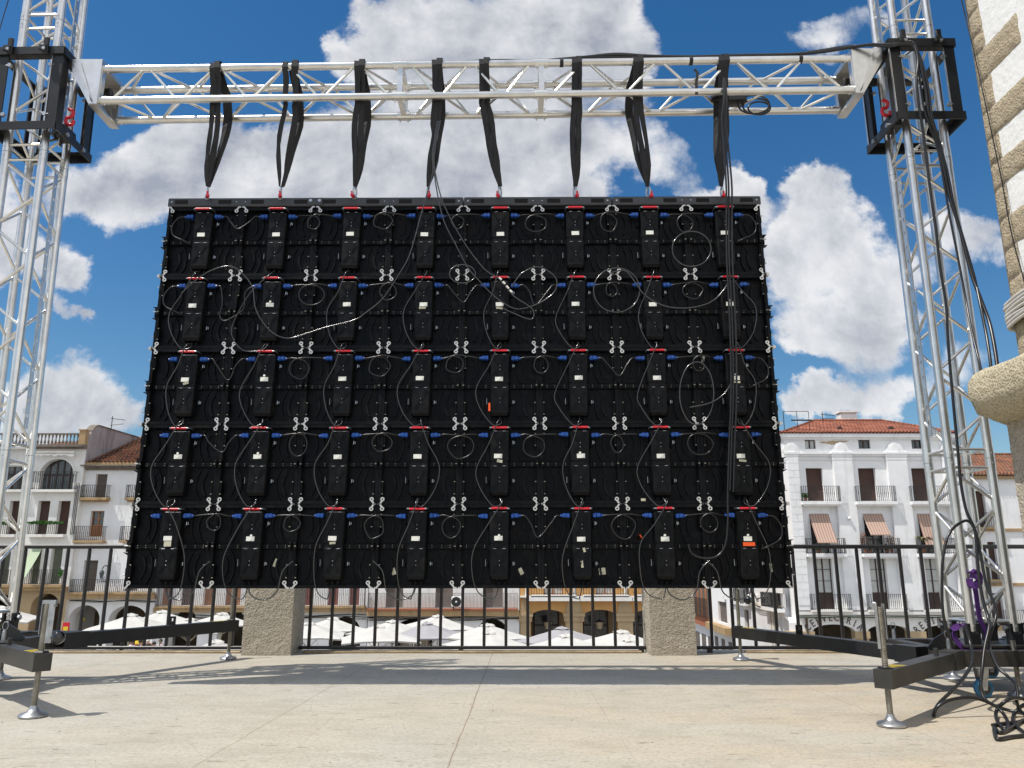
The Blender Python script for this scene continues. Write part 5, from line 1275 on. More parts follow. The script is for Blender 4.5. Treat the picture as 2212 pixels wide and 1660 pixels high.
    def word(txt,X0,X1,Yt,zoff,span,rot0=0,gapr=.20):
        cu=F.U(*qb((X0+X1)/2,480)); hw=(F.U(*qb(X1,480))-F.U(*qb(X0,480)))/2; zt=F.Z(*qb((X0+X1)/2,Yt))
        h=zt-zs; b=MB(); R0=(hw*hw+h*h)/(2*h); cz=zt-R0; Rr=R0+gapr
        n=len(txt); a0=span
        for i,ch in enumerate(txt):
            a=-a0+2*a0*i/(n-1)
            cv=bpy.data.curves.new('t','FONT'); cv.body=ch; cv.size=.62; cv.align_x='CENTER'; cv.extrude=.012; cv.resolution_u=3; cv.space_character=1
            ob=bpy.data.objects.new('t',cv); COL.objects.link(ob); dg=bpy.context.evaluated_depsgraph_get(); me=bpy.data.meshes.new_from_object(ob.evaluated_get(dg))
            M=Matrix.Translation((cu+Rr*sin(a),-.02,cz+Rr*cos(a)-F.zb))@Matrix.Rotation(a,4,'Y')@Matrix.Rotation(pi/2,4,'X')@Matrix.Diagonal((.78,1,1,1))
            b.add([tuple(v.co) for v in me.vertices],[tuple(p.vertices) for p in me.polygons],M)
            # small serifs
            if ch in 'RIATN':
                for sx in ((-.13,.13) if ch!='I' and ch!='T' else (0,)): b.add([M@V3((sx-.08,0,.013)),M@V3((sx+.08,0,.013)),M@V3((sx+.08,.03,.013)),M@V3((sx-.08,.03,.013))],[(0,1,2,3)])
            bpy.data.objects.remove(ob); bpy.data.curves.remove(cv); bpy.data.meshes.remove(me)
        o=b.build('lettering',LT,F.root); return o
    word('CERVECERIA',392,755,420,0,.66)
    word('RESTAURANTE',1362,1725,428,0,.68)
    # peeled patch over the second pilaster
    b=MB(); rn=random.Random(4); n=26; up=[];lo=[]
    for k in range(n+1):
        X=445+250*k/n; t=abs(k/n-.5)*2; w=(1-t)*14+3
        up.append(F.hit(*qa(X,505-8*(1-t)-rn.uniform(0,8)-max(0,(X-600)*.12)))); lo.append(F.hit(*qa(X,505+w+rn.uniform(0,10)*(1-t)-max(0,(X-600)*.12))))
    b.v=[F.L(u,-.004,z) for u,z in up]+[F.L(u,-.004,z) for u,z in lo]; b.f=[(k,k+n+1,k+n+2,k+1) for k in range(n)]
    b.build('peeled_plaster',BEIGE,F.root)
    p=F.hit(*qa(683,1165)); b=MB(); b.sphere(F.L(p[0],-.35,p[1]),.11,10,6); b.build('wall_lamp',PLASTERW,F.root,smooth=60)
    p=F.hit(*qb(875,240)); b=MB(); b.sphere(F.L(p[0],-.68,p[1]),.13,10,6); b.build('globe_lamp',PLASTERW,F.root,smooth=60)
    return F,zE,zR
FA,zEA,zRA=house_right()
# pots and plants on the balconies of that house
def at_fac(F,x,y,d=-.35):
    u,z=F.hit(x,y); p=F.p0+F.t*u+F.n*d; return V3((p.x,p.y,z))
def potted(x,y,F,h,lab,m,seed,cat='potted plant',w=.25,dens=160,grp='potted plants on the balconies of the white house'):
    p=at_fac(F,x,y); r=thing('potted_plant',lab,cat,(p.x,p.y,p.z),group=grp)
    q=MB(); q.lathe([(.07,0),(.10,.18),(.11,.18),(.11,.2)],(p.x,p.y,p.z),10); q.build('pot',TERRA,r,True,smooth=40)
    q=MB(); leaves(q,(p.x,p.y,p.z+.2+h*.5),(w,w*.7,h*.55),dens,.06,seed); q.build('foliage',m,r,True)
    q=MB(); q.tube([(p.x,p.y,p.z+.18),(p.x,p.y,p.z+.2+h*.6)],.012,5); q.build('stem',BROWN,r,True)
potted(*qa(820,1462),FA,1.05,'tall reddish plant on the left end of the middle balcony of the white house',REDFL,1)
potted(*qa(1050,1462),FA,.95,'tall reddish plant on the right end of the middle balcony of the white house',REDFL,2)
potted(*qa(1010,1466),FA,.4,'low green bush in a pot on the middle balcony of the white house',GREEN,3)
potted(*qa(860,1466),FA,.4,'low bush between the blinds and railing of the middle balcony',GREEN,4)
potted(*qa(420,1466),FA,.35,'low green plant on the left second floor balcony under the long blind',GREEN,5)
potted(*qa(310,1014),FA,.3,'small plant on the left top floor balcony of the white house',GREEN,6)
def palm(x,y,F,lab):
    p=at_fac(F,x,y); r=thing('potted_palm',lab,'potted palm',(p.x,p.y,p.z),group=None)
    q=MB(); q.lathe([(.09,0),(.13,.22),(.13,.24)],(p.x,p.y,p.z),10); q.build('pot',TERRA,r,True)
    q=MB(); q.tube([(p.x,p.y,p.z+.2),(p.x+.02,p.y,p.z+.7)],.03,6); q.build('trunk',BROWN,r,True)
    q=MB(); rn=random.Random(9)
    for k in range(14):
        a=k*2.4; l=rn.uniform(.7,1.15); P=[(p.x+cos(a)*l*t*.7,p.y+sin(a)*l*t*.5,p.z+.7+l*(1.2*t-1.0*t*t)) for t in (0,.25,.5,.75,1)]
        q.ribbon(P,[.03,.1,.12,.08,.01],.004,[V3((-sin(a),cos(a),0))]*5)
    q.build('fronds',mat('palm_frond',(0.10,0.15,0.04),.6,0,(0.28,0.22,0.10),4),r,True)
palm(*qa(1325,1464),FA,'small potted palm with arching fronds on the third balcony of the white house')
# roof aerials
def aerial(F,x,y,h,lab,kind=0,z0=None):
    p=at_fac(F,x,y,1.5) if kind!=2 else at_fac(F,x,y,.6); z0=p.z if z0 is None else z0
    r=thing('roof_aerial',lab,'aerial',(p.x,p.y,z0)); q=MB(); q.tube([(p.x,p.y,z0),(p.x,p.y,z0+h)],.025,6)
    q.build('mast',IRON,r,True); q=MB()
    if kind==2:
        for dx in (0,.9,1.7): q.tube([(p.x+dx,p.y,z0),(p.x+dx,p.y,z0+h)],.02,5)
        q.tube([(p.x,p.y,z0+h),(p.x+1.7,p.y,z0+h)],.02,5); q.tube([(p.x+.5,p.y,z0+h*.6),(p.x+1.9,p.y,z0+h*.6)],.05,6)
    else:
        q.tube([(p.x-.1,p.y,z0+h-.15),(p.x+.9,p.y,z0+h-.25)],.015,5)
        for k in range(6): q.tube([(p.x+.15*k,p.y-.2,z0+h-.16-.017*k),(p.x+.15*k,p.y+.2,z0+h-.16-.017*k)],.01,4)
        q.tube([(p.x-.1,p.y,z0+h*.35),(p.x+.8,p.y,z0+h*.45)],.02,5)
    q.build('antenna_arms',IRON,r,True)
aerial(FA,1797,905,.75,'thin aerial on the ridge of the orange tiled roof')
aerial(FA,1702,933,1.5,'metal frame with a flat lamp on the left corner of the orange roof',2,zEA+.1)
# --- B: lower white house further right, behind the tower
def house_low():
    x0=at(2063,1000,YB+1.2).x; F=Facade('low_white_house','lower white house with dull red tiled roof behind the right truss tower',(x0,YB+1.2),(x0+22,YB+1.2),zg())
    zE=F.Z(2120,1028)
    hs=[]
    for X0,Y0,X1,Y1 in ((1800,925,1885,1240),(1915,1365,1985,1690)):
        hs.append(F.rect(*qa(X0,Y0),*qa(X1,Y1),.3))
    du=3.3
    ex=[F.hole(h['u0']+du*k,h['u1']+du*k,h['z0'],h['z1'],.3) for h in hs for k in (1,2,3,4)]
    lo=F.rect(*qb(1930,150),*qb(2035,430),.3); 
    F.wall(F.zb,zE,STW); F.body(F.zb,zE,STW,8)
    for h in hs+ex+[lo]: F.shutter(h)
    for h in hs+ex: F.balcony(h['u0']-.35,h['u1']+.45,h['z0'],.95,.4,.12,LEDGE,.13)
    F.balcony(lo['u0']-.4,lo['u1']+1.2,lo['z0']+.02,.95,.4,.3,LEDGE,.13)
    hip_roof(F,0,F.W,zE,zE+2.0,8,1.0,TILE2,.3); F.bx('eave_cornice',LEDGE,-.2,F.W,-.22,-.004,zE-.22,zE-.03)
    for zz in (F.Z(*qa(1900,1262)),F.Z(*qb(2000,75))): F.bx('string_course',LEDGE,0,F.W,-.10,-.005,zz-.09,zz+.09)
house_low()
# --- C: three houses of the side street, turning back towards the left
def oblique(name,label,v0,Y0,v1,Y1,ztop,m,zbase):
    p0=at(v0,1340,Y0); p1=at(v1,1340,Y1); return Facade(name,label,(p0.x,p0.y),(p1.x,p1.y),zbase,group=None)
def side_street():
    yA=at(1697,1000,YB).y
    q=lambda X,Y:(1458+.171*X,1244+.171*Y)
    P=[(1500,80.0),(1540,70.0),(1584,61.0),(1699,YB+.6)]
    # C1 orange timber gallery
    F=oblique('gallery_house','narrow house of orange timber galleries right of the right stone pillar',1500,80,1540,70.5,0,ORWOOD,-9.4)
    zt=F.Z(1520,1270)+3; zl=F.Z(*q(360,565)); F.body(F.zb,zt,STW2,3)
    F.wall(zl-.1,zt,ORWOOD,name='timber_gallery'); F.wall(F.zb,zl-.1,STW,name='wall')
    F.balcony(.1,F.W-.1,zl,2.2,.5,.35,TERRA,.25)
    n=9
    for k in range(n): u=F.W*(k+.5)/n; F.bx('gallery_window',(SHUTG if k%2 else ORWOOD),u-.45,u+.45,-.05,.0-.004,zl+.4,zt-.5)
    for k in range(3): u=F.W*(k+.5)/3; F.bx('shop_door',SHUTG,u-1.0,u+1.0,-.04,-.004,zl-4.3,zl-1.3)
    # C2 cream house with ochre ledge
    F=oblique('cream_house','cream house with a slanting ochre ledge, second in the side street',1540,70,1584,61.5,0,STW,-9.2)
    zl=F.Z(*q(620,625)); zt=zl+9
    h1=F.rect(*q(548,330),*q(655,590),.25); F.wall(F.zb,zt,STW); F.body(F.zb,zt,STW,2.5); F.shutter(h1,SHUTG)
    F.bx('ledge',LEDGE,-.05,F.W,-.7,-.004,zl-.55,zl); 
    for k in range(3): u=F.W*(k+.45)/3; F.bx('shop_door',SHUTG,u-.6,u+.6,-.05,-.004,zl-4.3,zl-1.2)
    # C3 white house joining the big one
    F=oblique('corner_house','white house with wall cables and small balconies beside the lettered house',1584,61,1696,YB+.9,0,STW,-9.2)
    zt=F.Z(1640,1272)+5.2; hs=[]
    for (X0,Y0,X1,Y1) in ((815,120,940,330),(1175,215,1365,400)): hs.append(F.rect(*q(X0,Y0),*q(X1,Y1),.25))
    a=F.rect(*q(880,430),*q(935,690),.25)
    u0,z0=F.hit(*q(1318,640)); u1,_=F.hit(*q(1440,640)); zt2=F.Z(*q(1370,520)); zs2=F.Z(*q(1370,580)); ar=F.hole(u0,u1,F.zb,zt2,.6,arch=zt2-zs2)
    F.wall(F.zb,zt,STW); F.body(F.zb,zt,STW,1.15,u1=F.W-.6)
    for h in hs: F.window(h,DKWOOD,GLASS,2,3); F.balcony(h['u0']-.3,h['u1']+.3,h['z0'],.95,.45,.22,STW,.12)
    F.shutter(a,SHUTG)
    F.bx('arch_back',DARK,ar['u0']-.3,ar['u1']+.3,1.0,1.1,F.zb,ar['z1'])
    for X in (615,1040,1120): u,z=F.hit(*q(X,265)); F.bx('vent_moulding',STW2,u-.35,u+.35,-.12,-.005,z-.12,z+.12)
    for k in range(6):
        pts=[(F.W*i/10,-.06-.03*k,F.Z(1584+11*i,1297+.9*i+5*(i>5)+k*1.3+1.5*sin(i*1.3+k))-F.zb) for i in range(11)]
        MB().tube(spline(pts,3),.022,5).build('wall_cable',(HOSE,IRON,STW2)[k%3],F.root)
    for k in range(4): u,z=F.hit(*q(1200+k*16,440)); MB().tube([F.L(u,-.06,z),F.L(u+.1,-.06,z-3)],.02,5).build('wall_cable',(STW2,HOSE)[k%2],F.root)
side_street()
# --- D: the ochre house with arcade (right of centre, under the screen)
qz=lambda X,Y:(1080+.1953*X,1244+.1953*Y)
def ochre_house():
    xl=at(1123.5,1350,YB).x; xr=at(1497,1350,YB).x
    F=Facade('ochre_house','ochre house with white balconies and an arcade of low arches, right of centre',(xl,YB),(xr,YB),zg())
    zs=F.Z(*qz(800,455)); per=565
    for k in range(-1,4):
        c=530+per*k+ (0 if k!=1 else 10); u0,u1=F.U(*qz(c-190,500)),F.U(*qz(c+195,500)); zt=F.Z(*qz(c,376))
        if u0<.4: continue
        if u1>F.W-.2: continue
        F.hole(u0,u1,F.zb,zt,.9,arch=zt-zs)
    arcs=[h for h in F.holes]
    z2=F.Z(*qz(700,212)); zt=z2+8.2; win=[]
    for k in range(0,4):
        c=590+575*k; u=F.U(*qz(c,180)); 
        if u+1<F.W: win.append(F.hole(u-.62,u+.62,z2+.02,z2+2.5,.3)); win.append(F.hole(u-.62,u+.62,z2+3.9,z2+6.2,.3))
    F.wall(F.zb,zt,OCHRE); F.body(F.zb,zt,OCHRE,9)
    F.interior(F.zb,zs+2,mat('ochre_back_wall',(0.50,0.37,0.22),.85),3.2)
    for w in win: F.window(w,ORWOOD,OCHRE if False else CURTAIN,2,3); F.balcony(w['u0']-.8,w['u1']+.8,w['z0'],1.0,.5,.14,STW2,.16)
    zb0=F.Z(*qz(700,268)); F.bx('balcony_slab',STW2,0,F.W,-.45,-.005,zb0+.25,z2-.145); 
    for w in win[::2]: F.bx('slab_bracket',STW2,w['u0']-1.0,w['u1']+1.0,-.5,-.006,zb0-.05,zb0+.249)
    us=[0]+sum([[a['u0'],a['u1']] for a in sorted(arcs,key=lambda a:a['u0'])],[])+[F.W]
    zc0,zc1=F.Z(*qz(800,505)),F.Z(*qz(800,415))
    for i in range(0,len(us),2):
        a,c=us[i],us[i+1]
        if c-a<.2: continue
        p=F.bx('pier',BEIGE,a+.02,c-.02,-.08,.88,F.zb,zc0); F.bx('capital',BEIGE,a-.08,c+.08,-.16,.92,zc0+.001,zc0+.30,p); F.bx('capital',BEIGE,a-.14,c+.14,-.22,.94,zc0+.301,zc1,p)
        iw=min(.45,(c-a)*.3); b=MB(); b.prism([(a-.02,zc1-F.zb),(c+.02,zc1-F.zb),(c-iw,zc1-F.zb+1.25),((a+c)/2,zc1-F.zb+1.4),(a+iw,zc1-F.zb+1.25)],-.05,-.005); b.build('buttress_cap',BEIGE,p)
    for a in arcs:
        d=F.bx('shop_window',DKWOOD,(a['u0']+a['u1'])/2-.85,(a['u0']+a['u1'])/2+.85,3.0,3.19,F.zb,zs+.45)
        F.bx('pane',GLASS,(a['u0']+a['u1'])/2-.75,(a['u0']+a['u1'])/2+.75,2.97,2.999,F.zb+.2,zs+.36,d); F.bx('transom',DKWOOD,(a['u0']+a['u1'])/2-.76,(a['u0']+a['u1'])/2+.76,2.93,2.969,zs-.75,zs-.65,d)
    for X in (295,820,1385):
        u,z=F.hit(*qz(X,165)); b=MB(); b.tube([F.L(u,-.2,z-.35),F.L(u,-.2,z+.35)],.08,8); b.build('downlight',PLASTERW,F.root,smooth=40)
    hip_roof(F,0,F.W,zt,zt+1.6,9,1.5,TILE2,.3)
    # lanterns under the arches
    for k,a in enumerate(sorted(arcs,key=lambda a:a['u0'])[:3]):
        c=(a['u0']+a['u1'])/2; top=a['z1']; pw=F.p0+F.t*c+F.n*.45
        r=thing('hanging_lantern',('lantern hanging in the left arch of the ochre house','lantern hanging in the second arch of the ochre house','lantern hanging in the third arch of the ochre house')[k],'lantern',(pw.x,pw.y,top-1.2),group='lanterns in the ochre arcade')
        q=MB(); q.tube([(pw.x,pw.y,top+.02),(pw.x,pw.y,top-.62)],.012,5); q.build('chain',IRON,r,True)
        q=MB(); q.lathe([(.02,-.60),(.2,-.68),(.30,-.74),(.30,-.77)],(pw.x,pw.y,top),6); q.lathe([(.10,-1.24),(.16,-1.2)],(pw.x,pw.y,top),6); q.build('cap',IRON,r,True)
        q=MB(); q.lathe([(.155,-1.2),(.27,-.77)],(pw.x,pw.y,top),6); q.build('glass_body',mat('lantern_glass',(0.30,0.25,0.17),.3),r,True)
ochre_house()
# --- E: weathered cream house with brown shutters and air conditioner
q8=lambda X,Y:(486+.2686*X,1244+.2686*Y)
def cream_centre():
    xl=at(795,1330,YB).x; xr=at(1122,1330,YB).x
    F=Facade('weathered_house','weathered cream house with brown shutters behind a long lattice balcony, centre',(xl,YB),(xr,YB),zg())
    zl=F.Z(*q8(1600,262)); zt=zl+8.5; sh=[]
    for X0,X1 in ((1293,1432),(1692,1832),(2090,2235)):
        u0,u1=F.U(*q8(X0,180)),F.U(*q8(X1,180)); sh.append(F.hole(u0,u1,zl+.02,zl+2.5,.3)); sh.append(F.hole(u0,u1,zl+3.8,zl+6.1,.3))
    arcs=[]; zs=F.Z(*q8(1600,440))
    for c,w in ((1190,0),(1520,150),(2150,115)):
        if not w: continue
        u0,u1=F.U(*q8(c-w,440)),F.U(*q8(c+w,440)); zt_=F.Z(*q8(c,348)); arcs.append(F.hole(u0,u1,F.zb,zt_,.8,arch=zt_-zs))
    F.wall(zl-.6,zt,STW2); F.wall(F.zb,zl-.6,STW,name='ground_floor_wall'); F.body(F.zb,zt,STW2,9)
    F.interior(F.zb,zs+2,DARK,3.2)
    for h in sh: F.shutter(h,SHUTG)
    F.balcony(.02,F.W-.1,zl,F.Z(*q8(1600,137))-zl,.6,.10,TERRA,.085,m=mat('grey_lattice',(0.16,0.15,0.15),.6))
    F.bx('ledge',LEDGE,0,F.W,-.5,-.006,F.Z(*q8(1600,322)),zl-.101)
    for k in range(5):
        pts=[(F.W*i/10,-.03-.03*k,F.Z(*q8(1600,334+k*4))+.06*sin(i*1.1+k)-F.zb) for i in range(11)]; MB().tube(spline(pts,3),.022,5).build('wall_cable',IRON,F.root)
    # air conditioner standing on the balcony
    u0,z1=F.hit(*q8(1829,176)); u1,z0=F.hit(*q8(1928,256)); p=F.p0+F.t*u0+F.n*-.55
    r=thing('air_conditioner','white air conditioner unit on the lattice balcony of the weathered house','air conditioner',(p.x,p.y,zl))
    w=u1-u0; h=z1-z0; q=MB(); q.cbox((p.x+w/2,p.y-.12,zl+.13+h/2),(w,.3,h),.03); q.build('case',PLASTERW,r,True)
    q=MB(); q.lathe([(.30,-.285),(.30,-.271)],(p.x+w*.38,p.y,zl+.13+h/2),20,'y'); q.build('fan_grille',IRON,r,True); q=MB(); q.lathe([(.06,-.30),(.06,-.286)],(p.x+w*.38,p.y,zl+.13+h/2),12,'y'); q.build('fan_hub',PLASTERW,r,True)
    q=MB(); q.bx((p.x+.08,p.y-.25,zl),(p.x+.16,p.y,zl+.13)); q.bx((p.x+w-.16,p.y-.25,zl),(p.x+w-.08,p.y,zl+.13)); q.build('feet',IRON,r,True)
    # plant container sign board on the dark shop front
    hip_roof(F,0,F.W,zt,zt+1.6,9,1.5,TILE2,.3)
    u,z=F.hit(*q8(1535,530)); pw=F.p0+F.t*u+F.n*(-.6)
    r=thing('shop_board','dark board with pale curly writing standing among the umbrellas, centre','sign board',(pw.x,pw.y,F.zb))
    q=MB(); q.bx((pw.x-.9,pw.y-.05,F.zb),(pw.x+.9,pw.y+.05,z+.9)); q.build('board',BROWN,r,True); q=MB(); q.bx((pw.x-.75,pw.y-.07,z-.9),(pw.x+.75,pw.y-.0505,z+.8)); q.build('panel',DARK,r,True)
    q=MB()
    for P in ([(-.28,-.5),(-.28,.1),(-.05,-.5),(-.05,.1)],[(.05,-.5),(.2,-.2),(.08,.05),(.25,.2)],[(-.3,.3),(.0,.25),(.28,.42)]): q.tube([(pw.x+a,pw.y-.085,z+c) for a,c in P],.028,5)
    q.build('writing',LABEL,r,True)
cream_centre()
# --- F: white house with brown shutters and continuous balcony (left of centre)
def white_centre():
    xl=at(337,1320,YB+.3).x; xr=at(793,1330,YB+.3).x
    F=Facade('long_white_house','long white house with a continuous balcony over arches, left of centre',(xl,YB+.3),(xr,YB+.3),zg())
    zl=F.Z(600,1309); zt=zl+8.3; z0=F.Z(600,1322); zs=F.Z(600,1368); arcs=[]
    for c,w,yt in ((396,31,1311),(500,31,1311),(611,33,1329),(745,34,1332),(690,0,0)):
        if w: u0,u1=F.U(c-w,1360),F.U(c+w,1360); zt_=F.Z(c,yt); arcs.append(F.hole(u0,u1,F.zb,zt_,.7,arch=(zt_-zs)))
    sh=[]
    for x0,x1,m in ((392,412,0),(440,463,1),(487,520,1),(652,672,2),(708,730,2),(754,776,2),(560,582,2),(350,372,1)):
        u0,u1=F.U(x0,1285),F.U(x1,1285); sh.append((F.hole(u0,u1,zl+.02,zl+2.5,.28),m)); sh.append((F.hole(u0,u1,zl+3.8,zl+6.1,.28),0))
    F.wall(F.zb,zt,STW); F.body(F.zb,zt,STW,9)
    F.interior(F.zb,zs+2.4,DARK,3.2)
    for h,m in sh: F.shutter(h,(SHUT,ORWOOD,mat('red_brown_door',(0.20,0.045,0.03),.6) if not MATS.get('red_brown_door') else MATS['red_brown_door'])[m])
    F.balcony(.1,F.W-.1,zl,F.Z(600,1272)-zl+.35,.55,.12,LEDGE,.11,m=MATS['grey_lattice'],orn=1)
    F.bx('ledge',LEDGE,0,F.W,-.45,-.006,z0,zl-.121)
    for k in range(3):
        pts=[(F.W*i/14,-.05-.03*k,z0-.2-.09*k+.05*sin(i*1.1+k)-F.zb) for i in range(15)]; MB().tube(spline(pts,3),.022,5).build('wall_cable',IRON,F.root)
    hip_roof(F,0,F.W,zt,zt+1.6,9,1.5,TILE2,.3)
white_centre()
# --- G: white house with the tiled roof, left; H: balustraded house at the far left
q2=lambda X,Y:(X/5.852,829.5+Y/5.852)
q3=lambda X,Y:(X/2.998,1106+Y/2.998)
def tiled_left():
    xl=at(149,1280,YB).x; xr=at(338,1290,YB).x
    F=Facade('tiled_white_house','white house with iron balconies and old tiled roof left of the screen',(xl,YB),(xr,YB),zg())
    zE=F.Z(*q2(1400,1000)); 
    a=[F.rect(*q2(1200,1140),*q2(1345,1440),.3),F.rect(*q2(1760,1140),*q2(1905,1440),.3)]
    b_=[F.rect(*q3(580,-6),*q3(668,160),.3),F.rect(*q3(852,-6),*q3(940,160),.3)]
    c=[F.rect(*q3(535,314),*q3(625,512),.3),F.rect(*q3(810,314),*q3(900,512),.3)]
    zs=F.Z(*q3(600,700)); arcs=[]
    for X0,X1,Yt,dp in ((440,642,604,.9),(700,950,606,.9)):
        u0,u1=F.U(*q3(X0,720)),F.U(*q3(X1,720)); zt=F.Z(*q3((X0+X1)/2,Yt)); arcs.append(F.hole(u0,u1,F.zb,zt,dp,arch=min(zt-zs,(u1-u0)/2)))
    F.wall(F.zb,zE,STW); F.body(F.zb,zE,STW,9)
    F.interior(F.zb,zs+1.8,DARK,3.2)
    for h in a+c: F.shutter(h,SHUTG)
    for h in b_: F.window(h,ORWOOD,GLASS,2,2,panel=.7)
    for h,X0,X1 in ((a[0],1060,1400),(a[1],1628,1960)): F.balcony(F.U(*q2(X0,1440)),F.U(*q2(X1,1440)),h['z0']-.02,F.Z(*q2(1200,1282))-h['z0'],.55,.16,LEDGE,.12,orn=1,flare=1)
    for h,X0,X1 in ((b_[0],500,690),(b_[1],795,985)): F.balcony(F.U(*q3(X0,185)),F.U(*q3(X1,185)),F.Z(*q3(600,186)),F.Z(*q3(600,95))-F.Z(*q3(600,186)),.55,.14,LEDGE,.12,orn=1)
    F.balcony(.25,F.W-.1,F.Z(*q3(600,520)),F.Z(*q3(600,436))-F.Z(*q3(600,520)),.5,.12,LEDGE,.12,orn=1)
    F.bx('ledge',LEDGE,.05,F.W,-.42,-.006,F.Z(*q3(600,562)),F.Z(*q3(600,520))-.121)
    for (y0,y1,pj) in ((1035,1050,.55),(1050,1070,.35),(1070,1092,.2)): F.bx('stone_cornice',BALU,-.02,F.W+.02,-pj,-.005,F.Z(*q2(1400,y1)),F.Z(*q2(1400,y0))-.002)
    F.bx('stone_cornice',LEDGE,.0,F.W,-.30,-.004,F.Z(*q2(1400,1035)),F.Z(*q2(1400,1000)))
    # single-pitch tiled roof rising to the back
    b=MB(); D=9.5; rise=3.9; o=.3
    A=[(0.02,-o,zE),(F.W+.2,-o,zE),(F.W+.2,D,zE+rise),(0.02,D,zE+rise)]; b.add([F.L(*p) for p in A],[(0,1,2,3)])
    l=math.hypot(D+o,rise); rf=b.build('roof',TILE2,F.root,uvf=lambda c:(c[0],(c[1]+o)/(D+o)*l))
    q=MB(); n=int(F.W/.26)
    for k in range(n): u=.16+k*.26; q.tube([F.L(u,-o-.04,zE+.03),F.L(u,D,zE+rise+.05)],.055,5)
    q.build('roll_tiles',TILE2,rf,uvf=lambda c:(c[0]*1.0,c[1]))
    for k in range(2):
        pts=[(F.W*i/10,-.05,F.Z(*q3(600,576+4*k))+.04*sin(i*1.1+k)-F.zb) for i in range(11)]; MB().tube(spline(pts,3),.02,5).build('wall_cable',IRON,F.root)
    # bracket street lamp
    p=at_fac(F,*q3(702,400),-.02); r=thing('wall_street_lamp','black wrought iron street lamp bracket on the tiled white house','street lamp',(p.x,p.y,p.z-.6))
    q=MB(); q.tube(spline([(p.x,p.y,p.z-.7),(p.x,p.y-.1,p.z+.3),(p.x,p.y-.5,p.z+.5),(p.x,p.y-.8,p.z+.3)],4),.03,6); q.tube(spline([(p.x,p.y,p.z-.5),(p.x-.3,p.y-.2,p.z-.45),(p.x-.1,p.y-.2,p.z-.2)],4),.02,5); q.build('bracket',IRON,r,True)
    q=MB(); q.lathe([(.08,0),(.16,.35),(.18,.36),(.03,.55)],(p.x,p.y-.8,p.z-.3),6); q.build('lantern',GLASS,r,True)
    return F,zE
FG,zEG=tiled_left()
def balustraded_left():
    xr=at(147.5,1280,YB-.4).x; xl=xr-17
    F=Facade('balustraded_house','white house with a stone balustrade, round-arched gallery windows and stained gable, far left',(xl,YB-.4),(xr-.02,YB-.4),zg())
    zC=F.Z(*q2(700,790)); zc2=F.Z(*q2(700,825))
    # arched gallery windows
    zbase=F.Z(*q2(700,1340)); hs=[]
    u0,u1=F.U(*q2(505,1150)),F.U(*q2(930,1150)); zt=F.Z(*q2(720,950)); w=u1-u0; per=F.U(*q2(720,1150))-F.U(*q2(88,1150))
    for k in range(3):
        if u0-per*k>0: hs.append(F.hole(u0-per*k,u1-per*k,zbase,zt,.45,arch=w*.46))
    r2=[]
    for X0,X1 in ((455,612),(712,868),(95,250)):
        r2.append(F.rect(*q2(X0+5,1478),*q2(X1,1900),.4))
    per2=r2[0]['u0']-r2[2]['u0']
    for k in (1,2): r2.append(F.hole(r2[2]['u0']-per2*k*.6,r2[2]['u1']-per2*k*.6,r2[2]['z0'],r2[2]['z1'],.4))
    r3=[]
    for X0,X1 in ((195,258),(322,395),(0,60)): r3.append(F.rect(*q3(X0,225),*q3(X1,468),.4))
    zs=F.Z(*q3(285,620)); arcs=[]
    for X0,X1 in ((188,375),(-120,80)):
        a0,a1=F.U(*q3(X0,700)),F.U(*q3(X1,700)); 
        if a0>0.2: arcs.append(F.hole(a0,a1,F.zb,F.Z(*q3(285,528)),.8,arch=(F.Z(*q3(285,528))-zs)))
    zq=F.Z(*q3(285,482)); F.wall(zq,zc2,STW2); F.wall(F.zb,zq,BEIGE,name='stone_arcade'); F.body(F.zb,zC,STW2,9)
    F.interior(F.zb,zq,DARK,3.2)
    ARCHM=mat('ochre_arch_lining',(0.50,0.28,0.10),.8)
    for h in hs:
        c=(h['u0']+h['u1'])/2; hw=(h['u1']-h['u0'])/2; ar=h['arch']; zsp=h['z1']-ar
        q=MB(); n=20; P=[(c-hw*cos(pi*k/n),zsp-F.zb+ar*sin(pi*k/n)) for k in range(n+1)]
        q.prism([(c-hw,zbase-F.zb)]+P+[(c+hw,zbase-F.zb)],.40,.44); g=q.build('arched_glazing',GLASS,F.root)
        q=MB()
        for t in (-.62,-.2,.2,.62): q.bx((c+hw*t-.04,.36,zbase-F.zb),(c+hw*t+.04,.399,zsp-F.zb+ar*math.sqrt(1-t*t)-.02))
        q.bx((c-hw+.02,.355,zsp-F.zb-.05),(c+hw-.02,.3589,zsp-F.zb+.05)); q.build('glazing_bars',DKWOOD,g)
        q=MB()
        for k in range(n):      # proud archivolt
            (x0,z0),(x1,z1)=P[k],P[k+1]; s=1.13
            e=lambda x,z:(c+(x-c)*s,(zsp-F.zb)+(z-(zsp-F.zb))*s+.0)
            A,B_=e(x0,z0),e(x1,z1); q.add([(x0,-.07,z0),(x1,-.07,z1),(B_[0],-.07,B_[1]),(A[0],-.07,A[1]),(x0,-.005,z0),(x1,-.005,z1),(B_[0],-.005,B_[1]),(A[0],-.005,A[1])],[(0,1,2,3),(3,2,6,7),(0,4,5,1)])
        q.build('archivolt',STW2,F.root)
        F.balcony(h['u0']-.35,h['u1']+.35,zbase,1.15,.35,.16,STW2,.13)
    for h in r2: F.shutter(h)
    for i,h in enumerate(r3): F.shutter(h,SHUTGR)
    # balconies with hedge
    z2=r2[0]['z0']-.02
    for a0,a1 in ((F.U(*q3(190,165)),F.U(*q3(430,165))),(F.U(*q3(-90,165)),F.U(*q3(112,165)))):
        F.balcony(a0,a1,z2,F.Z(*q3(300,75))-z2-.05,.4,.18,STW2,.12)
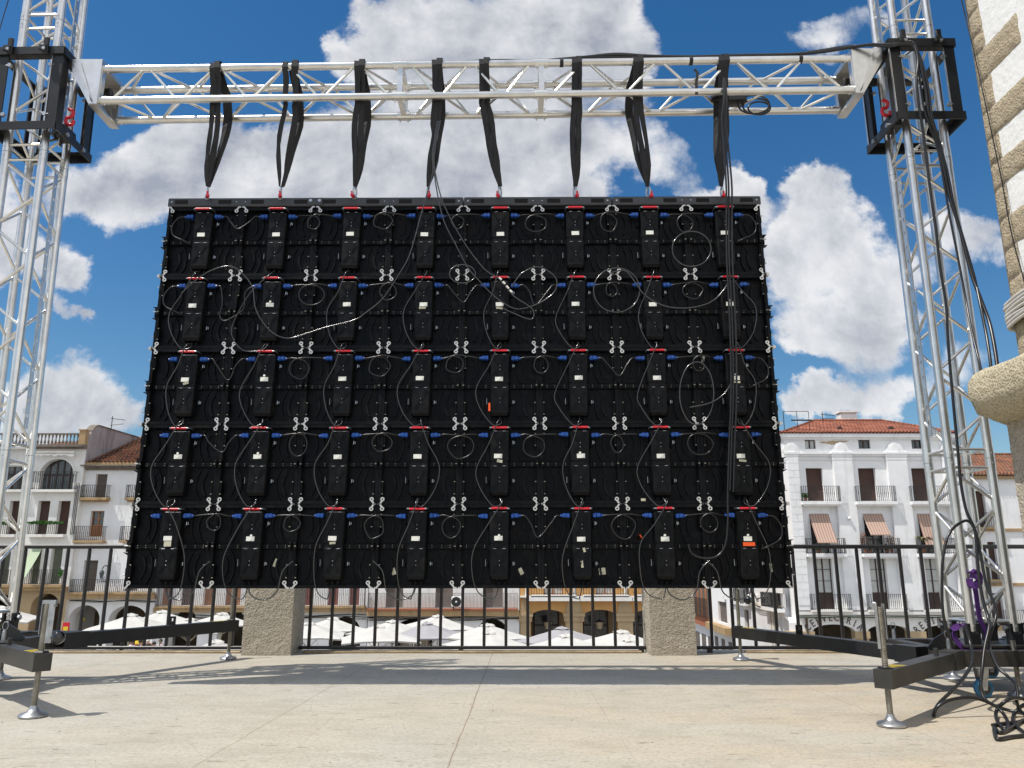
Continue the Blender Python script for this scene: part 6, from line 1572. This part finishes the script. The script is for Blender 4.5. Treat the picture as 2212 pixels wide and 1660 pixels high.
    z3=F.Z(*q3(300,470)); F.balcony(.1,F.W-.25,z3,F.Z(*q3(300,374))-z3,.45,.16,LEDGE,.12)
    F.bx('ledge',LEDGE,0,F.W,-.35,-.005,F.Z(*q3(300,510)),z3-.161)
    F.blind(r3[0],(r3[0]['z1']-r3[0]['z0'])*.85,1.5,BLINDG)
    # cornice, balustrade
    for (a_,c_,pj) in ((zc2-.0,zc2+.09,.30),(zc2+.091,zc2+.20,.50),(zc2+.201,zc2+.27,.36)): F.bx('cornice',BALU,-.1,F.W+.05,-pj,-.004,a_,c_)
    zb=zc2+.271; ht=F.Z(*q2(800,630))-zb
    F.bx('balustrade_rail',BALU,0,F.W-.1,-.26,-.04,zb+ht-.085,zb+ht)
    n=int((F.W-.6)/.235); prof=[(.06,0),(.06,.05),(.035,.07),(.075,.22),(.06,.36),(.03,.55),(.05,.80),(.06,.82),(.06,1)]
    q0=None
    for k in range(n):
        if k>58: break
        u=F.W-.55-k*.235
        if q0 is None:
            q=MB(); q.lathe([(r_,h_*(ht-.086)) for r_,h_ in prof],(0,0,0),8); q0=q.build('baluster',BALU,F.root,smooth=40); o=q0
        else: o=q0.copy(); COL.objects.link(o); o.parent=F.root
        o.location=F.L(u,-.15,zb)
    u=F.W; F.bx('corner_pier',LEDGE,u-.38,u+.04,-.34,.05,zb,F.Z(*q2(1110,600))); F.bx('corner_pier_cap',LEDGE,u-.44,u+.07,-.40,.1,F.Z(*q2(1110,600))+.001,F.Z(*q2(1110,585)))
    # tall gable wall running back behind the neighbour's roof
    zt0=F.Z(*q2(1160,600)); uG=F.W+.05; XG=F.p0.x+uG
    def gp(X,Y): p=CAM+ray(*q2(X,Y))*(XG/ray(*q2(X,Y)).x); return (p.y-F.p0.y,p.z)
    pt_=[gp(X,Y) for X,Y in ((1150,640),(1162,598),(1180,565),(1205,540),(1235,528),(1262,534),(1400,575),(1600,635),(1820,698),(1960,740))]
    zlo=zEG-.4; pr=[(.06,zlo),(.06,pt_[0][1])]+[(max(.061+.01*k,d),z) for k,(d,z) in enumerate(pt_)]+[(pt_[-1][0],zlo)]
    q=MB(); n=len(pr); vs=[F.L(uG,d,z) for d,z in pr]+[F.L(uG-.35,d,z) for d,z in pr]; fs=[tuple(range(n)),tuple(range(2*n-1,n-1,-1))]+[(i,i+n,(i+1)%n+n,(i+1)%n) for i in range(n)]
    q.add(vs,fs); q.build('gable_wall',STG,F.root)
    q=MB()
    for (d0,z0),(d1,z1) in zip(pt_[1:],pt_[2:]): q.beam(F.L(uG-.17,d0,z0+.03),F.L(uG-.17,d1,z1+.03),.46,.06)
    q.build('gable_coping',BALU,F.root)
    # roof behind the balustrade
    b=MB(); b.add([F.L(F.W-4.6,1.2,zb),F.L(F.W-.32,1.2,zb),F.L(F.W-.32,5,zb+1.02),F.L(F.W-4.6,5,zb+1.02)],[(0,1,2,3)]); b.build('roof',TILE2,F.root,uvf=lambda c:(c[0],c[1]*1.05))
    # torn awning strip over the gallery arch
    q=MB(); P=[]; rn=random.Random(3)
    u_0,z_0=F.hit(*q2(490,885)); u_1,_=F.hit(*q2(990,885))
    q.tube([F.L(u_0,-.5,z_0+.03),F.L(u_1,-.5,z_0+.03)],.04,6)
    n=16
    for k in range(n+1): u=u_0+(u_1-u_0)*k/n; q.v+=[F.L(u,-.5,z_0+.02),F.L(u+rn.uniform(-.05,.05),-.52,z_0-.10-rn.uniform(0,.16))]
    b0=len(q.v)-2*(n+1)
    for k in range(n): q.f.append((b0+2*k,b0+2*k+1,b0+2*k+3,b0+2*k+2))
    q.build('torn_awning',WHITECLOTH,F.root)
    # drain pipes and cables at the junction
    for dx in (0,.12,.25):
        ut=F.U(*q2(1000,1120)); MB().tube([F.L(F.W-.3+dx*.8,-.05,zc2-2.2),F.L(F.W-.3+dx*.8,-.05,z2)],.02,5).build('wall_cable',IRON,F.root)
    return F,zb,zt0
FH,zbH,ztH=balustraded_left()
# hedges lying on that house's balcony rails
def hedge(x0,x1,y,lab,seed,h=.12,dz=0):
    a=at_fac(FH,x0,y,-.42); b=at_fac(FH,x1,y,-.42); q=MB(); c=(a+b)/2
    q.bx((a.x,c.y-.05,c.z-h*.5),(b.x,c.y+.05,c.z+h*.5)); leaves(q,c,((b.x-a.x)/2,.13,h),int(700*(b.x-a.x)/4*max(1,h/.2)),.06,seed)
    tag(q.build('balcony_hedge',GREEN),lab,'hedge','artificial hedge strips on the balcony rails')
hedge(*[v for v in (66,145)],1130,'bright green hedge strip along the balcony rail beside the left tower',1)
hedge(0,37,1131,'bright green hedge strip at the left picture edge, seen through the tower',2)
hedge(135,143,1238,'small square green bush hanging on the lower balcony of the balustraded house',3,.32)
aerial(FH,215,921,.95,'television aerial on top of the stained gable wall at the left',0)

# ---------------------------------------------------------------- umbrellas on the square
def umbrella_proto(cm,seed,half=1.55):
    rn=random.Random(seed)
    r=thing('patio_umbrella','x','umbrella',(0,0,0)); H=3.0; zc=2.50
    m=MB(); n=10     # square canopy, four sagging panels, each split down its middle
    b=0; rings=[]
    for k in range(n+1):
        t=k/n; rr=.10+(half-.10)*t; z=H-(H-zc)*t-.018*sin(pi*t); ring=[]
        for q in range(16):
            a=2*pi*q/16; ca,sa=cos(a),sin(a); e=max(abs(ca),abs(sa)); x=rr*ca/e; y=rr*sa/e
            d=abs(((q%4)-2)/2)  # 1 at corner? (q%4==2 is a corner)
            corner=(q%4==2)
            z2=z-(0 if not corner else .07*t)+( -.03*sin(pi*t)*(q%2)); ring.append(len(m.v)); m.v.append((x*(1+.04*corner*t),y*(1+.04*corner*t),z2+rn.uniform(-.006,.006)))
        rings.append(ring)
    for k in range(n):
        for q in range(16): m.f.append((rings[k][q],rings[k+1][q],rings[k+1][(q+1)%16],rings[k][(q+1)%16]))
    # hanging hem
    hem=[]
    for q in range(16): x,y,z=m.v[rings[-1][q]]; hem.append(len(m.v)); m.v.append((x*.995,y*.995,z-.06))
    for q in range(16): m.f.append((rings[-1][q],hem[q],hem[(q+1)%16],rings[-1][(q+1)%16]))
    m.build('canopy',cm,r)
    m=MB()
    for k in range(4):
        rr=(.03,.13,.21,.25)[k]; z=(H+.075,H+.045,H+.01,H-.025)[k]
        for q in range(16):
            a=2*pi*q/16; e=max(abs(cos(a)),abs(sin(a))); m.v.append((rr*cos(a)/e,rr*sin(a)/e,z+rn.uniform(-.03,.025)))
    for k in range(3):
        for q in range(16): m.f.append((k*16+q,(k+1)*16+q,(k+1)*16+(q+1)%16,k*16+(q+1)%16))
    m.f.append(tuple(range(16))); m.build('vent_cap',cm,r)
    m=MB(); m.tube([(0,0,-1.3),(0,0,H-.02)],.032,10); m.tube([(0,0,1.9),(0,0,2.05)],.055,10); m.tube([(0,0,H),(0,0,H+.10)],.02,8); m.build('pole',POLEW,r,smooth=50)
    for q in range(8):
        a=2*pi*q/8; e=max(abs(cos(a)),abs(sin(a))); x,y=half*cos(a)/e*.96,half*sin(a)/e*.96
        m=MB(); m.tube([(x*.06,y*.06,H-.09),(x,y,zc-.06-(.08 if q%2 else 0))],.012,5); m.tube([(x*.04,y*.04,2.0),(x*.5,y*.5,(H+zc)/2-.10)],.010,5); m.build('rib',POLEW,r)
    return r
protoW=umbrella_proto(WHITECLOTH,1); protoG=umbrella_proto(SHADECLOTH,2)
UMB=[ # apex x, apex y, half width in picture px, rotation, kind, label
 (283,1323,88,12,0,'white umbrella left of the dark outrigger hinge lug, leftmost whole one'),
 (353,1316,88,30,0,'white umbrella behind, second from left below the screen corner'),
 (411,1333,80,8,0,'white umbrella third from left, between two railing bars'),
 (480,1321,80,35,0,'white umbrella touching the left edge of the left stone pillar'),
 (2,1307,88,15,0,'white umbrella at the left picture edge behind the tower'),
 (466,1379,100,20,0,'large near cream umbrella below the left outrigger arm'),
 (669,1341,72,10,0,'white umbrella just right of the left stone pillar'),
 (719,1331,80,28,0,'white umbrella behind, second right of the left pillar'),
 (819,1347,80,14,0,'front white umbrella right of the second railing gap from the pillar'),
 (849,1337,68,40,0,'small far white umbrella peeping behind the front ones, left of centre'),
 (945,1326,84,22,0,'tallest white umbrella near the picture centre'),
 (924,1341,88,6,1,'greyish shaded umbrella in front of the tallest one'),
 (1053,1345,76,33,0,'white umbrella with gathered top right of centre, behind'),
 (1056,1359,74,16,0,'front white umbrella right of centre'),
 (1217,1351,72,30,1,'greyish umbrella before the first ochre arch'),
 (1225,1366,80,10,0,'front white umbrella before the first ochre arch'),
 (1340,1358,68,25,0,'white umbrella before the second ochre arch, behind'),
 (1361,1375,74,12,0,'front white umbrella touching the right stone pillar'),
 (1790,1399,96,18,0,'near white umbrella under the right outrigger arm')]
rn=random.Random(6)
for i,(x,y,hw,rot,k,lab) in enumerate(UMB):
    pr=protoG if k else protoW
    # distance where the apex height fits the square's ground + 3.1 m
    best=None
    for d in [12+.25*j for j in range(130)]:
        p=at(x,y,d-4.8); e=abs(p.z-(plaza_z(p.y)+3.12))
        if best is None or e<best[0]: best=(e,p)
    p=best[1]; sc=(hw*(p.y+4.8)/FPX)/1.95
    sc=max(.75,min(1.12,sc))
    used=pr.get('used'); o=pr if not used else copy_tree(pr)
    pr['used']=1
    o.location=(p.x,p.y,p.z-3.12*sc); o.scale=(sc,sc,sc); o.rotation_euler=(rn.uniform(-.02,.02),rn.uniform(-.02,.02),R(rot)); o['label']=lab; o['group']='white terrace umbrellas on the square'
for o in list(COL.objects):
    if 'used' in o.keys(): del o['used']

# ---------------------------------------------------------------- people at the tables
SKIN=mat('skin',(0.45,0.25,0.17),.6); HAIRD=mat('dark_hair',(0.02,0.013,0.01),.6)
CL={'white':mat('white_shirt',(0.7,0.7,0.7),.8),'pink':mat('coral_dress',(0.6,0.2,0.16),.8),'black':mat('black_shirt',(0.02,0.02,0.022),.8),'lilac':mat('pale_lilac_shirt',(0.5,0.44,0.47),.8)}
def person(x,y,dist,face,cl,lab,hair='dark',cap=False,lean=0.0,raise_arm=0):
    p=at(x,y,dist-4.8); gz=plaza_z(p.y); hz=1.27   # seated: top of the head about 1.3 m
    r=thing('person',lab,'person',(p.x,p.y,gz),(0,0,face),group='people sitting at the café tables')
    # one continuous skinned body, seated, facing local -y
    J=dict(pel=(0,0,.50),sp=(0,.02+lean*.1,.72),ch=(0,.0+lean*.0,.92),nk=(0,-.01-lean*.05,1.04),hd=(0,-.03-lean*.08,1.15),top=(0,-.03-lean*.08,1.24))
    V=[];Rr=[];E=[]
    def add(q,rad,par=None):
        V.append(q);Rr.append(rad)
        if par is not None: E.append((par,len(V)-1))
        return len(V)-1
    pel=add(J['pel'],.135); sp=add(J['sp'],.125,pel); ch=add(J['ch'],.145,sp); nk=add(J['nk'],.052,ch); hd=add(J['hd'],.088,nk); tp=add(J['top'],.070,hd)
    for s in (-1,1):
        sh=add((s*.17,.0,.95),.062,ch); 
        if raise_arm==s: el=add((s*.30,-.18,1.05),.045,sh); wr=add((s*.16,-.30,1.18),.032,el)
        else: el=add((s*.25,-.10,.70),.046,sh); wr=add((s*.16,-.34,.74),.032,el)
        ha=add((V[wr][0]-s*.02,V[wr][1]-.09,V[wr][2]+.01),.034,wr)
        hp=add((s*.10,-.05,.47),.10,pel); kn=add((s*.13,-.44,.50),.068,hp); an=add((s*.13,-.42,.10),.042,kn); add((s*.13,-.58,.045),.038,an)
    me=bpy.data.meshes.new('body'); me.from_pydata(V,E,[]); o=bpy.data.objects.new('body',me); COL.objects.link(o); o.parent=r; WORLD[o.name]=wm(r)
    md=o.modifiers.new('s','SKIN'); md.use_smooth_shade=True
    for i,q in enumerate(Rr): me.skin_vertices[0].data[i].radius=(q,q) if me.skin_vertices else (q,q)
    o.modifiers.new('d','SUBSURF').levels=1; o.modifiers['d'].render_levels=1; me.materials.append(SKIN)
    # clothing: a shirt over the torso and upper arms, trousers over the legs
    q=MB(); q.lathe([(.16,.44),(.165,.55),(.155,.72),(.175,.88),(.15,.98),(.07,1.03)],(0,.01,0),14)
    for s in (-1,1): q.tube([(s*.15,0,.96),(s*.20,-.03,.88),V[[i for i in range(len(V)) if abs(V[i][2]-(1.05 if raise_arm==s else .70))<.001 and V[i][0]*s>0.2][0]]],[.08,.072,.058],10)
    q.build('shirt',CL[cl],r,smooth=60)
    q=MB()
    for s in (-1,1): q.tube([(s*.09,.02,.48),(s*.13,-.43,.51),(s*.13,-.42,.14)],[.125,.085,.062],10)
    q.build('trousers',CL['black'],r,smooth=60)
    hx=J['hd']; q=MB()
    n=10
    prof=[(.098*math.sin(pi*(.08+.5*i/n)),.115*math.cos(pi*(.08+.5*i/n))) for i in range(n+1)]; prof=[(a,b_) for a,b_ in reversed(prof)]
    q.lathe([(a,b_) for a,b_ in prof],(0,hx[1]+.016,hx[2]+.02),14)
    if hair=='long': q.tube([(0,hx[1]+.06,hx[2]+.05),(0,hx[1]+.09,hx[2]-.10),(0,hx[1]+.09,hx[2]-.25)],[.08,.09,.05],10)
    q.build('cap' if cap else 'hair',LABEL if cap else HAIRD,r,smooth=60)
    q=MB()
    for s in (-1,1): q.sphere((s*.032,hx[1]-.088,hx[2]+.02),.011,8,5)
    q.build('eyes',HAIRD,r); q=MB(); q.sphere((0,hx[1]-.098,hx[2]-.005),.014,8,5); q.build('nose',SKIN,r); q=MB(); q.box((0,hx[1]-.088,hx[2]-.045),(.04,.008,.008)); q.build('mouth',CL['pink'],r)
    # the chair it sits on
    c=thing('cafe_chair','café chair under the person '+lab.split('person ',1)[1].split(' on the')[0],'chair',(p.x,p.y,gz),(0,0,face),group='café chairs under the seated people')
    q=MB(); q.cbox((0,0,.385),(.42,.42,.03),.01); q.build('seat',BSTEEL,c); q=MB(); q.cbox((0,.20,.62),(.40,.03,.34),.01); q.build('backrest',BSTEEL,c)
    for s in (-1,1):
        for t in (-1,1): q=MB(); q.tube([(s*.18,t*.18,.37),(s*.2,t*.2,0)],.014,6); q.build('leg',BSTEEL,c)
def T(X,Y): return ((480+X/7.373)/1.8517,(2440+Y/7.373)/1.8517)
def seat_dist(x,y,h):           # distance at which something h above the square shows at x,y
    best=None
    for d in [10+.1*j for j in range(385)]:
        p=at(x,y,d-4.8); e=abs(p.z-(plaza_z(p.y)+h))
        if best is None or e<best[0]: best=(e,d)
    return best[1]
for X,Y,f,cl,lab,hr,cap,le,ra in ((400,960,.3,'pink','seated person in coral top with long dark hair, leftmost under the outrigger','long',False,.3,0),
    (350,885,-.2,'white','seated person in white shirt just behind the coral top','dark',False,0,0),
    (600,880,2.6,'black','seated person in dark shirt beside the railing bar, back turned','dark',False,0,0),
    (830,850,.7,'black','seated person in black shirt and pale cap leaning on the table','dark',True,.5,0),
    (1060,940,-1.3,'white','seated person in white shirt reaching across the table','dark',False,.8,-1),
    (1215,860,-.6,'lilac','seated person in pale lilac shirt next to the umbrella pole','dark',False,0,0)):
    x,y=T(X,Y); person(x,y,seat_dist(x,y,1.26),f,cl,lab,hr,cap,le,ra)
# table with cloth between them, and the red and yellow sign tub
tx,ty=T(960,1130); d=seat_dist(tx,ty,.75); p=at(tx,ty,d-4.8); gz=plaza_z(p.y)
r=thing('cafe_table','white clothed café table in front of the seated people','table',(p.x,p.y,gz)); q=MB(); q.cbox((p.x,p.y,gz+.735),(1.6,.8,.03),.01); q.build('tabletop',WHITECLOTH,r,True)
for s in (-1,1):
    for t in (-1,1): q=MB(); q.tube([(p.x+s*.7,p.y+t*.32,gz+.72),(p.x+s*.72,p.y+t*.34,gz)],.02,6); q.build('leg',BSTEEL,r,True)
tx,ty=T(580,1040); d=seat_dist(tx,ty,1.05); p=at(tx,ty,d-4.8); gz=plaza_z(p.y)
r=thing('candy_dispenser','red and yellow round-headed dispenser on a white post between the people','dispenser',(p.x,p.y,gz))
q=MB(); q.lathe([(.10,.0),(.12,.02),(.05,.05),(.05,.85),(.12,.95)],(p.x,p.y,gz),12); q.build('post',PLASTERW,r,True,smooth=40)
q=MB(); q.lathe([(.12,.95),(.24,1.05),(.26,1.12)],(p.x,p.y,gz),14); q.build('red_bowl',RED,r,True,smooth=40)
q=MB(); q.lathe([(.25,1.121),(.25,1.28),(.16,1.42),(.05,1.45)],(p.x,p.y,gz),14); q.build('yellow_head',YEL,r,True,smooth=40)
# poster stand at the arcade edge (left)
p=at(*q3(425,765),YB-.9); r=thing('poster_stand','small upright poster in red, yellow and blue beside the stone arcade','poster',(p.x,p.y,zg())); 
q=MB(); q.bx((p.x-.2,p.y-.03,p.z-.5),(p.x+.2,p.y+.03,p.z+.45)); q.tube([(p.x,p.y+.05,zg()),(p.x,p.y+.05,p.z-.4)],.03,6); q.build('board',RED,r,True)
q=MB(); q.bx((p.x-.14,p.y-.036,p.z-.05),(p.x+.14,p.y-.0305,p.z+.2)); q.build('yellow_field',YEL,r,True); q=MB(); q.bx((p.x-.16,p.y-.037,p.z-.45),(p.x+.16,p.y-.0305,p.z-.06)); q.build('blue_field',BLUE,r,True)
p=at(*q3(505,705),YB+1.5); r=thing('round_sign','yellow half-round shop sign glowing pale inside the first white arch','sign',(p.x,p.y,p.z))
q=MB(); q.prism([(p.x+.45*cos(pi*k/10),p.z+.40*sin(pi*k/10)) for k in range(11)],p.y-.03,p.y+.03); q.build('plate',YEL,r,True); q=MB(); q.tube([(p.x,p.y,p.z+.38),(p.x,p.y,p.z+1.9)],.015,5); q.build('hanger',IRON,r,True)
